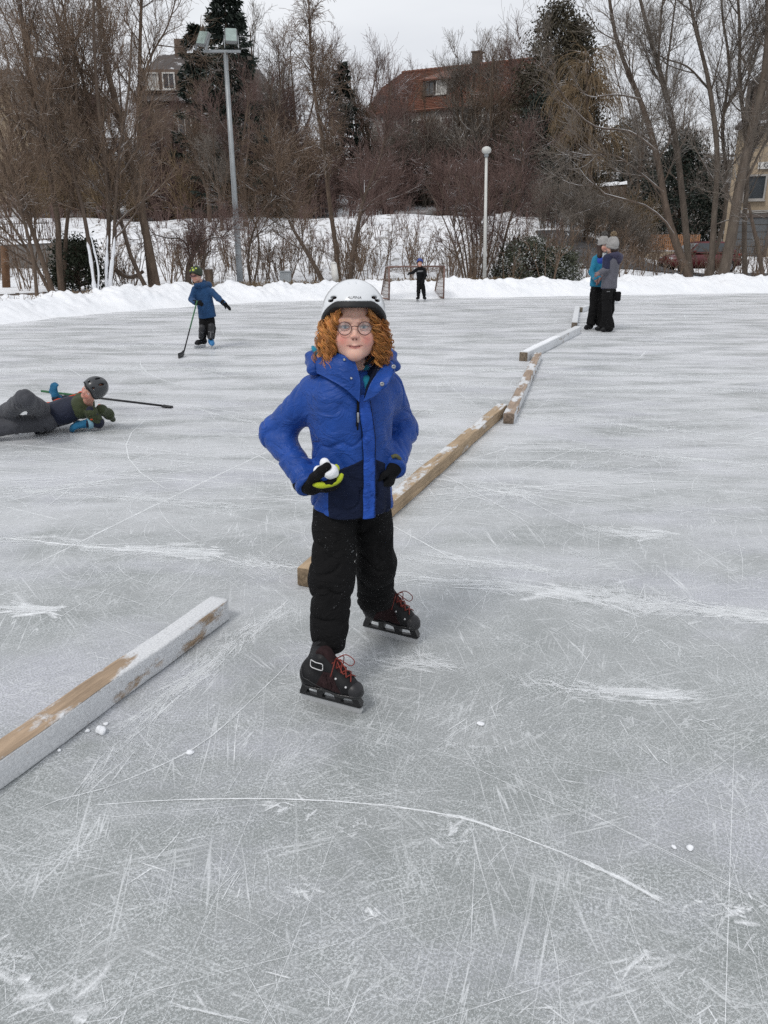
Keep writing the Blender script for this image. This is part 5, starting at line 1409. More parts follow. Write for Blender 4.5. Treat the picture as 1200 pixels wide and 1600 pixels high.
def car(pos, ang):
    M_CAR = plain('red_car_paint', (0.115, 0.016, 0.019), 0.3, 0.08, 3, coat=0.5); M_TYRE = plain('tyre_rubber', (0.02, 0.02, 0.02), 0.85); M_RIM = plain('alloy_rim', (0.4, 0.4, 0.42), 0.35, metal=0.8)
    M_HEAD = plain('headlight_glass', (0.65, 0.66, 0.68), 0.1); M_TAIL = plain('tail_light_red', (0.35, 0.01, 0.01), 0.15); M_TRIM = plain('black_trim', (0.02, 0.02, 0.022), 0.6)
    o = thing('parked_car', 'dark red small car parked on the road behind the willow trunks', 'car', pos)
    c, s = math.cos(ang), math.sin(ang)
    W = lambda V: np.asarray(V, float) @ np.array([(c, s, 0), (-s, c, 0), (0, 0, 1)]) + pos
    xs = np.array([-1.80, -1.74, -1.5, -1.2, -0.7, 0, 0.6, 0.95, 1.3, 1.62, 1.76, 1.80])
    lowz = np.array([0.42, 0.30, 0.24, 0.22, 0.20, 0.20, 0.20, 0.21, 0.23, 0.25, 0.32, 0.42])
    topz = np.array([0.62, 0.86, 0.92, 0.94, 0.95, 0.95, 0.94, 0.93, 0.88, 0.80, 0.68, 0.55])
    hw = np.array([0.62, 0.72, 0.78, 0.80, 0.81, 0.81, 0.81, 0.80, 0.78, 0.72, 0.64, 0.56])
    S = 14; V = []
    for x, l, t_, w in zip(xs, lowz, topz, hw):
        for k in range(S):
            a = 2 * math.pi * k / S; ca, sa = math.cos(a), math.sin(a)
            V.append((x, w * np.sign(ca) * abs(ca) ** 0.45, (l + t_) / 2 + (t_ - l) / 2 * np.sign(sa) * abs(sa) ** 0.5))
    K = len(xs); F = [(i * S + j, i * S + (j + 1) % S, (i + 1) * S + (j + 1) % S, (i + 1) * S + j) for i in range(K - 1) for j in range(S)]
    F += [tuple(range(S))[::-1], tuple((K - 1) * S + j for j in range(S))]
    part('body', W(V), F, M_CAR, o)
    cab = [(-1.45, 0.93), (-1.25, 1.32), (-0.75, 1.45), (0.05, 1.45), (0.45, 1.36), (1.0, 0.93)]
    V = []; n = len(cab)
    for sgn in (-1, 1):
        for x, z in cab: V.append((x, sgn * (0.76 - 0.22 * (z - 0.93) / 0.52), z))
    F = [(i, i + 1, n + i + 1, n + i) for i in range(n - 1)] + [tuple(range(n))[::-1], tuple(range(n, 2 * n))]
    part('cabin', W(V), F, M_CAR, o, False)
    def pane(pts, nm='window'):
        q = np.array(pts); nn = nrm(np.cross(q[1] - q[0], q[2] - q[0])); ctr = np.array((0, 0, 1.0)); nn = nn if np.dot(nn, q.mean(0) - ctr) > 0 else -nn
        mb = MB(); slab2 = np.r_[q + nn * 0.012, q - nn * 0.01]; k = len(q)
        mb.add(slab2, [tuple(range(k)), tuple(range(k, 2 * k))[::-1]] + [(i, k + i, k + (i + 1) % k, (i + 1) % k) for i in range(k)]); part(nm, W(mb.get()[0]), mb.get()[1], M_GLASS, o, False)
    yy_ = lambda z: 0.762 - 0.22 * (z - 0.93) / 0.52
    for sg_ in (-1, 1):
        for x0, x1, x2, x3 in ((-1.2, -0.30, -0.30, -1.02), (-0.22, 0.84, 0.42, -0.22)):
            pane([(x0, sg_ * yy_(0.98), 0.98), (x1, sg_ * yy_(0.98), 0.98), (x2, sg_ * yy_(1.36), 1.36), (x3, sg_ * yy_(1.36), 1.36)])
        mb = MB(); mb.box((0.72, sg_ * 0.86, 0.99), (0.12, 0.16, 0.12), bev=0.03); part('wing_mirror', W(mb.get()[0]), mb.get()[1], M_CAR, o, False)
        mb = MB(); mb.box((1.64, sg_ * 0.50, 0.66), (0.22, 0.28, 0.14), bev=0.04); part('headlight', W(mb.get()[0]), mb.get()[1], M_HEAD, o, False)
        mb = MB(); mb.box((-1.68, sg_ * 0.60, 0.78), (0.16, 0.20, 0.24), bev=0.04); part('tail_light', W(mb.get()[0]), mb.get()[1], M_TAIL, o, False)
        for x in (-1.12, 1.12):
            pts = [(x, sg_ * 0.66, 0.31), (x, sg_ * 0.685, 0.31), (x, sg_ * 0.80, 0.31), (x, sg_ * 0.825, 0.31)]
            wh = part('wheel', *[W(tube_vf(pts, [0.27, 0.31, 0.31, 0.27], 20)[0]), tube_vf(pts, [0.27, 0.31, 0.31, 0.27], 20)[1]], M_TYRE, o)
            pr_ = [(x, sg_ * 0.80, 0.31), (x, sg_ * 0.834, 0.31)]; v_, f_ = tube_vf(pr_, [0.19, 0.17], 12); part('rim', W(v_), f_, M_RIM, wh, False)
    pane([(1.0, -0.70, 0.95), (1.0, 0.70, 0.95), (0.50, 0.56, 1.35), (0.50, -0.56, 1.35)], 'windscreen'); pane([(-1.46, -0.70, 0.98), (-1.46, 0.70, 0.98), (-1.27, 0.58, 1.30), (-1.27, -0.58, 1.30)], 'rear_window')
    mb = MB(); mb.box((1.74, 0, 0.36), (0.14, 1.2, 0.14), bev=0.03); part('bumper', W(mb.get()[0]), mb.get()[1], M_TRIM, o, False)
    mb = MB(); mb.box((-1.75, 0, 0.40), (0.14, 1.3, 0.16), bev=0.03); part('bumper', W(mb.get()[0]), mb.get()[1], M_TRIM, o, False)
pc = at(1090, 426, 39.2); car(np.array((pc[0], 39.2, float(ground_z(pc[0], 39.2)) + 0.035)), math.pi + 0.12)

# ---- floodlight mast
b_ = at(376, 452, 27.0); b_[2] = 0.05; t_ = at(352, 82, 27.0)
o = thing('floodlight_mast', 'tall grey mast carrying two floodlights at the left', 'light mast', b_)
part('pole', *tube_vf(np.array([b_, b_ * 0.5 + t_ * 0.5, t_]), [0.105, 0.085, 0.065], 14), M_STEEL, o)
cb = part('crossbar', *box_vf(t_ + (-0.10, 0, 0.03), (1.15, 0.10, 0.07), bev=0.01), M_STEEL, o, False)
for s, dx, rot in ((1, 0.22, 10), (-1, -0.62, -32)):
    c = t_ + (dx, -0.08, 0.42 if s > 0 else 0.34); X_ = np.array((math.cos(R(rot)), math.sin(R(rot)), -0.18 if s < 0 else 0)); Z_ = nrm(np.array((0.25 * (s < 0) , 0.28, 1.0))); X_ = nrm(X_); Y_ = nrm(np.cross(Z_, X_)); Z_ = np.cross(X_, Y_)
    fl_ = part('floodlight', *box_vf(c, (0.38, 0.17, 0.42), X_, Y_, Z_, 0.04), plain('floodlight_housing', (0.24, 0.25, 0.25), 0.5, 0.1), o, False)
    part('lens', *box_vf(c - Y_ * 0.090, (0.32, 0.012, 0.36), X_, Y_, Z_), plain('floodlight_glass', (0.32, 0.40, 0.37), 0.12, 0.25, 6, spec=0.8), fl_, False)
    mb = MB()
    for e in (-1, 1): mb.box(c + X_ * e * 0.21 - Z_ * 0.17, (0.02, 0.06, 0.36), X_, Y_, Z_)
    part('bracket', *mb.get(), M_STEEL, fl_, False)
for s in (-1, 1):
    part('cable', *tube_vf(smooth_path([t_ + (0.03 * s, -0.06, -0.02), t_ + (0.20 * s, -0.10, -0.22), t_ + (0.24 * s, -0.10, -0.42), t_ + (0.06 * s, -0.09, -0.52)], 14), 0.012, 5), M_DFRAME, o)
# ---- white lamp post with a round head, and a far thin one
def lamp_post(px0, py0, px1, py1, Yd, r, label, ball, mat):
    b_ = at(px0, py0, Yd); b_[2] = min(b_[2], float(ground_z(b_[0], Yd))) ; t_ = at(px1, py1, Yd)
    o = thing('lamp_post', label, 'lamp post', b_)
    part('pole', *tube_vf(np.array([b_, (b_ + t_) / 2, t_]), [r * 1.25, r, r * 0.8], 12), mat, o)
    if ball:
        V = [];
        pr_ = [(0.0, 0.02), (0.02, 0.10), (0.07, 0.155), (0.14, 0.165), (0.20, 0.13), (0.235, 0.06), (0.245, 0.01)]
        part('lamp_head', *tube_vf([t_ + (0, 0, z - 0.02) for z, _ in pr_], [r_ for _, r_ in pr_], 16), M_LAMPW, o)
        part('collar', *tube_vf([t_ + (0, 0, -0.1), t_ + (0, 0, 0.02)], 0.075, 12), M_STEEL, o)
    else:
        part('lamp_head', *box_vf(t_ + (0, 0, 0.06), (0.55, 0.25, 0.12), bev=0.04), mat, o)
    return o
lamp_post(757, 442, 760, 240, 28.5, 0.055, 'white lamp post with round head behind the right of the goal', True, M_LAMPW)
lamp_post(816, 342, 819, 246, 47, 0.05, 'small thin lamp post with flat head further up the slope', False, plain('rusty_lamp_steel', (0.22, 0.19, 0.18), 0.6))
# ---- small things behind the bank
b_ = at(447, 448, 27.5); b_[2] = 0.1
o = thing('utility_cabinet', 'small grey utility cabinet behind the bank left of the boy', 'cabinet', b_)
part('body', *box_vf(b_ + (0, 0, 0.24), (0.36, 0.28, 0.52), bev=0.01), M_STEEL, o, False); part('lid', *box_vf(b_ + (0, 0, 0.52), (0.40, 0.32, 0.04), bev=0.01), M_STEEL, o, False)
part('door', *box_vf(b_ + (0, -0.145, 0.24), (0.30, 0.012, 0.44)), M_STEEL, o, False)
b_ = at(526, 446, 25.5); b_[2] = 0.2; t_ = at(521, 412, 25.5)
o = thing('marker_post', 'white plastic post leaning behind the white helmet', 'post', b_)
part('pole', *tube_vf(np.array([b_, t_]), [0.11, 0.10], 12), M_WFRAME, o); part('cap', *tube_vf(np.array([t_, t_ + nrm(t_ - b_) * 0.05]), [0.105, 0.06], 12), M_WFRAME, o)
b_ = at(327, 455, 26); b_[2] = 0.05; t_ = at(326, 421, 26)
solo('wooden_post', *tube_vf(np.array([b_, (b_ + t_) / 2 + (0.01, 0, 0), t_, t_ + (0, 0, 0.02)]), [0.15, 0.135, 0.13, 0.10], 12), M_BARK, 'thick brown wooden post right behind the dark blue skater', 'post', b_)
b_ = at(8, 438, 27); b_[2] = 0.05; t_ = at(7, 385, 27)
solo('wooden_post', *tube_vf(np.array([b_, t_, t_ + (0, 0, 0.02)]), [0.13, 0.12, 0.09], 10), plain('brown_post', (0.14, 0.075, 0.04), 0.9, 0.3, 6), 'reddish brown post at the far left edge before the stone wall', 'post', b_)
q = [at(180, 421, 25.2), at(190, 429, 25.2), at(205, 433, 25.3), at(216, 429, 25.4), at(224, 424, 25.5)]
solo('bent_bough', *tube_vf(smooth_path(q, 16), np.linspace(0.075, 0.05, 16), 8), M_BARK, 'dark sagging bough curving low between the left tree trunks', 'bough', q[2])
q0, q1 = at(-40, 464, 22.6), at(252, 452, 24.2)
o = thing('low_rail', 'long low wooden rail along the bank under the left trees', 'rail', (q0 + q1) / 2)
part('rail', *box_vf((q0 + q1) / 2, (np.linalg.norm(q1 - q0), 0.06, 0.09), q1 - q0, nrm(np.cross((0, 0, 1), q1 - q0)), (0, 0, 1)), M_DFRAME, o, False)
for i in range(7):
    p = q0 + (q1 - q0) * (i + 0.5) / 7; part('post', *box_vf(p + (0, 0.07, -0.15), (0.08, 0.08, 0.42)), M_DFRAME, o, False)

# ---- the small hockey goal
gl, gr = gnd(608, 469), gnd(693, 467)
gh = at(694, 416, gr[1])[2]; u = nrm(gr - gl); wv = np.array((-u[1], u[0], 0)); Lg = np.linalg.norm(gr - gl)
o = thing('hockey_goal', 'small rusty hockey goal with brown net at the far bank', 'goal', (gl + gr) / 2)
part('post', *tube_vf([gl, gl + (0, 0, gh)], 0.024, 10), M_RUST, o); part('post', *tube_vf([gr, gr + (0, 0, gh)], 0.024, 10), M_RUST, o)
part('crossbar', *tube_vf([gl + (0, 0, gh), gr + (0, 0, gh)], 0.022, 10), M_RUST, o)
bl, br = gl + wv * 0.75 + (0, 0, 0.03), gr + wv * 0.75 + (0, 0, 0.03)
part('back_frame', *MB().tube(smooth_path([gl + (0, 0, 0.03), bl, (bl + br) / 2, br, gr + (0, 0, 0.03)], 40), 0.022, 6).get(), M_RUST, o)
tl, tr = gl + wv * 0.30 + (0, 0, gh - 0.02), gr + wv * 0.30 + (0, 0, gh - 0.02)
mb = MB(); mb.tube([gl + (0, 0, gh), tl, bl], 0.018, 6); mb.tube([gr + (0, 0, gh), tr, br], 0.018, 6); mb.tube([tl, tr], 0.018, 6); part('stay', *mb.get(), M_RUST, o)
# net: cords of the two sides, gathered, and a sagging strip under the bar
lines = []
for e, (a0, a1, a2) in ((0, (gl, tl, bl)), (1, (gr, tr, br))):
    for i in range(13):
        f_ = i / 12; p = a0 + (0, 0, gh) + (a1 - a0 - (0, 0, gh)) * min(1, f_ * 1.4); q = a0 + (a2 - a0) * f_
        lines.append(smooth_path([p, (p + q) / 2 + u * (0.03 - 0.06 * e), q], 6))
    for j in range(9):
        z = gh * (j + 0.5) / 9; f_ = 1 - 0.55 * z / gh; lines.append(smooth_path([a0 + (0, 0, z), a0 + wv * 0.72 * f_ * 0.5 + u * (0.03 - 0.06 * e) + (0, 0, z - 0.02), a0 + wv * 0.72 * f_ + (0, 0, z)], 6))
for i in range(34):
    f_ = i / 33; p = gl + (gr - gl) * f_ + (0, 0, gh); lines.append(smooth_path([p, p + wv * 0.12 + (0, 0, -0.05 - 0.05 * (i % 3)), p + wv * 0.30 + (0, 0, -0.03 - 0.10 * math.sin(f_ * 3.1))], 6))
for j in range(5):
    lines.append(smooth_path([gl + wv * 0.07 * j + (0, 0, gh - 0.03 * j), (gl + gr) / 2 + wv * 0.07 * j + (0, 0, gh - 0.05 * j - 0.02), gr + wv * 0.07 * j + (0, 0, gh - 0.03 * j)], 6))
for i in range(24):
    f_ = i / 23; p = bl + (br - bl) * f_; lines.append(smooth_path([p, p - wv * 0.04 + (0, 0, 0.05), p - wv * 0.10 + (0, 0, 0.02)], 6))
P_ = np.stack(lines); tag(part('net', *tubes_np(P_, np.full(P_.shape[:2], 0.006), 3), M_NET, o), kind='stuff')
# ================================================================ PEOPLE
M_SKIN = vcol_mat('skin', 0.5, 0.12, 0.35)
M_BLUE = fabric('blue_shell', (0.012, 0.060, 0.285), 0.46, 0.60, 10, dust=0.0, sheen=0.05, spec=0.25)
M_BLUE2 = fabric('blue_placket', (0.014, 0.072, 0.37), 0.5, 0.5, 16, sheen=0.05, spec=0.25)
M_NAVY = fabric('navy_shell', (0.0045, 0.009, 0.030), 0.75, 0.5, 22, sheen=0.02, spec=0.2)
M_TEAL = fabric('teal_fleece', (0.015, 0.22, 0.34), 0.85, 0.3, 40)
M_BLACK = fabric('black_trousers', (0.0068, 0.0066, 0.0070), 0.8, 0.6, 15, dust=0.4, sheen=0.0, spec=0.14)
M_BLACKK = fabric('black_knit', (0.006, 0.006, 0.007), 0.85, 0.3, 40, sheen=0.02, spec=0.15)
M_LIME = fabric('lime_fabric', (0.42, 0.50, 0.02), 0.7, 0.3, 60)
M_SHELL = plain('white_shell', (0.72, 0.74, 0.76), 0.22, 0.03, 6, spec=0.5, coat=0.4)
M_RIMB = plain('black_rubber', (0.014, 0.014, 0.015), 0.6, 0.1)
M_HAIR = vcol_mat('hair', 0.45, 0, 0.5, 0.0)
M_METAL = plain('snap_metal', (0.35, 0.36, 0.38), 0.35, 0.1, metal=0.9)
M_STEELB = plain('blade_steel', (0.50, 0.51, 0.52), 0.32, 0.1, 20, metal=0.35)
M_BOOT = plain('skate_boot', (0.0095, 0.0095, 0.0105), 0.5, 0.35, 30, spec=0.22, bump=0.3, bscale=200, bdist=0.001)
M_TOE = plain('skate_toe_cap', (0.026, 0.026, 0.028), 0.4, 0.15, 30, spec=0.3)
M_HOLD = plain('skate_holder', (0.010, 0.010, 0.011), 0.3, 0.1, spec=0.5)
M_SUEDE = plain('maroon_suede', (0.026, 0.014, 0.015), 0.9, 0.4, 40, spec=0.15)
M_LACE = plain('red_lace', (0.20, 0.036, 0.026), 0.8, 0.2)
M_WHITE = plain('white_print', (0.6, 0.6, 0.6), 0.6)

def basis(fwd, up=(0, 0, 1)):
    """columns: right as seen by someone facing the figure ... i.e. figure's left hand side = +x, forward = +y, up = +z"""
    f = nrm(fwd); u = np.asarray(up, float); u = nrm(u - f * np.dot(u, f)); l = np.cross(u, f)
    return np.stack([l, f, u])     # rows: left, forward, up

def head_sdf(q, s=1.0, ears=True):
    """a child's head in its own axes (x: its left, y: forward, z: up), size s"""
    q = q / s
    d = ell(q, (0, -0.012, 0.030), (0.071, 0.090, 0.078))
    d = smin(d, ell(q, (0, 0.026, -0.030), (0.0585, 0.060, 0.067)), 0.03)
    for sx in (-1, 1):
        d = smin(d, ell(q, (sx * 0.034, 0.052, -0.029), (0.0255, 0.0225, 0.025)), 0.036)
        d = smin(d, cap(q, (sx * 0.048, 0.012, -0.055), (sx * 0.009, 0.063, -0.079), 0.0155, 0.0145), 0.025)
        d = smin(d, cap(q, (sx * 0.014, 0.080, 0.027), (sx * 0.046, 0.062, 0.027), 0.009, 0.008), 0.016)
        if ears: d = smin(d, ell(q, (sx * 0.073, -0.006, 0.000), (0.010, 0.018, 0.028)), 0.008)
    d = smin(d, ell(q, (0, 0.067, -0.080), (0.0165, 0.016, 0.0135)), 0.018)
    for sx in (-1, 1):
        d = smax(d, -ell(q, (sx * 0.030, 0.092, 0.007), (0.019, 0.017, 0.012)), 0.012)
    d = smin(d, cap(q, (0, 0.076, 0.010), (0, 0.0945, -0.019), 0.0050, 0.0074), 0.013)
    for sx in (-1, 1):
        d = smin(d, ell(q, (sx * 0.0085, 0.0895, -0.0225), (0.0056, 0.0078, 0.0054)), 0.004)
        d = smax(d, -ell(q, (sx * 0.0048, 0.0985, -0.0305), (0.0026, 0.005, 0.0028)), 0.003)
    # lips, the corners drawn up a little
    for sx in (-1, 1): d = smin(d, cap(q, (sx * 0.020, 0.0725, -0.0490), (0, 0.0840, -0.0520), 0.0032, 0.0046), 0.005)
    d = smin(d, cap(q, (-0.011, 0.0765, -0.0580), (0.011, 0.0765, -0.0580), 0.0046), 0.006)
    for sx in (-1, 1):
        d = smax(d, -cap(q, (0, 0.0900, -0.0552), (sx * 0.0265, 0.0745, -0.0490), 0.0022, 0.0018), 0.002)
    return d * s

def head_cols(V, q, base=(0.74, 0.455, 0.36)):
    """skin with redder cheeks, nose, lips and pale forehead"""
    c = np.tile(np.array(base), (len(q), 1))
    def tint(center, r, col, a):
        w = np.exp(-(((q - np.array(center)) / np.array(r)) ** 2).sum(1))[:, None] * a
        c[:] = c * (1 - w) + np.array(col) * w
    for sx in (-1, 1):
        tint((sx * 0.038, 0.07, -0.032), (0.020, 0.04, 0.020), (0.66, 0.215, 0.175), 0.8)
    tint((0, 0.10, -0.022), (0.012, 0.02, 0.012), (0.68, 0.32, 0.25), 0.5)
    tint((0, 0.07, -0.088), (0.02, 0.03, 0.014), (0.66, 0.33, 0.26), 0.5)
    zl = q[:, 2] + 0.0552 - 8.0 * q[:, 0] ** 2
    w = (np.clip((0.021 - np.abs(q[:, 0])) / 0.006, 0, 1) * np.clip((0.0066 - np.abs(zl + 0.0004)) / 0.003, 0, 1) * (q[:, 1] > 0.062))[:, None] * 0.8
    c[:] = c * (1 - w) + np.array((0.46, 0.155, 0.14)) * w
    m = (np.abs(zl) < 0.0012) & (np.abs(q[:, 0]) < 0.026) & (q[:, 1] > 0.060); c[m] = (0.20, 0.06, 0.05)
    m = (np.abs(np.abs(q[:, 0]) - 0.0048) < 0.003) & (np.abs(q[:, 2] + 0.0305) < 0.0026) & (q[:, 1] > 0.088); c[m] = (0.22, 0.08, 0.06)
    for sx in (-1, 1):      # brows
        x = np.abs(q[:, 0]); m = (x > 0.014) & (x < 0.046) & (np.abs(q[:, 2] - (0.0285 + 0.05 * (x - 0.014) - 1.6 * (x - 0.014) ** 2)) < 0.0026) & (q[:, 1] > 0.04)
        c[m] = (0.58, 0.33, 0.22)
    return c

def add_head(root, c, fwd, up, s, v, neck_to, neck_r, name='body', chest=None, base=(0.74, 0.455, 0.36), eyes=True, iris=(0.10, 0.16, 0.22)):
    B = basis(fwd, up); c = np.asarray(c, float)
    def f(P):
        q = (P - c.astype(np.float32)) @ B.T.astype(np.float32)
        d = head_sdf(q, s)
        n0 = c + (np.array((0, -0.012, -0.055)) * s) @ B
        d = smin(d, cap(P, n0, neck_to, neck_r, neck_r * 1.05), 0.02 * s)
        if chest is not None: d = smin(d, cap(P, neck_to, chest[0], neck_r * 1.05, chest[1]), 0.04 * s)
        return d
    pts = [c + 0.125 * s, c - 0.125 * s, np.asarray(neck_to) - neck_r * 1.3, np.asarray(neck_to) + neck_r * 1.3]
    if chest is not None: pts += [np.asarray(chest[0]) - chest[1], np.asarray(chest[0]) + chest[1]]
    pts = np.array(pts)
    V, F = solid(f, pts.min(0) - 0.02, pts.max(0) + 0.02, v)
    q = ((V - c) @ B.T) / s
    o = part(name, V, F, M_SKIN, root, cols=head_cols(V, q, base))
    if eyes:
        for sx in (-1, 1):
            mb = MB(); n = 14
            th = np.linspace(0, math.pi, n); ph = np.linspace(0, 2 * math.pi, 16, endpoint=False)
            q = np.stack([np.sin(th)[:, None] * np.cos(ph), np.cos(th)[:, None] + 0 * ph, np.sin(th)[:, None] * np.sin(ph)], -1)   # pole forward
            r_ = np.array((0.0150, 0.0120, 0.0082))
            W = c + ((q * r_ + np.array((sx * 0.0300, 0.0690, 0.0065))) * s).reshape(-1, 3) @ B
            a = np.degrees(np.repeat(th[:, None], 16, 1)).ravel()
            rr = np.hypot(q[..., 0] * r_[0] * 1.0, q[..., 2] * r_[2]).ravel() / 0.0056
            front = q[..., 1].ravel() > 0
            col = np.where((front & (rr < 0.45))[:, None], (0.01, 0.01, 0.012), np.where((front & (rr < 1.05))[:, None], iris, (0.62, 0.58, 0.56)))
            i, j = np.meshgrid(np.arange(n - 1), np.arange(16), indexing='ij'); j2 = (j + 1) % 16
            Fq = np.stack([i * 16 + j, (i + 1) * 16 + j, (i + 1) * 16 + j2, i * 16 + j2], -1).reshape(-1, 4)
            part('eye', W, Fq, M_SKIN, root, cols=col)
    return f, B

def helmet(root, c, B, s, v, rad, mats, front=0.072, side=0.015, vents=(), trim=True, ctr=(0, 0.0, 0.045), brim=0.018):
    """shell cut along an arched lower edge (high in front, low at the sides and back), with a trim band below it"""
    c = np.asarray(c, float); rad = np.array(rad); ctr = np.array(ctr)
    def loc(P): return ((P - c.astype(np.float32)) @ B.T.astype(np.float32)) / s
    def edge(q): return side + (front - side) * np.clip((q[:, 1] + 0.01) / 0.10, 0, 1) ** 1.5 - 0.030 * np.clip((-q[:, 1] - 0.02) / 0.08, 0, 1)
    def sh(q, g): return ell(q, ctr, rad + g)
    def f(P):
        q = loc(P); d = np.maximum(sh(q, 0), -sh(q, -0.014)); d = smax(d, edge(q) + brim - q[:, 2], 0.004)
        for (vc, vr) in vents: d = smax(d, -ell(q, vc, vr), 0.003)
        return d * s
    def ft(P):
        q = loc(P); d = np.maximum(sh(q, 0.003), -sh(q, -0.018)); e = edge(q)
        return smax(d, np.maximum(e - q[:, 2], q[:, 2] - e - brim - 0.001), 0.003) * s
    R_ = 0.16 * s
    ho = part('helmet', *solid(f, c - R_, c + R_ + 0.02, v), mats[0], root)
    if trim: part('helmet_trim', *solid(ft, c - R_, c + R_ + 0.02, v), mats[1], ho)
    return ho, f

def glove_sdf(P, w, d, n, s=1.0, curl=(0.3, 0.4, 0.5, 0.6), thumb=0.5, side=1, thick=1.0):
    """a gloved hand: w wrist, d along the hand, n the back of the hand; side +1: the thumb lies towards d x n"""
    d, n = nrm(d), nrm(n); n = nrm(n - d * np.dot(n, d)); t = np.cross(d, n) * side
    M = np.stack([d, t, n])
    R_ = rbox(P, w + d * 0.038 * s, (0.042 * s, 0.034 * s, 0.017 * s), 0.014 * s, M)
    o = smin(R_, cap(P, w - d * 0.035 * s, w + d * 0.01 * s, 0.031 * s, 0.027 * s), 0.015 * s)
    for i in range(4):
        b = w + d * 0.070 * s + t * (0.0255 - 0.017 * i) * s
        L = (0.058, 0.066, 0.060, 0.048)[i] * s; cu = curl[i]; r = (0.0105, 0.0108, 0.0104, 0.0095)[i] * s * thick
        p = [b]; dd = d
        for k in range(3):
            a = cu * (0.7 + 0.5 * k); dd = nrm(dd * math.cos(a) - n * math.sin(a)); p.append(p[-1] + dd * L * (0.45, 0.32, 0.23)[k])
        o = np.minimum(o, chain(P, p, [r, r, r * 0.96, r * 0.9], 0.003)) if False else smin(o, chain(P, p, [r, r, r * 0.96, r * 0.9], 0.003), 0.003 * s)
    b = w + d * 0.022 * s + t * 0.026 * s
    t1 = nrm(d * 0.65 + t * 0.8 - n * 0.25 * thumb); t2 = nrm(d * 0.9 + t * (0.45 - 0.5 * thumb) - n * 0.7 * thumb)
    return smin(o, chain(P, [b, b + t1 * 0.035 * s, b + t1 * 0.035 * s + t2 * 0.036 * s], [0.0145 * s, 0.0130 * s, 0.0105 * s], 0.004), 0.008 * s)

# ---------------------------------------------------------------- the boy in the blue jacket
HO = np.array((-0.13, 2.56, 0.0))
boy = thing('person', 'red curly haired child in white helmet, glasses and bright blue jacket standing nearest', 'person', HO)
HC = np.array((-0.097, 2.545, 1.286)); HS = 0.985
hf = nrm((0.06, -1, 0.09))
_, HB = add_head(boy, HC, hf, (0, 0, 1), HS, 0.0026, (-0.10, 2.575, 1.12), 0.036, chest=((-0.11, 2.58, 1.02), 0.07), iris=(0.07, 0.11, 0.15))
H2W = lambda q: HC + (np.asarray(q, float) * HS) @ HB

# eyelids
for sx in (-1, 1):
    for up_, nm in ((1, 'eyelid'), (-1, 'eyelid')):
        a = np.linspace(0.15, math.pi - 0.15, 9)
        p = np.c_[sx * 0.0300 + 0.0150 * np.cos(a), 0.0775 + 0.0045 * np.sin(a), 0.0065 + up_ * 0.0066 * np.sin(a)]
        part(nm, *tube_vf(H2W(p), np.full(9, 0.0019 * HS), 6), M_SKIN, boy, cols=np.tile(np.array((0.16, 0.08, 0.06) if up_ > 0 else (0.46, 0.24, 0.18)), (54, 1)))

# helmet
vents = [((sx * 0.066, 0.078, 0.098), (0.012, 0.03, 0.0055)) for sx in (-1, 1)] + [((sx * 0.074, 0.064, 0.088), (0.010, 0.03, 0.004)) for sx in (-1, 1)] + \
        [((sx * 0.012, 0.06, 0.158), (0.007, 0.02, 0.02)) for sx in (-1, 1)] + [((sx * 0.05, -0.02, 0.15), (0.014, 0.03, 0.02)) for sx in (-1, 1)]
HR = (0.1055, 0.124, 0.110)
hel, hel_f = helmet(boy, HC, HB, HS, 0.0034, HR, (M_SHELL, M_RIMB), front=0.066, side=0.012, vents=vents, ctr=(0, -0.004, 0.048), brim=0.019)
# straps and buckle hanging at the cheeks
for sx in (-1, 1):
    part('strap', *tube_vf(H2W(smooth_path([(sx * 0.089, 0.03, 0.02), (sx * 0.086, 0.032, -0.03), (sx * 0.066, 0.035, -0.085), (sx * 0.03, 0.045, -0.115)], 14)), 0.005, 6), M_BLACKK, hel)
# the maker's name across the front
def on_helmet(V):
    x, z = V[:, 0], 0.097 + V[:, 1] - 1.5 * V[:, 0] ** 2
    O = H2W(np.c_[x, np.full(len(x), 0.2), z]); D = np.tile(-HB[1], (len(x), 1))
    return trace(hel_f, O, D) + HB[1] * (0.0008 + V[:, 2:3])
lettering('ALPINA', 0.0115, plain('helmet_logo', (0.06, 0.06, 0.065), 0.5), hel, lambda V: on_helmet(V * (1.15, 1, 1)), 'logo', 0.0, 0.25)

# glasses: round dark frames with misted lenses
M_LENS = bpy.data.materials.new('misted_lens'); M_LENS.use_nodes = True; _t = M_LENS.node_tree; _t.nodes.clear(); _g = NT(_t)
_o = _g.n('ShaderNodeOutputMaterial'); _m = _g.n('ShaderNodeMixShader'); _tr = _g.n('ShaderNodeBsdfTransparent'); _p = _g.n('ShaderNodeBsdfPrincipled')
_p.inputs['Base Color'].default_value = (0.62, 0.66, 0.70, 1); _p.inputs['Roughness'].default_value = 0.12
_t.links.new(_g.ramp(_g.noise(_g.coord(), 60, 3), [(0.35, 0.08), (0.7, 0.24)]), _m.inputs[0]); _t.links.new(_tr.outputs[0], _m.inputs[1]); _t.links.new(_p.outputs[0], _m.inputs[2]); _t.links.new(_m.outputs[0], _o.inputs[0])
M_GFR = plain('glasses_frame', (0.10, 0.045, 0.040), 0.4)
gl_ = None; n = 30; a = np.linspace(0, 2 * math.pi, n, endpoint=False)
mb = MB()
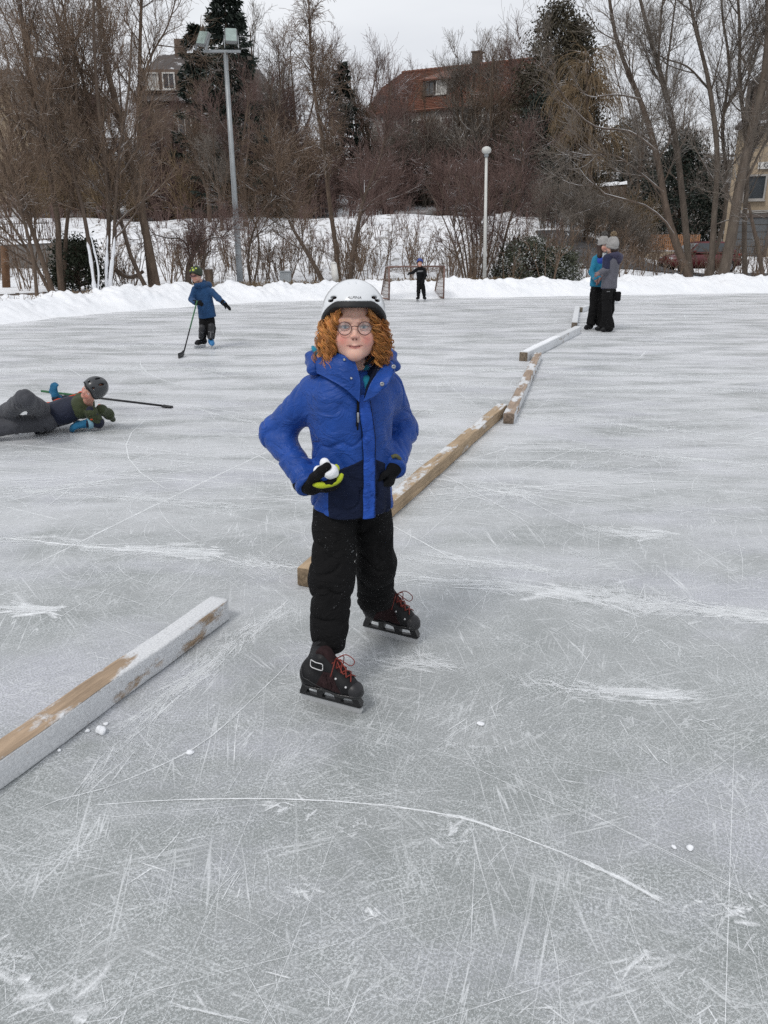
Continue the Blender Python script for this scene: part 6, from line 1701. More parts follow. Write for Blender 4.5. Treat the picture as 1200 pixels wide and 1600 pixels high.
for sx in (-1, 1):
    ring = np.c_[sx * 0.0315 + 0.0215 * np.cos(a), 0.093 - 0.006 * np.abs(np.cos(a)) * (np.sign(np.cos(a)) == sx), 0.003 + 0.0205 * np.sin(a)]
    V, F = tube_vf(H2W(np.r_[ring, ring[:1]]), 0.0015, 6, False); mb.add_raw(V, F)
    mb.tube(H2W([(sx * 0.053, 0.087, 0.010), (sx * 0.074, 0.05, 0.010), (sx * 0.080, -0.01, 0.005)]), 0.0015, 6)
mb.tube(H2W(smooth_path([(-0.011, 0.094, 0.008), (0, 0.099, 0.0105), (0.011, 0.094, 0.008)], 8)), 0.0015, 6)
gl_ = part('glasses', *mb.get(), M_GFR, boy)
for sx in (-1, 1):
    rr = np.array([0.0, 0.011, 0.0205]); V = [H2W((sx * 0.0315, 0.0950, 0.003))]
    for r_ in rr[1:]: V += list(H2W(np.c_[sx * 0.0315 + r_ * np.cos(a), np.full(n, 0.0950 - 6 * r_ * r_), 0.003 + r_ * 0.96 * np.sin(a)]))
    F = [(0, 1 + (i + 1) % n, 1 + i) for i in range(n)] + [(1 + i, 1 + (i + 1) % n, 1 + n + (i + 1) % n, 1 + n + i) for i in range(n)]
    part('lens', np.array(V), F, M_LENS, gl_)

# curly red hair: hundreds of coiled locks over an under-layer
def hair_base(P):
    q = (P - HC.astype(np.float32)) @ HB.T.astype(np.float32) / HS
    d = None
    for th in np.linspace(-2.45, 2.45, 13):          # 0 = back of the head, +-pi = face
        x, y = math.sin(th), -math.cos(th)
        e = cap(q, (x * 0.070, y * 0.078 - 0.006, 0.035), (x * 0.078, y * 0.070 - 0.014, -0.070 + 0.02 * (abs(th) > 1.9)), 0.016, 0.015)
        d = e if d is None else smin(d, e, 0.02)
    return (d + 0.004 * Noise(55, 3)(q)) * HS
V, F = solid(hair_base, HC - 0.15, HC + 0.15, 0.006)
hc = np.tile(np.array((0.20, 0.072, 0.020)), (len(V), 1))
hair = part('hair', V, F, M_HAIR, boy, cols=hc)
g = np.random.default_rng(42); mb = MB(); cols = []
K = 46
for i in range(400):
    th = g.uniform(-2.52, 2.52); th = th if abs(th) > 1.0 or g.random() < 0.5 else np.sign(th) * g.uniform(1.2, 2.5)
    x, y = math.sin(th), -math.cos(th); fr_ = abs(th) / 2.5
    top = np.array((x * 0.076, y * 0.086 - 0.004, g.uniform(0.030, 0.066) if abs(th) < 2.1 else g.uniform(0.045, 0.075)))
    out = g.uniform(0.000, 0.020); low = -g.uniform(0.055, 0.122) * (1.0 if fr_ < 0.9 else 0.80)
    if fr_ > 0.9: top[0] *= 0.98; top[1] = 0.066 + 0.014 * g.random()
    mid = np.array((x * (0.089 + out), y * (0.086 + out * 0.5) - 0.006, -0.01 + 0.02 * g.normal()))
    end = np.array((x * (0.084 + out * 1.4) + 0.009 * g.normal(), y * (0.080 + out * 0.4) - 0.01 + 0.008 * g.normal(), low))
    if fr_ > 0.9: mid[1] = 0.060; mid[0] = np.sign(x) * (0.064 + out * 0.9); end[0] = np.sign(x) * (0.066 + out); end[1] = 0.045
    p = smooth_path([top, mid, end], K); s_ = np.linspace(0, 1, K)
    turns = g.uniform(2.0, 4.2); r_ = g.uniform(0.0060, 0.0130) * np.clip(s_ * 3.5, 0.05, 1); ph = g.uniform(0, 6.28) + turns * 6.283 * s_
    T = nrm(np.gradient(p, axis=0)); u = nrm(np.cross(T, (x, y, 0.01))); w = np.cross(T, u)
    lc = np.array((0.58, 0.245, 0.068)) * g.uniform(0.45, 1.25)
    for k in range(5):        # the hairs of one lock run nearly together
        ph2 = ph + g.normal(0, 0.30); rk = r_ * g.uniform(0.88, 1.12); fz = np.cumsum(g.normal(0, 0.00010, (K, 3)), 0)
        pk = p + (u * np.cos(ph2)[:, None] + w * np.sin(ph2)[:, None]) * rk[:, None] + g.normal(0, 0.0020, 3) * np.clip(s_ * 3, 0.3, 1)[:, None] + fz
        V, F = tubes_np(H2W(pk)[None], (np.linspace(0.0013, 0.0007, K) * g.uniform(0.7, 1.3))[None], 3, np.array([[0.3, 0.2, 1.0]])); mb.add(V, F)
        cols.append(np.tile(lc * g.uniform(0.75, 1.3) * np.array((1, g.uniform(0.92, 1.12), g.uniform(0.8, 1.2))), (len(V), 1)))
for i in range(170):        # stray curls standing off the outline
    th = g.uniform(-2.3, 2.3); x, y = math.sin(th), -math.cos(th); z0 = g.uniform(-0.10, 0.04); o1 = g.uniform(0.010, 0.034)
    a_ = np.array((x * 0.084, y * 0.078, z0)); b_ = a_ + np.array((x * o1, y * o1 * 0.6, g.uniform(-0.03, 0.004))); e_ = b_ + np.array((x * g.uniform(-0.012, 0.010), 0.006 * g.normal(), g.uniform(-0.035, -0.008)))
    p = smooth_path([a_, b_, e_], K); s_ = np.linspace(0, 1, K); ph = 6.283 * g.uniform(0.8, 2.4) * s_ + g.uniform(0, 6)
    p = p + np.c_[np.cos(ph) * x, np.sin(ph) * 0.5, np.sin(ph)] * (0.0075 * s_)[:, None]
    V, F = tubes_np(H2W(p)[None], np.full((1, K), 0.0008), 3, np.array([[0.3, 0.9, 0.2]])); mb.add(V, F); cols.append(np.tile(np.array((0.55, 0.23, 0.065)) * g.uniform(0.6, 1.2), (len(V), 1)))
for side_, pts in ((1, [(0.085, 0.0, -0.05), (0.105, 0.0, -0.064), (0.128, 0.0, -0.060), (0.132, 0.0, -0.072)]), (1, [(0.088, 0.01, -0.085), (0.108, 0.01, -0.100), (0.112, 0.01, -0.118), (0.100, 0.01, -0.118), (0.103, 0.01, -0.106)]),
                   (1, [(0.09, 0, -0.03), (0.112, 0, -0.05), (0.118, 0, -0.082), (0.108, 0, -0.09)]), (1, [(0.08, 0.01, -0.10), (0.095, 0.01, -0.125), (0.110, 0.01, -0.118)]), (-1, [(0.09, 0, -0.05), (0.106, 0, -0.08), (0.112, 0, -0.10)])):
    p = smooth_path([(side_ * a_, b_, c_) for a_, b_, c_ in pts], K)
    V, F = tubes_np(H2W(p)[None], np.full((1, K), 0.0012), 4, np.array([[0.3, 0.9, 0.2]])); mb.add(V, F); cols.append(np.tile(np.array((0.34, 0.13, 0.04)), (len(V), 1)))
part('curls', *mb.get(), M_HAIR, hair, cols=np.concatenate(cols))

# jacket
TA = R(17); TO = np.array((-0.113, 2.575, 0.0))
tl = np.array((math.cos(TA), math.sin(TA), 0)); tf = np.array((math.sin(TA), -math.cos(TA), 0))     # across (to the right of the picture), forward
TB = np.stack([tl, tf, (0, 0, 1.0)])
def TL(P): return (P - TO.astype(np.float32)) @ TB.T.astype(np.float32)
def T2W(q): return TO + np.asarray(q, float) @ TB
zs = np.array([0.60, 0.66, 0.72, 0.80, 0.88, 0.96, 1.02, 1.08, 1.12, 1.15, 1.18, 1.25])
aw = np.array([0.149, 0.147, 0.143, 0.136, 0.134, 0.142, 0.148, 0.142, 0.120, 0.085, 0.062, 0.045])
bd = np.array([0.112, 0.112, 0.110, 0.106, 0.108, 0.112, 0.112, 0.106, 0.092, 0.072, 0.058, 0.045])
shL, elL, wrL = at(492, 612, 2.585), at(431, 677, 2.65), at(476, 748, 2.485)
shR, elR, wrR = at(603, 606, 2.63), at(628, 672, 2.745), at(616, 722, 2.585)
_n1, _n2, _n3 = Noise(5, 71), Noise(13, 72), Noise(2.6, 73, stretch=(1, 1, 0.6))
def folds(P, a, b, lam, amp, seed):
    ba = b - a; L = np.linalg.norm(ba); t = ((P - a) @ (ba / L)).astype(np.float32)
    n = Noise(5.5, seed)(P); n2 = Noise(11, seed + 40)(P); w = np.sin(math.pi * (t / lam + 0.95 * n + 0.25 * n2))
    cr = (1 - np.abs(w)) ** 2.2 * np.clip(0.75 + 0.9 * Noise(8, seed + 50)(P), 0, 1.6)
    return amp * (2.7 * cr - 0.55)
def arm(P, sh, el, wr, r, seed):
    d = chain(P, [sh, el, wr], r, 0.03)
    f1 = folds(P, sh, el, 0.058, 0.0042, seed); f2 = folds(P, el, wr, 0.050, 0.0050, seed + 1)
    dist = np.linalg.norm(P - el.astype(np.float32), axis=1)
    w = np.exp(-(dist / 0.10) ** 2)
    h = np.clip(((P - el) @ nrm(wr - el)) / 0.05 + 0.5, 0, 1)
    return d + (f1 * (1 - h) + f2 * h) * (0.42 + 0.35 * w)
def torso(P, g=0.0):
    q = TL(P); z = q[:, 2]
    a, b = np.interp(z, zs, aw) + g, np.interp(z, zs, bd) + g
    x, y = q[:, 0] / a, q[:, 1] / b
    k = (np.abs(x) ** 2.3 + np.abs(y) ** 2.3) ** (1 / 2.3)
    d = (k - 1) * np.minimum(a, b)
    # drape: long diagonal pulls from the shoulders, a few creases above the hem
    w = (1 - np.abs(np.sin(q[:, 0] * 19 + q[:, 2] * 13 + 2.6 * _n3(P) + 0.6 * _n1(P)))) ** 3
    v_ = (1 - np.abs(np.sin(q[:, 0] * -12 + q[:, 2] * 22 + 2.2 * _n3(P * 1.3 + 4) + 0.8 * _n2(P)))) ** 4
    d = d + 0.0100 * w * np.clip(0.6 + _n1(P + 2), 0, 1.3) * np.clip((1.06 - z) / 0.15, 0.15, 1) + 0.0080 * v_ * np.clip(0.4 + _n1(P + 9), 0, 1.2) - 0.0030 * _n1(P) - 0.0010 * _n2(P)
    w2 = np.sin(q[:, 2] * 60 + q[:, 0] * 14 + 2.5 * _n1(P)) * np.exp(-((z - 0.76) / 0.07) ** 2)
    return d - 0.0025 * w2
HEM = lambda q: 0.683 - 0.02 * np.clip(q[:, 1] / 0.1, -1, 1) + 0.004 * np.sin(q[:, 0] * 30)
def jacket_body(P):
    q = TL(P)
    d = torso(P)
    # seam ridge where the sleeves join
    d = smin(d, arm(P, shL, elL, wrL, (0.059, 0.054, 0.043), 81), 0.035)
    d = smin(d, arm(P, shR, elR, wrR, (0.059, 0.054, 0.043), 91), 0.035)
    d = smax(d, HEM(q) - q[:, 2], 0.008)
    return smax(d, q[:, 2] - 1.155, 0.01)
V, F = solid(jacket_body, (-0.54, 2.34, 0.62), (0.20, 2.90, 1.20), 0.0042)
jac = part('jacket', V, F, M_BLUE, boy)
# navy lower panels either side of the placket
PX = 0.030        # where the placket runs, across
def panel_f(P):
    q = TL(P); x, z = q[:, 0], q[:, 2]
    d = torso(P, 0.0022); d = smax(d, HEM(q) - 0.001 - z, 0.006)
    inn = -(torso(P, -0.006))
    top = np.where(x < PX, 0.868 - 0.42 * (PX - 0.02 - x), 0.868 - 0.55 * (x - PX - 0.02))
    side_ = np.maximum(-0.104 - x, x - 0.120)
    e = np.maximum(np.maximum(z - top, side_), -q[:, 1] - 0.012)
    return np.maximum(np.maximum(d, inn), e)
part('lower_panel', *solid(panel_f, (-0.28, 2.40, 0.64), (0.08, 2.70, 0.90), 0.0036), M_NAVY, jac)
# cuffs
for sh, el, wr, nm in ((shL, elL, wrL, 0), (shR, elR, wrR, 1)):
    d = nrm(wr - el); P_ = np.array([wr + d * 0.018, wr + d * 0.034, wr + d * 0.040, wr + d * 0.036])
    part('cuff', *tube_vf(P_, [0.046, 0.047, 0.043, 0.034], 20), M_BLUE, jac)
# placket: strip lying on the chest
zz = np.linspace(1.085, 0.662, 60); uu = np.linspace(-0.5, 0.5, 9)
xc = PX + 0.006 * np.sin((zz - 0.66) * 9) - 0.012 * np.clip((zz - 0.95) / 0.14, 0, 1); wd = np.interp(zz, [0.66, 1.085], [0.047, 0.047])
G = np.stack([xc[:, None] + uu[None] * wd[:, None], np.full((60, 9), 0.3), np.repeat(zz[:, None], 9, 1)], -1).reshape(-1, 3)
def jac_nohem(P): return torso(P, 0.003)
W = trace(jac_nohem, T2W(G), np.tile(-tf, (len(G), 1)))
th_ = (0.0055 * np.clip(1 - np.abs(uu * 2) ** 8, 0, 1) + 0.0010)[None, :] + 0.0012 * np.sin(zz * 70)[:, None]
W = W + tf * th_.reshape(-1)[:, None]
part('placket', W, grid_faces(60, 9)[:, ::-1], M_BLUE2, jac)
def button(p, nrm_, r, mat, parent, name='snap'):
    p = np.asarray(p); nn = nrm(nrm_)
    o = part(name, *tube_vf([p - nn * 0.002, p + nn * 0.002, p + nn * 0.0034, p + nn * 0.0026], [r, r, r * 0.75, r * 0.35], 14), mat, parent); return o
for z in (0.868, 0.785, 0.705):
    x = float(np.interp(z, zz[::-1], xc[::-1])) - 0.008
    p = trace(jac_nohem, T2W([(x, 0.3, z)]), [-tf])[0] + tf * 0.006
    button(p, tf, 0.0062, M_BLUE2, jac)
# seam along the placket edges
for e in (-0.5, 0.42):
    q = np.c_[xc + e * wd, np.full(60, 0.3), zz]; p = trace(jac_nohem, T2W(q), np.tile(-tf, (60, 1))) + tf * (0.0012 if e < 0 else 0.0066)
    part('seam', *tube_vf(p, 0.0013, 5), M_NAVY, jac)
# zip with its pull, left open at the neck
q = np.c_[PX - 0.040 + 0.012 * np.linspace(1, 0, 24), np.full(24, 0.3), np.linspace(1.12, 0.985, 24)]
p = trace(jac_nohem, T2W(q), np.tile(-tf, (24, 1))) + tf * 0.003
part('zip', *tube_vf(p, 0.0048, 6), M_BLACKK, jac)
part('zip_pull', *box_vf(p[-6] + tf * 0.006, (0.007, 0.004, 0.035), tl, tf, (0, 0, 1), 0.001), M_METAL, jac)
part('zip_tape', *tube_vf(np.array([p[-3] + tf * 0.004, p[-1] + tf * 0.006 + (0, 0, -0.012)]), [0.004, 0.003], 6), M_BLACKK, jac)
# collar standing open, hood bunched behind
def sheet(rows, mat, name, parent, th=0.007, n=(30, 14)):
    """a curved cloth of some thickness through a grid of control points (list of rows)"""
    Rw = np.stack([smooth_path(r, n[0]) for r in rows]); G = np.stack([smooth_path(Rw[:, i], n[1]) for i in range(n[0])], 0)
    du = np.gradient(G, axis=0); dv = np.gradient(G, axis=1); N_ = nrm(np.cross(du, dv))
    w = Noise(9, 5)(G.reshape(-1, 3)).reshape(G.shape[:2])[..., None] * 0.0025
    A_, B_ = G + N_ * (th / 2 + w), G - N_ * (th / 2 - w)
    m, k = n; F1 = grid_faces(m, k); o_ = m * k
    F = [F1, F1[:, ::-1] + o_]
    ed = [i * k for i in range(m)] + [(m - 1) * k + j for j in range(1, k)] + [i * k + k - 1 for i in range(m - 2, -1, -1)] + [j for j in range(k - 2, 0, -1)]
    ed = np.array(ed); e2 = np.roll(ed, -1)
    F.append(np.stack([ed, ed + o_, e2 + o_, e2], 1)[:, ::-1])
    return part(name, np.r_[A_.reshape(-1, 3), B_.reshape(-1, 3)], F, mat, parent)
# left flap (picture left) wraps from the neck side to the zip; right flap leans outward
cA = [at(497, 583, 2.52), at(515, 592, 2.475), at(538, 606, 2.45), at(561, 628, 2.452)]
cB = [at(496, 562, 2.53), at(518, 566, 2.478), at(540, 574, 2.455), at(562, 594, 2.462)]
cC = [at(505, 549, 2.55), at(524, 552, 2.50), at(540, 556, 2.478), at(553, 561, 2.480)]
sheet([cA, cB, cC], M_BLUE, 'collar', jac, 0.010)
dA = [at(569, 628, 2.450), at(578, 606, 2.455), at(588, 588, 2.475), at(600, 572, 2.52)]
dB = [at(584, 620, 2.430), at(594, 602, 2.430), at(603, 585, 2.455), at(612, 570, 2.52)]
dC = [at(603, 604, 2.425), at(611, 593, 2.430), at(617, 580, 2.455), at(611, 563, 2.52)]
col2 = sheet([dA, dB, dC], M_BLUE, 'collar', jac, 0.010)
sheet([[at(570, 622, 2.458), at(577, 603, 2.462), at(586, 586, 2.482)], [at(573, 600, 2.50), at(582, 585, 2.51), at(590, 572, 2.52)], [at(575, 580, 2.53), at(585, 570, 2.54), at(596, 560, 2.55)]], M_NAVY, 'collar_lining', jac, 0.006)
for px_, py_, dY in ((615, 573, 2.445), (597, 600, 2.421)): button(at(px_, py_, dY), (0.15, -1, 0.15), 0.0072, M_METAL, jac)
for px_, py_, dY in ((538, 562, 2.462), (549, 591, 2.447)): button(at(px_, py_, dY), (-0.1, -1, 0.1), 0.0042, M_METAL, jac)
def hood(P):
    pts = [at(492, 574, 2.545), at(494, 562, 2.60), at(515, 556, 2.68), at(560, 552, 2.705), at(600, 560, 2.67), at(616, 572, 2.60)]
    d = chain(P, pts, [0.024, 0.030, 0.038, 0.042, 0.036, 0.022], 0.02)
    return d - 0.006 * _n1(P * 2.2) - 0.003 * np.sin(P[:, 2] * 160 + 4 * _n1(P))
part('hood', *solid(hood, (-0.30, 2.45, 1.05), (0.10, 2.78, 1.26), 0.005), M_BLUE, jac)
def lining(P): return chain(P, [at(491, 546, 2.58), at(496, 547, 2.555), at(507, 552, 2.53), at(519, 556, 2.515), at(532, 561, 2.505)], [0.012, 0.014, 0.014, 0.013, 0.008], 0.01) - 0.0035 * np.sin(P[:, 0] * 260 + P[:, 2] * 200)
part('hood_lining', *solid(lining, (-0.28, 2.45, 1.12), (-0.08, 2.62, 1.26), 0.004), M_TEAL, jac)
def mid(P):
    return smin(cap(P, at(568, 630, 2.50), at(572, 596, 2.515), 0.018, 0.020), cap(P, at(574, 598, 2.535), at(566, 580, 2.57), 0.022, 0.028), 0.02)
part('fleece_collar', *solid(mid, (-0.16, 2.45, 1.02), (0.02, 2.64, 1.22), 0.004), M_TEAL, boy)

# trousers
hipL, knL, anL = np.array((-0.168, 2.565, 0.72)), at(519, 905, 2.49), at(513, 1000, 2.435)
hipR, knR, anR = np.array((-0.055, 2.60, 0.72)), at(588, 880, 2.66), at(585, 957, 2.805)
def leg(P, hp, kn, an, r, seed):
    d = chain(P, [hp, kn, an], r, 0.03)
    f = folds(P, hp, kn, 0.085, 0.0030, seed); f2 = folds(P, kn, an, 0.065, 0.0046, seed + 1)
    h = np.clip(((P - kn) @ nrm(an - kn)) / 0.08 + 0.5, 0, 1)
    return d + f * (1 - h) + f2 * h
def trousers(P):
    d = smin(leg(P, hipL, knL, anL, (0.075, 0.076, 0.064), 61), leg(P, hipR, knR, anR, (0.074, 0.071, 0.066), 66), 0.02)
    d = smin(d, ell(P, (-0.113, 2.58, 0.74), (0.120, 0.098, 0.10)), 0.03)
    # knee and side pulls, gathered hems
    d = d - 0.004 * _n1(P) - 0.0022 * _n2(P)
    d = smax(d, (P - (anL + np.array((0, 0, -0.030)))) @ nrm(anL - knL).astype(np.float32), 0.03) if False else d
    d = smax(d, -(P[:, 2] - (anL[2] - 0.036)), 0.02)
    hemR = (P - (anR + nrm(anR - knR) * 0.035)) @ nrm(anR - knR).astype(np.float32)
    far = P[:, 1] - 2.66
    return np.where((P[:, 0] > -0.125) & (P[:, 2] < 0.45), np.maximum(d, hemR), d)
V, F = solid(trousers, (-0.36, 2.30, 0.10), (0.10, 2.96, 0.86), 0.0048)
tro = part('trousers', V, F, M_BLACK, boy)

# skates
def skate(heel, toe, shin, label=None, big=1.0):
    """heel, toe: where the blade meets the ice; shin: the ankle point above"""
    heel, toe = np.asarray(heel, float), np.asarray(toe, float)
    x = nrm(toe - heel); y = np.array((-x[1], x[0], 0)); o = (heel + toe) / 2; s = np.linalg.norm(toe - heel) / 0.25 * big
    B_ = np.stack([x, y, (0, 0, 1.0)]); W = lambda q: o + (np.asarray(q, float) * s) @ B_
    def L(P): return ((P - o.astype(np.float32)) @ B_.T.astype(np.float32)) / s
    sh = ((np.asarray(shin) - o) @ B_.T) / s
    def boot(P):
        q = L(P)
        q = q - np.array((0, 0, 0.012), np.float32); d = cap(q, (-0.078, 0, 0.094), (0.048, 0, 0.088), 0.035, 0.037)
        d = smin(d, cap(q, (0.048, 0, 0.088), (0.096, -0.004, 0.081), 0.037, 0.032), 0.02)
        d = smin(d, cap(q, (-0.062, 0, 0.11), (sh[0], sh[1], sh[2]), 0.041, 0.050), 0.03)
        d = smin(d, cap(q, (-0.03, 0, 0.175), (0.055, 0, 0.105), 0.038, 0.033), 0.03)
        d = smin(d, ell(q, (-0.088, 0, 0.115), (0.028, 0.036, 0.045)), 0.02)
        d = smax(d, 0.062 - q[:, 2], 0.006)
        g_ = np.abs(q[:, 2] - 0.076) - 0.0015      # welt line
        return smax(d, -np.maximum(g_, np.abs(d) - 0.003), 0.002) * s
    R_ = 0.19 * s; top = max(sh[2] + 0.05, 0.2) * s
    bo = part('skate', *solid(boot, o - (R_, R_, -0.03), o + (R_, R_, top), 0.0036), M_BOOT, boy)
    def toecap(P):
        q = L(P) - np.array((0, 0, 0.012), np.float32); d = np.maximum(cap(q, (0.048, 0, 0.088), (0.096, -0.004, 0.081), 0.0395, 0.0345), 0.066 - q[:, 2])
        return np.maximum(d, np.maximum(0.082 + 0.25 * np.abs(q[:, 1]) - q[:, 0] - 0.2 * (q[:, 2] - 0.07), -0.2)) * s
    part('toe_cap', *solid(toecap, W((0.02, -0.06, 0.04)).min() * 0 + o - (R_, R_, -0.03), o + (R_, R_, 0.16 * s), 0.0034), M_TOE, bo)
    def strip(P, z0, z1, x0, x1, gr): 
        q = L(P); return np.maximum(np.maximum(np.abs(boot(P) / s) - gr, np.maximum(z0 - q[:, 2], q[:, 2] - z1)), np.maximum(x0 - q[:, 0], q[:, 0] - x1)) * s
    part('sole', *solid(lambda P: strip(P, 0.070, 0.088, -0.2, 0.2, 0.0045), o - (R_, R_, 0), o + (R_, R_, 0.12 * s), 0.0036), M_HOLD, bo)
    # holder: towers and rail with openings, extruded
    def ext(poly, hw, name, mat, parent):
        poly = np.array(poly); k = len(poly)
        V = np.r_[np.c_[poly[:, 0], np.full(k, hw), poly[:, 1]], np.c_[poly[:, 0], np.full(k, -hw), poly[:, 1]]]
        F = [tuple(range(k)), tuple(range(k, 2 * k))[::-1]] + [(i, k + i, k + (i + 1) % k, (i + 1) % k) for i in range(k)]
        return part(name, W(V), F, mat, parent, False)
    mb = MB()
    for poly, hw in (([(-0.128, 0.026), (0.118, 0.026), (0.128, 0.034), (0.122, 0.042), (0.06, 0.036), (-0.06, 0.036), (-0.124, 0.042)], 0.0075),
                     ([(-0.124, 0.040), (-0.098, 0.036), (-0.084, 0.078), (-0.110, 0.078)], 0.012), ([(-0.052, 0.036), (-0.032, 0.036), (-0.020, 0.078), (-0.052, 0.078)], 0.012),
                     ([(0.026, 0.036), (0.046, 0.036), (0.044, 0.078), (0.010, 0.078)], 0.013), ([(0.100, 0.038), (0.126, 0.041), (0.106, 0.078), (0.080, 0.078)], 0.013)):
        poly = np.array(poly); k = len(poly); V = np.r_[np.c_[poly[:, 0], np.full(k, hw), poly[:, 1]], np.c_[poly[:, 0], np.full(k, -hw), poly[:, 1]]]
        mb.add(W(V), [tuple(range(k)), tuple(range(k, 2 * k))[::-1]] + [(i, k + i, k + (i + 1) % k, (i + 1) % k) for i in range(k)])
    ho = part('blade_holder', *mb.get(), M_HOLD, bo, False)
    ext([(-0.120, 0.004), (-0.105, 0.0005), (0.108, 0.0005), (0.122, 0.006), (0.128, 0.020), (0.124, 0.027), (-0.122, 0.027), (-0.126, 0.014)], 0.0016, 'blade', M_STEELB, bo)
    def tongue(P):
        q = L(P) - np.array((0, 0, 0.012), np.float32); d = smin(cap(q, (-0.022, 0, 0.192), (0.062, 0, 0.106), 0.0315, 0.0270), cap(q, (-0.026, 0, 0.190), (-0.020, 0, 0.202), 0.030, 0.026), 0.01)
        return np.maximum(d, np.maximum(np.abs(q[:, 1]) - 0.021, 0.085 - q[:, 2])) * s
    part('tongue', *solid(tongue, o - (R_, R_, 0), o + (R_, R_, 0.27 * s), 0.0036), M_SUEDE, bo)
    def quarter(P):
        q = L(P) - np.array((0, 0, 0.012), np.float32); e = np.maximum(np.maximum(-0.035 - q[:, 0] + 0.5 * (q[:, 2] - 0.1), q[:, 0] - 0.060 + 0.6 * (q[:, 2] - 0.09)), np.maximum(0.082 - q[:, 2], q[:, 2] - 0.150))
        return np.maximum(np.abs(boot(P) / s) - 0.0018, np.maximum(e, 0.018 - np.abs(q[:, 1]))) * s
    part('side_panel', *solid(quarter, o - (R_, R_, 0), o + (R_, R_, 0.27 * s), 0.0034), M_SUEDE, bo)
    # white outlined badge on the cuff, laces, eyelets
    bf = lambda P: boot(P) - 0.001
    def surf(q, out): 
        q = np.asarray(q, float); oo = W(q + np.asarray(out) * 0.09); return trace(bf, oo, np.tile(-(np.asarray(out) @ B_), (len(q), 1)), far=0.2)
    lace = MB()
    N5 = 5
    out = nrm((0.62, 0, 0.78))
    rows = np.c_[np.linspace(0.066, -0.012, N5), np.zeros(N5), np.linspace(0.108, 0.158, N5)]
    for i in range(N5 - 1):
        for e in (-1, 1):
            q = smooth_path([rows[i] + (0, e * 0.021, -0.004), (rows[i] + rows[i + 1]) / 2 + (0, 0, 0.004), rows[i + 1] + (0, -e * 0.021, -0.004)], 9)
            lace.tube(surf(q, out) + (out @ B_) * 0.0040, 0.0022, 5)
    kt = surf([rows[-1]], out)[0] + (out @ B_) * 0.006
    for e in (-1, 1):
        kk = ((kt - o) @ B_.T) / s
        lace.tube(W(smooth_path([kk, kk + (0.03, e * 0.022, 0.012), kk + (0.058, e * 0.034, -0.012), kk + (0.045, e * 0.03, -0.034), kk + (0.012, e * 0.010, -0.004)], 16)), 0.0019, 5)
        lace.tube(W(smooth_path([kk, kk + (0.012, e * 0.038, -0.006), kk + (0.005, e * 0.050, -0.045)], 10)), 0.0019, 5)
    part('laces', *lace.get(), M_LACE, bo)
    for e in (-1, 1):
        for i in (0, 2):
            p = surf([rows[i] + (0.004, e * 0.025, -0.006)], nrm((0.4, e * 0.5, 0.75)))[0]; button(p, np.array((0.4, e * 0.5, 0.75)) @ B_, 0.0036, M_WHITE, bo, 'eyelet')
    a_ = np.linspace(0, 2 * math.pi, 25)
    # outlined badge on the outer ankle
    q = np.c_[-0.038 + 0.028 * np.sign(np.cos(a_)) * np.abs(np.cos(a_)) ** 0.4, np.full(25, -0.03), 0.178 + 0.014 * np.sign(np.sin(a_)) * np.abs(np.sin(a_)) ** 0.4]
    p = surf(q, (0, -1.0, 0)); part('badge', *tube_vf(p, 0.0018, 5), M_WHITE, bo)
    # scuffed piping from heel to sole
    q = smooth_path([(-0.10, -0.03, 0.155), (-0.088, -0.03, 0.125), (-0.065, -0.03, 0.118), (-0.03, -0.03, 0.10), (0.0, -0.03, 0.082)], 18)
    part('piping', *tube_vf(surf(q, (0, -1.0, 0)), 0.0020, 5), M_TOE, bo)
    return bo
skate(gnd(471, 1091), gnd(566, 1116), anL + (0, 0, 0.0))
skate(gnd(569, 986), gnd(654, 1007), anR + np.array((0.0, 0.0, 0.012)))

# gloves
wl = wrL + nrm(wrL - elL) * 0.030
gd = nrm(at(505, 754, 2.44) - at(478, 751, 2.475)); gn_ = nrm(np.array((-0.05, -0.55, -0.75)))
fl = lambda P: smin(glove_sdf(P, wl, gd, gn_, 0.92, (0.25, 0.30, 0.35, 0.4), 1.0, -1, 1.15), cap(P, wrL - nrm(wrL - elL) * 0.02, wl + gd * 0.01, 0.036, 0.034), 0.012)
gv = part('glove', *solid(fl, wl - 0.14, wl + 0.17, 0.0034), M_BLACKK, boy)
# lime edge of the glove below the fingers
part('glove_trim', *tube_vf(smooth_path([at(487, 757, 2.425), at(502, 758, 2.408), at(517, 756, 2.402), at(529, 750, 2.405), at(535, 740, 2.412)], 16), [0.003, 0.006, 0.0085, 0.0105, 0.0115, 0.0115, 0.011, 0.0105, 0.0105, 0.0105, 0.0105, 0.010, 0.0095, 0.009, 0.008, 0.005], 8), M_LIME, gv)
part('glove_trim', *tube_vf(smooth_path([at(524, 738, 2.415), at(527, 731, 2.42), at(524, 726, 2.425)], 8), [0.006, 0.009, 0.009, 0.009, 0.008, 0.007, 0.006, 0.004], 8), M_LIME, gv)
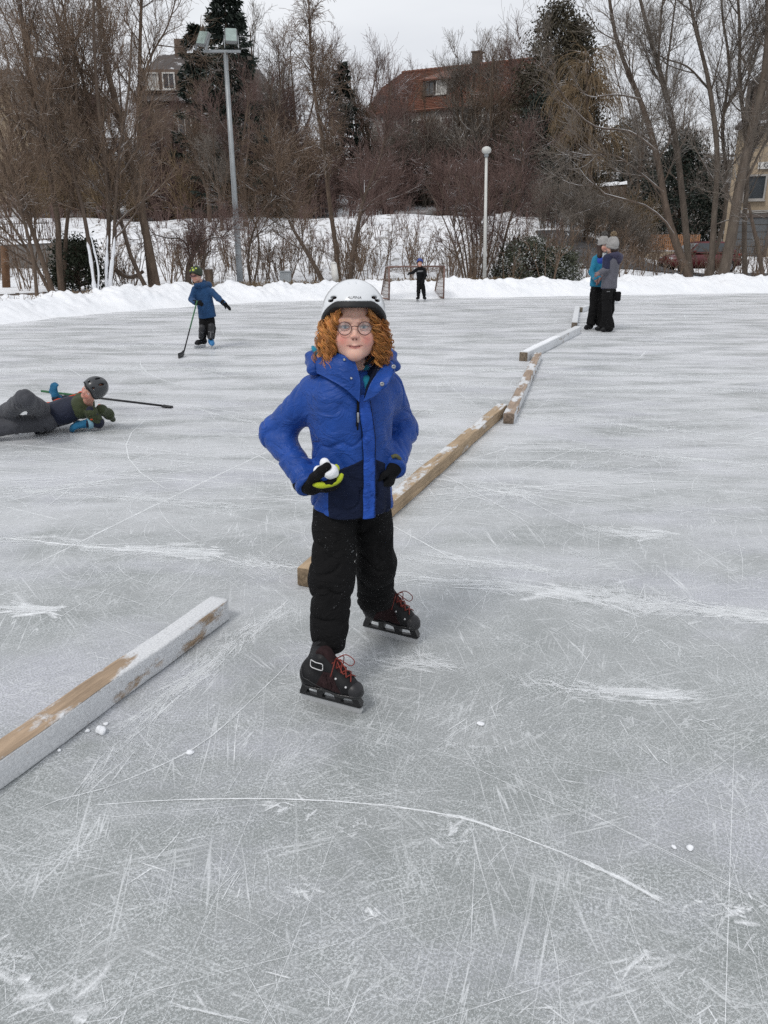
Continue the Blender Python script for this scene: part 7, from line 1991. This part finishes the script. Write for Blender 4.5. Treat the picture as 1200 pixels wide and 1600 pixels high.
# thumb laid over the snowball
def thumb_f(P): return chain(P, [at(490, 747, 2.43), at(502, 737, 2.395), at(511, 729, 2.388)], [0.018, 0.0175, 0.0145], 0.006)
part('glove_thumb', *solid(thumb_f, at(490, 747, 2.43) - 0.07, at(500, 735, 2.40) + 0.07, 0.0034), M_BLACKK, gv)
wr2 = wrR + nrm(wrR - elR) * 0.028; gd2 = nrm(np.array((-0.25, -0.35, -0.9)))
fr2 = lambda P: smin(glove_sdf(P, wr2, gd2, nrm((0.9, -0.4, 0)), 0.78, (0.9, 0.9, 0.9, 0.9), 0.9, 1, 1.15), cap(P, wrR - nrm(wrR - elR) * 0.02, wr2, 0.036, 0.032), 0.012)
gr_ = part('glove', *solid(fr2, wr2 - 0.14, wr2 + 0.14, 0.004), M_BLACKK, boy)
part('glove_trim', *tube_vf(smooth_path([at(612, 714, 2.53), at(619, 712, 2.53), at(625, 717, 2.54)], 8), 0.007, 6), plain('olive_trim', (0.10, 0.10, 0.045), 0.8), gr_)
# the snowball in his hand, two lumps pressed together
sb0, sb1 = at(507, 724, 2.405), at(516, 737, 2.405)
def ball(P): return smin(smin(cap(P, sb1, sb1, 0.027), cap(P, sb0, sb0, 0.016), 0.01), cap(P, at(497, 735, 2.42), at(498, 735, 2.42), 0.016), 0.01) + 0.003 * Noise(30, 8)(P)
solo('snowball', *solid(ball, sb1 - 0.06, sb1 + 0.07, 0.0034), M_SNOW, 'white snowball held in the black glove of the child in bright blue', 'snowball', sb1)
# ---------------------------------------------------------------- the other people: the same kit of parts, posed by joints
def M_(name, col, **k): return fabric(name, col, k.get('rough', 0.75), 0.4, k.get('scale', 10), 300)
M_DKBLUE = M_('dark_blue_jacket', (0.010, 0.050, 0.135)); M_GREYTR = M_('charcoal_trousers', (0.055, 0.057, 0.066)); M_NAVY2 = M_('navy_jacket', (0.010, 0.014, 0.032))
M_OLIVE = M_('olive_yoke', (0.040, 0.052, 0.022)); M_ORANGE = M_('orange_piping', (0.60, 0.07, 0.02)); M_MITT = M_('blue_mittens', (0.010, 0.115, 0.23)); M_TEALJ = M_('teal_jacket', (0.012, 0.165, 0.275))
M_COBALT = M_('cobalt_yoke', (0.020, 0.065, 0.38)); M_GREYJ = M_('grey_jacket', (0.100, 0.100, 0.120)); M_NAVYY = M_('navy_yoke', (0.012, 0.015, 0.045)); M_PURPLE = M_('purple_grey_hood', (0.036, 0.034, 0.066))
M_KNIT = M_('grey_knit', (0.30, 0.29, 0.28), scale=40); M_POM = M_('tan_pompom', (0.33, 0.25, 0.16), scale=60); M_POMG = M_('grey_pompom', (0.16, 0.15, 0.14), scale=60)
M_HELD = plain('dark_helmet', (0.035, 0.038, 0.042), 0.35, 0.15, coat=0.3); M_HELB = plain('blue_helmet', (0.030, 0.065, 0.30), 0.35, 0.1, coat=0.3)
M_HELG = plain('green_helmet', (0.022, 0.036, 0.016), 0.4, 0.3, 20); M_LIMEP = plain('lime_patch', (0.45, 0.55, 0.08), 0.4)
M_STICKG = plain('green_stick', (0.035, 0.13, 0.055), 0.5); M_STICKB = plain('black_stick', (0.015, 0.015, 0.017), 0.5)
M_PADB = plain('shin_pad', (0.022, 0.022, 0.024), 0.5, 0.3, 20); M_PADG = plain('pad_grey', (0.16, 0.16, 0.165), 0.6); M_BLSK = plain('blue_skate', (0.03, 0.16, 0.36), 0.4)
M_DHAIR = plain('dark_hair', (0.030, 0.014, 0.009), 0.5)

def figure(label, root_at, J, v, jr, mats, head=None, skin=(0.56, 0.33, 0.25), leg_r=(0.075, 0.062, 0.058), arm_r=(0.052, 0.047, 0.038), hem=0.16, gloves=None, foot=None, tor=(0.13, 0.095), hem_flare=1.0, cat='person'):
    """J: joints in the world; mats: jacket, trousers, shoes"""
    o = thing('person', label, cat, root_at)
    J = {k: np.asarray(p, float) for k, p in J.items()}
    s = J.get('scale', np.array(1.0)); s = float(s)
    add_head(o, J['head'], J['face'], J.get('up', (0, 0, 1)), 0.98 * s if head is None else head, v * 0.6, J['neck'], 0.045 * s, chest=((J['neck'] + J['chest']) / 2, 0.06 * s), base=skin, eyes=v < 0.014)
    across = nrm(J['shR'] - J['shL']); spine = nrm(J['neck'] - J['pelvis']); fwd = nrm(np.cross(across, spine))
    M = np.stack([across, fwd, spine])
    n1, n2 = Noise(4 / s, 31), Noise(9 / s, 32)
    dr = J['pelvis'] - spine * hem * s
    def jac(P):
        Pf = P.astype(np.float32); d = None
        for i, f_ in enumerate(np.linspace(0, 1, 6)):
            c = dr * (1 - f_) + (J['neck'] - spine * 0.075 * s) * f_
            w = np.interp(f_, [0, 0.4, 0.8, 1], [tor[0] * hem_flare, tor[0] * 0.95, tor[0] * 1.02, tor[0] * 0.72]) * s; t_ = np.interp(f_, [0, 0.4, 0.8, 1], [tor[1] * hem_flare, tor[1], tor[1], tor[1] * 0.7]) * s
            e = ell(Pf, c, (w, t_, np.linalg.norm(J['neck'] - dr) * 0.24), M); d = e if d is None else smin(d, e, 0.05 * s)
        for a, b, c in (('shL', 'elL', 'wrL'), ('shR', 'elR', 'wrR')):
            e = chain(Pf, [J[a], J[b], J[c]], [r * s for r in arm_r], 0.02 * s)
            e = e + folds(Pf, J[a], J[b], 0.07 * s, 0.004 * s, 5) * 0.6 + folds(Pf, J[b], J[c], 0.06 * s, 0.004 * s, 6) * 0.6
            d = smin(d, e, 0.035 * s)
        d = d - 0.006 * s * n1(Pf) - 0.003 * s * n2(Pf)
        d = smin(d, cap(Pf, J['neck'] - spine * 0.05 * s, J['neck'] - spine * 0.01 * s, 0.065 * s, 0.058 * s), 0.03 * s)
        return smax(d, (dr - P) @ spine, 0.012 * s)
    pts = np.array([J[k] for k in ('neck', 'pelvis', 'shL', 'shR', 'elL', 'elR', 'wrL', 'wrR')] + [dr])
    jo = part('jacket', *solid(jac, pts.min(0) - 0.2 * s, pts.max(0) + 0.2 * s, v), mats[0], o)
    def tro(P):
        Pf = P.astype(np.float32)
        d = None
        for a, b, c in (('hpL', 'knL', 'anL'), ('hpR', 'knR', 'anR')):
            e = chain(Pf, [J[a], J[b], J[c]], [r * s for r in leg_r], 0.03 * s) + folds(Pf, J[b], J[c], 0.09 * s, 0.006 * s, 8) * 0.8
            e = smax(e, (Pf - J[c]) @ nrm(J[c] - J[b]).astype(np.float32) - 0.02 * s, 0.02 * s)
            d = e if d is None else smin(d, e, 0.025 * s)
        d = smin(d, ell(Pf, J['pelvis'] - spine * 0.02, (tor[0] * 0.92 * s, tor[1] * 0.92 * s, 0.10 * s), M), 0.04 * s)
        return d - 0.005 * s * n1(Pf) - 0.002 * s * n2(Pf)
    pts = np.array([J[k] for k in ('pelvis', 'hpL', 'hpR', 'knL', 'knR', 'anL', 'anR')])
    part('trousers', *solid(tro, pts.min(0) - 0.17 * s, pts.max(0) + 0.17 * s, v), mats[1], o)
    for a, t_ in (('anL', 'toL'), ('anR', 'toR')):
        an, to = J[a], J[t_]
        fd = nrm((to - an) * (1, 1, 0) if foot != 'free' else to - an)
        upv = np.array((0, 0, 1.0)) if foot != 'free' else nrm(np.cross(np.cross(fd, an - J['kn' + a[-1]]), fd) * -1)
        he = to - fd * 0.19 * s
        def bo(P):
            Pf = P.astype(np.float32)
            d = chain(Pf, [he + upv * 0.048 * s, to - fd * 0.06 * s + upv * 0.042 * s, to - fd * 0.02 * s + upv * 0.035 * s], [0.042 * s, 0.040 * s, 0.030 * s], 0.02)
            d = smin(d, cap(Pf, he + upv * 0.05 * s, an + upv * 0.05 * s, 0.043 * s, 0.048 * s), 0.03 * s)
            return d
        bb = part('skate' if foot == 'skate' or foot == 'free' else 'boot', *solid(bo, np.minimum(np.minimum(he, to), an) - 0.08 * s, np.maximum(np.maximum(he, to), an) + 0.13 * s, v * 0.8), mats[2], o)
        if foot in ('skate', 'free'):
            lift = -upv * 0.045 * s
            c = (he + to) / 2 + upv * 0.012 * s + lift
            part('blade', *box_vf(c, (0.25 * s, 0.006 * s, 0.05 * s), fd, np.cross(upv, fd), upv, 0.002), M_STEELB, bb, False)
    if gloves is not None:
        for w, e, sd, cfg in (('wrL', 'elL', 1, gloves[1]), ('wrR', 'elR', -1, gloves[2])):
            d = nrm(cfg['d']) if 'd' in cfg else nrm(J[w] - J[e]); nn = nrm(cfg.get('n', (0, -0.3, 1)))
            w0 = J[w] + d * 0.02 * s
            ff = lambda P: smin(glove_sdf(P, w0, d, nn, (cfg.get('k', 0.95)) * s, cfg.get('c', (0.4,) * 4), cfg.get('t', 0.5), cfg.get('s', sd), 1.25), cap(P, J[w] - nrm(J[w] - J[e]) * 0.03 * s, w0, 0.044 * s, 0.038 * s), 0.015 * s)
            part('glove', *solid(ff, w0 - 0.17 * s, w0 + 0.17 * s, min(v, 0.009)), gloves[0], o)
    return o, jo, M, J, spine, fwd, across, s

def simple_helmet(o, J, hs, v, mats, rad=(0.092, 0.112, 0.104), front=0.055, side=-0.02):
    B = basis(J['face'], J.get('up', (0, 0, 1)))
    return helmet(o, J['head'], B, hs, v, rad, mats, front=front, side=side, ctr=(0, -0.006, 0.038), brim=0.014,
                  vents=[((sx * 0.035, 0.09, 0.10), (0.010, 0.04, 0.012)) for sx in (-1, 1)] + [((sx * 0.03, 0.0, 0.14), (0.010, 0.04, 0.02)) for sx in (-1, 1)])

def stick(name, label, pts, r, mats, blade, cut=0.5, bh=0.07, bt=0.008):
    """hockey stick: shaft in two tones and a curved blade lying on the ice"""
    pts = [np.asarray(p, float) for p in pts]
    o = thing('hockey_stick', label, 'hockey stick', pts[-1], 'hockey sticks')
    m = pts[0] * (1 - cut) + pts[-1] * cut
    part('shaft', *tube_vf(np.array([pts[0], m]), r, 8), mats[0], o); part('shaft_end', *tube_vf(np.array([m, pts[-1]]), r * 0.98, 8), mats[1], o)
    q = smooth_path([pts[-1]] + [np.asarray(b, float) for b in blade], 10); T = nrm(np.gradient(q, axis=0)); up = np.array((0, 0, 1.0)); V = []
    for p, t_ in zip(q, T):
        n_ = nrm(np.cross(t_, up)); 
        for a, b in ((-1, 0.0), (1, 0.0), (1, 1.0), (-1, 1.0)): V.append(p + n_ * a * bt + up * (b - 0.5) * bh)
    F = [(i * 4 + j, i * 4 + (j + 1) % 4, (i + 1) * 4 + (j + 1) % 4, (i + 1) * 4 + j) for i in range(9) for j in range(4)] + [(0, 1, 2, 3), (39, 38, 37, 36)]
    part('blade', np.array(V), F, mats[1], o)
    return o

# ---- the child lying on the ice
Yl = 6.55
J = dict(head=gnd(145, 610, 0.37), face=nrm((-0.52, -0.84, 0.02)), up=nrm((0.66, -0.35, 0.62)), neck=gnd(135, 632, 0.22), chest=gnd(112, 640, 0.17), pelvis=gnd(72, 652, 0.12),
         shL=gnd(147, 642, 0.17) + (0, -0.06, 0.0), elL=gnd(152, 662, 0.05) + (0.02, -0.03, 0.02), wrL=gnd(139, 664, 0.05) + (0, -0.03, 0.02), shR=gnd(118, 627, 0.22) + (0, 0.10, 0), elR=gnd(98, 632, 0.16) + (0, 0.16, 0), wrR=gnd(84, 624, 0.21) + (0, 0.05, 0),
         hpL=gnd(74, 660, 0.10), hpR=gnd(72, 646, 0.14), knL=gnd(27, 663, 0.13), knR=gnd(39, 624, 0.39), anL=gnd(-28, 674, 0.09), anR=gnd(-12, 660, 0.09), toL=gnd(-52, 668, 0.14), toR=gnd(-42, 664, 0.10), scale=0.90)
M_MAT = M_OLIVE
lab = 'child in olive and navy jacket and dark helmet lying on the ice'
o, jo, MM, J, sp, fw, ac, s = figure(lab, gnd(80, 665, 0), J, 0.0085, None, (M_NAVY2, M_GREYTR, M_BOOT), skin=(0.58, 0.30, 0.23), foot='free', hem=0.13, leg_r=(0.088, 0.080, 0.070), arm_r=(0.058, 0.054, 0.044), tor=(0.145, 0.110),
   gloves=(M_MITT, dict(d=(-0.75, -0.35, -0.1), n=(-0.2, -0.5, 0.8), c=(0.5,) * 4, k=1.2), dict(d=(-0.12, 0.05, 1), n=(-0.3, -0.9, 0.1), c=(0.5, 0.55, 0.6, 0.7), t=0.8, k=1.1)))
simple_helmet(o, J, 0.98, 0.0062, (M_HELD, M_RIMB), (0.095, 0.114, 0.106), 0.058, -0.035)
# olive yoke over the shoulders, orange piping down the chest
dr = J['pelvis']
def yoke(P):
    Pf = P.astype(np.float32)
    d = ell(Pf, J['neck'] * 0.72 + J['chest'] * 0.28, (0.130, 0.104, 0.096), MM)
    d = smin(d, cap(Pf, J['shL'], J['elL'] * 0.75 + J['shL'] * 0.25, 0.057, 0.054), 0.025)
    d = smin(d, cap(Pf, J['shR'], J['elR'] * 0.5 + J['shR'] * 0.5, 0.056, 0.054), 0.03)
    return d - 0.005 * _n1(Pf) + folds(Pf, J['shL'], J['elL'], 0.06, 0.003, 4)
part('shoulder_yoke', *solid(yoke, J['neck'] - 0.36, J['neck'] + 0.30, 0.008), M_OLIVE, jo)
sd_ = lambda P: smin(yoke(P), np.minimum.reduce([ell(P.astype(np.float32), J['pelvis'] * (1 - f_) + J['neck'] * f_, (0.14, 0.105, 0.12), MM) for f_ in (0.0, 0.3, 0.6)]), 0.02)
q = smooth_path([J['pelvis'] - sp * 0.12 + (0, 0.04, 0.3), J['chest'] * 0.6 + J['pelvis'] * 0.4 + (0, 0.03, 0.3), J['chest'] + (0, 0.03, 0.3), J['neck'] + (0, 0, 0.25)], 24)
p = trace(sd_, q, np.tile((0, 0.12, -1.0), (24, 1)))
part('piping', *tube_vf(p + (0, -0.003, 0.004), 0.007, 6), M_ORANGE, jo)
# hood spread behind, with orange lining
hp = [gnd(158, 640, 0.18), gnd(166, 648, 0.12) + (0, 0.05, 0), gnd(176, 655, 0.05)]
part('hood', *solid(lambda P: chain(P.astype(np.float32), hp, [0.046, 0.042, 0.026], 0.03) - 0.006 * _n1(P * 2), np.min(hp, 0) - 0.12, np.max(hp, 0) + 0.12, 0.008), M_OLIVE, jo)
part('hood_lining', *solid(lambda P: ell(P.astype(np.float32), gnd(160, 637, 0.17) + (0, -0.055, 0), (0.030, 0.022, 0.045)), gnd(160, 637, 0.17) - 0.12, gnd(160, 637, 0.17) + 0.09, 0.006), M_ORANGE, jo)
part('sleeve_badge', *box_vf(J['shL'] * 0.45 + J['elL'] * 0.55 + (-0.01, -0.064, 0.01), (0.022, 0.008, 0.035), bev=0.003), M_ORANGE, jo)
part('glove_cuff', *tube_vf(np.array([J['wrL'] + (0.035, 0.012, 0.0), J['wrL'] + (0.005, -0.01, 0.0)]), [0.046, 0.047], 14), M_('pale_blue_cuff', (0.20, 0.36, 0.45)), o)
stick('hockey_stick', 'green and black hockey stick lying behind the fallen child', [gnd(64, 611, 0.22) , gnd(254, 634, 0.02)], 0.011, (M_STICKG, M_STICKB), [gnd(260, 635, 0.016), gnd(269, 636, 0.012)], 0.32, 0.018, 0.022)

# ---- the child in dark blue with a stick, gliding
Y3 = 12.1
P3 = lambda x, y, d=0: at(x, y, Y3 + d)
J = dict(head=P3(307, 430, 0), face=nrm((-0.50, -0.80, -0.22)), up=nrm((-0.06, -0.15, 1)), neck=P3(314, 443, 0.06), chest=P3(318, 460, 0.06), pelvis=P3(323, 487, 0.06),
         shL=P3(331, 455, 0.04), elL=P3(341, 466, -0.02), wrL=P3(350, 474, -0.10), shR=P3(304, 452, 0.0), elR=P3(299, 468, -0.02), wrR=P3(305, 473, -0.16),
         hpL=P3(328, 494, 0.08), hpR=P3(318, 494, 0.06), knL=P3(330, 514, 0.02), knR=P3(318, 515, 0.02), anL=P3(330, 534, 0.02), anR=P3(317, 535, 0.10), toL=gnd(336, 543, 0.045), toR=gnd(309, 541, 0.045), scale=0.93)
J['toL'] = np.array((J['anL'][0] + 0.05, J['anL'][1] - 0.15, 0.05)); J['toR'] = np.array((J['anR'][0] - 0.09, J['anR'][1] - 0.12, 0.05))
for k in ('anL', 'anR'): J[k][2] = 0.16
o, jo, MM, J, sp, fw, ac, s = figure('child skater in dark blue jacket with green helmet, holding a hockey stick', (J['anR'][0], Y3, 0), J, 0.011, None, (M_DKBLUE, M_BLACK, M_BOOT), foot='skate', hem=0.10, hem_flare=1.06,
   gloves=(M_BLACKK, dict(d=(0.75, -0.2, -0.62), n=(0.3, -0.4, 0.8), c=(0.12, 0.12, 0.15, 0.2)), dict(d=(0.9, -0.35, -0.1), n=(0, -0.7, 0.5), c=(0.8,) * 4)), leg_r=(0.078, 0.068, 0.062))
hdp = [P3(306, 446, -0.05), P3(318, 445, 0.02), P3(325, 446, 0.10), P3(318, 445, 0.17), P3(307, 446, 0.10)]
part('hood', *solid(lambda P: chain(P.astype(np.float32), hdp, [0.030, 0.045, 0.055, 0.052, 0.035], 0.02) - 0.007 * _n1(P * 1.5), np.min(hdp, 0) - 0.12, np.max(hdp, 0) + 0.12, 0.010), M_DKBLUE, jo)
hh, hfn = simple_helmet(o, J, 0.96, 0.008, (M_HELG, M_RIMB), front=0.055, side=-0.015)
B3 = basis(J['face'], J['up'])
for q_, r_ in (((0.03, 0.075, 0.105), 0.020), ((-0.03, 0.085, 0.095), 0.016), ((0.055, 0.03, 0.118), 0.016), ((-0.01, 0.05, 0.135), 0.015)):
    c = J['head'] + (np.array(q_) * 0.96) @ B3; part('helmet_patch', *solid(lambda P: np.maximum(np.abs(hfn(P)) - 0.004, np.linalg.norm(P - c, axis=1) - r_), c - 0.04, c + 0.04, 0.005), M_LIMEP, hh)
mb = MB()
gq = lambda x, y, z: J['head'] + (np.array((x, y, z)) * 0.96) @ B3
mb.tube(smooth_path([gq(-0.06, 0.06, 0.012), gq(-0.03, 0.098, 0.012), gq(0, 0.104, 0.008), gq(0.03, 0.098, 0.012), gq(0.06, 0.06, 0.012)], 12), 0.012, 6); part('goggles', *mb.get(), plain('pink_goggles', (0.10, 0.035, 0.045), 0.3), o)
for e, kn, an in ((0, 'knL', 'anL'), (1, 'knR', 'anR')):
    f_ = nrm((J['toL' if e == 0 else 'toR'] - J[an]) * (1, 1, 0)); f_ = nrm(f_ + np.array((0, -1.2, 0))); ax = nrm(J[an] - J[kn])
    c0 = J[kn] + f_ * 0.045; c1 = J[an] + f_ * 0.040 - ax * 0.01
    pd = part('shin_pad', *solid(lambda P: smin(smin(cap(P.astype(np.float32), c0 + ax * 0.06, c1, 0.046, 0.043), cap(P.astype(np.float32), c0 - ax * 0.015, c0 + ax * 0.02, 0.052, 0.050), 0.006), cap(P.astype(np.float32), c0 - ax * 0.05, c0 - ax * 0.04, 0.05, 0.05), 0.006), np.minimum(c0, c1) - 0.12, np.maximum(c0, c1) + 0.12, 0.009), M_PADB, o)
    w_ = nrm(np.cross(ax, f_))
    part('pad_stripe', *box_vf(c0 * 0.45 + c1 * 0.55 + f_ * 0.043, (0.018, 0.012, 0.11), w_, f_, ax, 0.004), M_PADG, pd)
    part('pad_strap', *box_vf(c0 + ax * 0.035 + f_ * 0.040, (0.085, 0.016, 0.012), w_, f_, ax, 0.004), M_PADG, pd)
lf = [c for c in o.children if c.name.startswith('skate')][0]; lf.data.materials[0] = M_BLSK; lf['label'] = 'light blue skate'
stick('hockey_stick', 'green and black hockey stick held upright by the skater in dark blue', [P3(308, 470, -0.25), gnd(287, 551, 0.05)], 0.0105, (M_STICKG, M_STICKB), [gnd(284, 554, 0.04), gnd(279, 556, 0.04)], 0.55)

# ---- the small goalkeeper
Yg = 22.3
G_ = lambda x, y, d=0: at(x, y, Yg + d)
J = dict(head=G_(656, 411), face=nrm((-0.05, -1, -0.05)), neck=G_(656.5, 417, 0.04), chest=G_(657, 425, 0.04), pelvis=G_(657.5, 440, 0.05), shL=G_(663, 421), elL=G_(665, 430, -0.05), wrL=G_(662, 437, -0.12), shR=G_(651, 421), elR=G_(645, 426, -0.1), wrR=G_(641, 427, -0.2),
         hpL=G_(660, 444), hpR=G_(654.5, 444), knL=G_(662, 455), knR=G_(654, 455), anL=G_(663, 465), anR=G_(653.5, 465), toL=(0, 0, 0), toR=(0, 0, 0), scale=0.86)
for a, t_, dx in (('anL', 'toL', 0.03), ('anR', 'toR', -0.05)): J[a][2] = 0.15; J[t_] = np.array((J[a][0] + dx, J[a][1] - 0.14, 0.05))
o, jo, MM, J, sp, fw, ac, s = figure('small child in black with blue helmet standing in the goal', (J['anL'][0], Yg, 0), J, 0.014, None, (M_BLACKK, M_BLACK, M_BOOT), foot='skate', hem=0.05,
   gloves=(M_BLACKK, dict(c=(0.5,) * 4), dict(c=(0.4,) * 4)))
simple_helmet(o, J, 0.93, 0.011, (M_HELB, M_RIMB))
part('chest_stripe', *solid(lambda P: np.maximum(ell(P.astype(np.float32), J['neck'] - sp * 0.10, (0.130, 0.098, 0.06), MM), np.abs((P - (J['neck'] - sp * 0.115)) @ sp) - 0.024), J['neck'] - 0.25, J['neck'] + 0.15, 0.011), M_PADG, jo)

# ---- the two women
YA = 14.9
A_ = lambda x, y, d=0: at(x, y, YA + d)
J = dict(head=A_(942.5, 384), face=nrm((0.40, -0.85, -0.08)), neck=A_(940, 397, 0.03), chest=A_(939, 412), pelvis=A_(934, 441), shL=A_(947, 404, 0.0), elL=A_(944, 424, -0.10), wrL=A_(938, 434, -0.20), shR=A_(931, 404), elR=A_(924, 425, -0.04), wrR=A_(931, 436, -0.20),
         hpL=A_(938, 452), hpR=A_(930, 452), knL=A_(937, 482), knR=A_(927, 482), anL=A_(938, 508), anR=A_(923, 506), toL=(0, 0, 0), toR=(0, 0, 0), scale=1.06)
for a, t_, dx, dy in (('anL', 'toL', 0.02, -0.2), ('anR', 'toR', -0.14, -0.14)): J[a][2] = 0.10; J[t_] = np.array((J[a][0] + dx, J[a][1] + dy, 0.005))
o, jo, MM, J, sp, fw, ac, s = figure('woman in teal jacket and grey hat facing us, half hidden by the other', (J['anR'][0], YA, 0), J, 0.013, None, (M_TEALJ, M_BLACK, M_BOOT), hem=0.08, foot='boot', leg_r=(0.085, 0.070, 0.080), arm_r=(0.055, 0.05, 0.04), head=1.05,
   gloves=(plain('mauve_glove', (0.22, 0.13, 0.12), 0.7), dict(c=(0.9,) * 4, d=(-0.5, -0.3, -0.8), k=0.75), dict(c=(0.9,) * 4, d=(0.4, -0.3, -0.9), k=0.75)))
part('shoulder_yoke', *solid(lambda P: smin(ell(P.astype(np.float32), J['neck'] - sp * 0.13, (0.150, 0.112, 0.115), MM), cap(P.astype(np.float32), J['shL'], J['elL'], 0.064, 0.058), 0.03), J['neck'] - 0.5, J['neck'] + 0.25, 0.012), M_COBALT, jo)
part('collar', *solid(lambda P: np.maximum(np.abs(cap(P.astype(np.float32), J['neck'] - sp * 0.06, J['neck'] + sp * 0.01, 0.080, 0.074)) - 0.01, (P - J['neck']) @ sp - 0.02), J['neck'] - 0.2, J['neck'] + 0.2, 0.011), M_('white_collar', (0.55, 0.6, 0.62)), jo)
part('hair', *solid(lambda P: smin(ell(P.astype(np.float32), J['head'] + (-0.02, 0.02, 0.0), (0.088, 0.095, 0.11)), cap(P.astype(np.float32), J['head'] + (-0.05, 0.0, -0.03), J['neck'] + (-0.05, -0.07, -0.03), 0.05, 0.05), 0.03) if True else 0, J['head'] - 0.32, J['head'] + 0.16, 0.011), M_DHAIR, o)
def knit_hat(o, J, mat, pm, hs, tilt=0.0, cover=0.03):
    B = basis(J['face'], J.get('up', (0, 0, 1))); c = J['head']
    def loc(P): return (P - c.astype(np.float32)) @ B.T.astype(np.float32) / hs
    def f(P):
        q = loc(P); d = ell(q, (0, -0.006, 0.048), (0.090, 0.104, 0.128)) - 0.0022 * np.sin(np.arctan2(q[:, 0], q[:, 1]) * 34)
        return smax(d, cover - 0.04 - 0.30 * np.clip(-q[:, 1], -0.1, 0.1) - q[:, 2], 0.008) * hs
    h_ = part('knitted_hat', *solid(f, c - 0.20, c + 0.24, 0.009), mat, o)
    B2 = (np.array((0, -0.012, 0.195)) * hs) @ B + c
    g_ = np.random.default_rng(4); n = 420; d = nrm(g_.normal(size=(n, 3))); P_ = np.stack([B2 + d * 0.01, B2 + d * 0.035 + g_.normal(size=(n, 3)) * 0.004, B2 + d * g_.uniform(0.045, 0.062, (n, 1))], 1)
    mb = MB().add(*tubes_np(P_, np.tile(np.array([[0.006, 0.006, 0.003]]), (n, 1)), 4)); part('pompom', *mb.get(), pm, h_)
    def fb(P):
        q = loc(P); e = cover - 0.045 - 0.30 * np.clip(-q[:, 1], -0.1, 0.1); d = np.abs(ell(q, (0, -0.006, 0.045), (0.093, 0.107, 0.128))) - 0.007
        return smax(d, np.maximum(e - q[:, 2], q[:, 2] - e - 0.045), 0.006) * hs
    part('hat_cuff', *solid(fb, c - 0.2, c + 0.24, 0.010), mat, h_)
knit_hat(o, J, M_KNIT, M_POMG, 1.05, cover=0.045)
YB = 14.5
A_ = lambda x, y, d=0: at(x, y, YB + d)
J = dict(head=A_(957, 386), face=nrm((-0.62, 0.80, -0.10)), up=nrm((0.05, 0, 1)), neck=A_(957, 398), chest=A_(956, 414), pelvis=A_(952, 445), shL=A_(949, 406, -0.06), elL=A_(946.5, 421, -0.12), wrL=A_(938, 426, -0.14), shR=A_(965, 407, 0.10), elR=A_(955, 424, 0.22), wrR=A_(944, 428, 0.22),
         hpL=A_(949, 455, -0.05), hpR=A_(954, 455, 0.08), knL=A_(948, 484, -0.08), knR=A_(952, 484, 0.08), anL=A_(951, 511, -0.06), anR=A_(944, 511, 0.10), toL=(0, 0, 0), toR=(0, 0, 0), scale=1.06)
for a, t_, dx, dy in (('anL', 'toL', -0.15, -0.05), ('anR', 'toR', -0.16, 0.02)): J[a][2] = 0.08; J[t_] = np.array((J[a][0] + dx, J[a][1] + dy, 0.005))
o, jo, MM, J, sp, fw, ac, s = figure('woman in grey and navy jacket with tan pompom hat, her back half turned', (J['anL'][0], YB, 0), J, 0.012, None, (M_GREYJ, M_BLACK, M_BOOT), hem=0.06, hem_flare=1.05, foot='boot', leg_r=(0.092, 0.078, 0.100), arm_r=(0.062, 0.056, 0.046), head=1.05, tor=(0.145, 0.11),
   gloves=(plain('mauve_glove', (0.20, 0.13, 0.13), 0.7), dict(c=(0.9,) * 4, n=(-0.3, -0.8, 0.4), k=0.75), dict(c=(0.9,) * 4, k=0.75)))
part('sleeve_yoke', *solid(lambda P: smin(cap(P.astype(np.float32), J['shL'] + (0.0, 0.02, 0.02), J['elL'] * 0.85 + J['shL'] * 0.15, 0.080, 0.071), cap(P.astype(np.float32), J['shL'] + (0, 0, 0.02), J['neck'] - sp * 0.06, 0.068, 0.070), 0.03), J['shL'] - 0.34, J['neck'] + 0.2, 0.011), M_NAVYY, jo)
part('hem_panel', *solid(lambda P: np.maximum(ell(P.astype(np.float32), J['pelvis'] - sp * 0.02, (0.156, 0.122, 0.16), MM), np.maximum(np.maximum((P - J['pelvis']) @ sp - 0.035, (J['pelvis'] - sp * 0.075 - P) @ sp), (P[:, 0] - J['pelvis'][0]) - 0.06)), J['pelvis'] - 0.3, J['pelvis'] + 0.3, 0.011), M_NAVYY, jo)
hd = [J['neck'] + (-0.03, -0.07, -0.01), J['neck'] + (0.06, -0.06, -0.01), J['neck'] + (0.12, 0.0, -0.03), J['neck'] + (0.10, 0.08, -0.02)]
part('hood', *solid(lambda P: smin(chain(P.astype(np.float32), hd, [0.045, 0.058, 0.062, 0.05], 0.03), ell(P.astype(np.float32), J['neck'] + (0.11, -0.02, -0.09), (0.06, 0.09, 0.09)), 0.04) - 0.008 * _n1(P), J['neck'] - 0.3, J['neck'] + 0.3, 0.011), M_PURPLE, jo)
part('hair', *solid(lambda P: ell(P.astype(np.float32), J['head'] + (0.03, -0.01, -0.03), (0.085, 0.085, 0.10)), J['head'] - 0.2, J['head'] + 0.2, 0.011), M_DHAIR, o)
knit_hat(o, J, M_KNIT, M_POM, 1.08, cover=0.02)
part('trouser_badge', *box_vf(J['hpL'] + (-0.01, -0.10, 0.0), (0.06, 0.012, 0.014), bev=0.003), M_PADG, o)
part('bag', *box_vf(J['pelvis'] + (0.17, -0.03, -0.20), (0.10, 0.06, 0.17), bev=0.02), M_BLACKK, o)
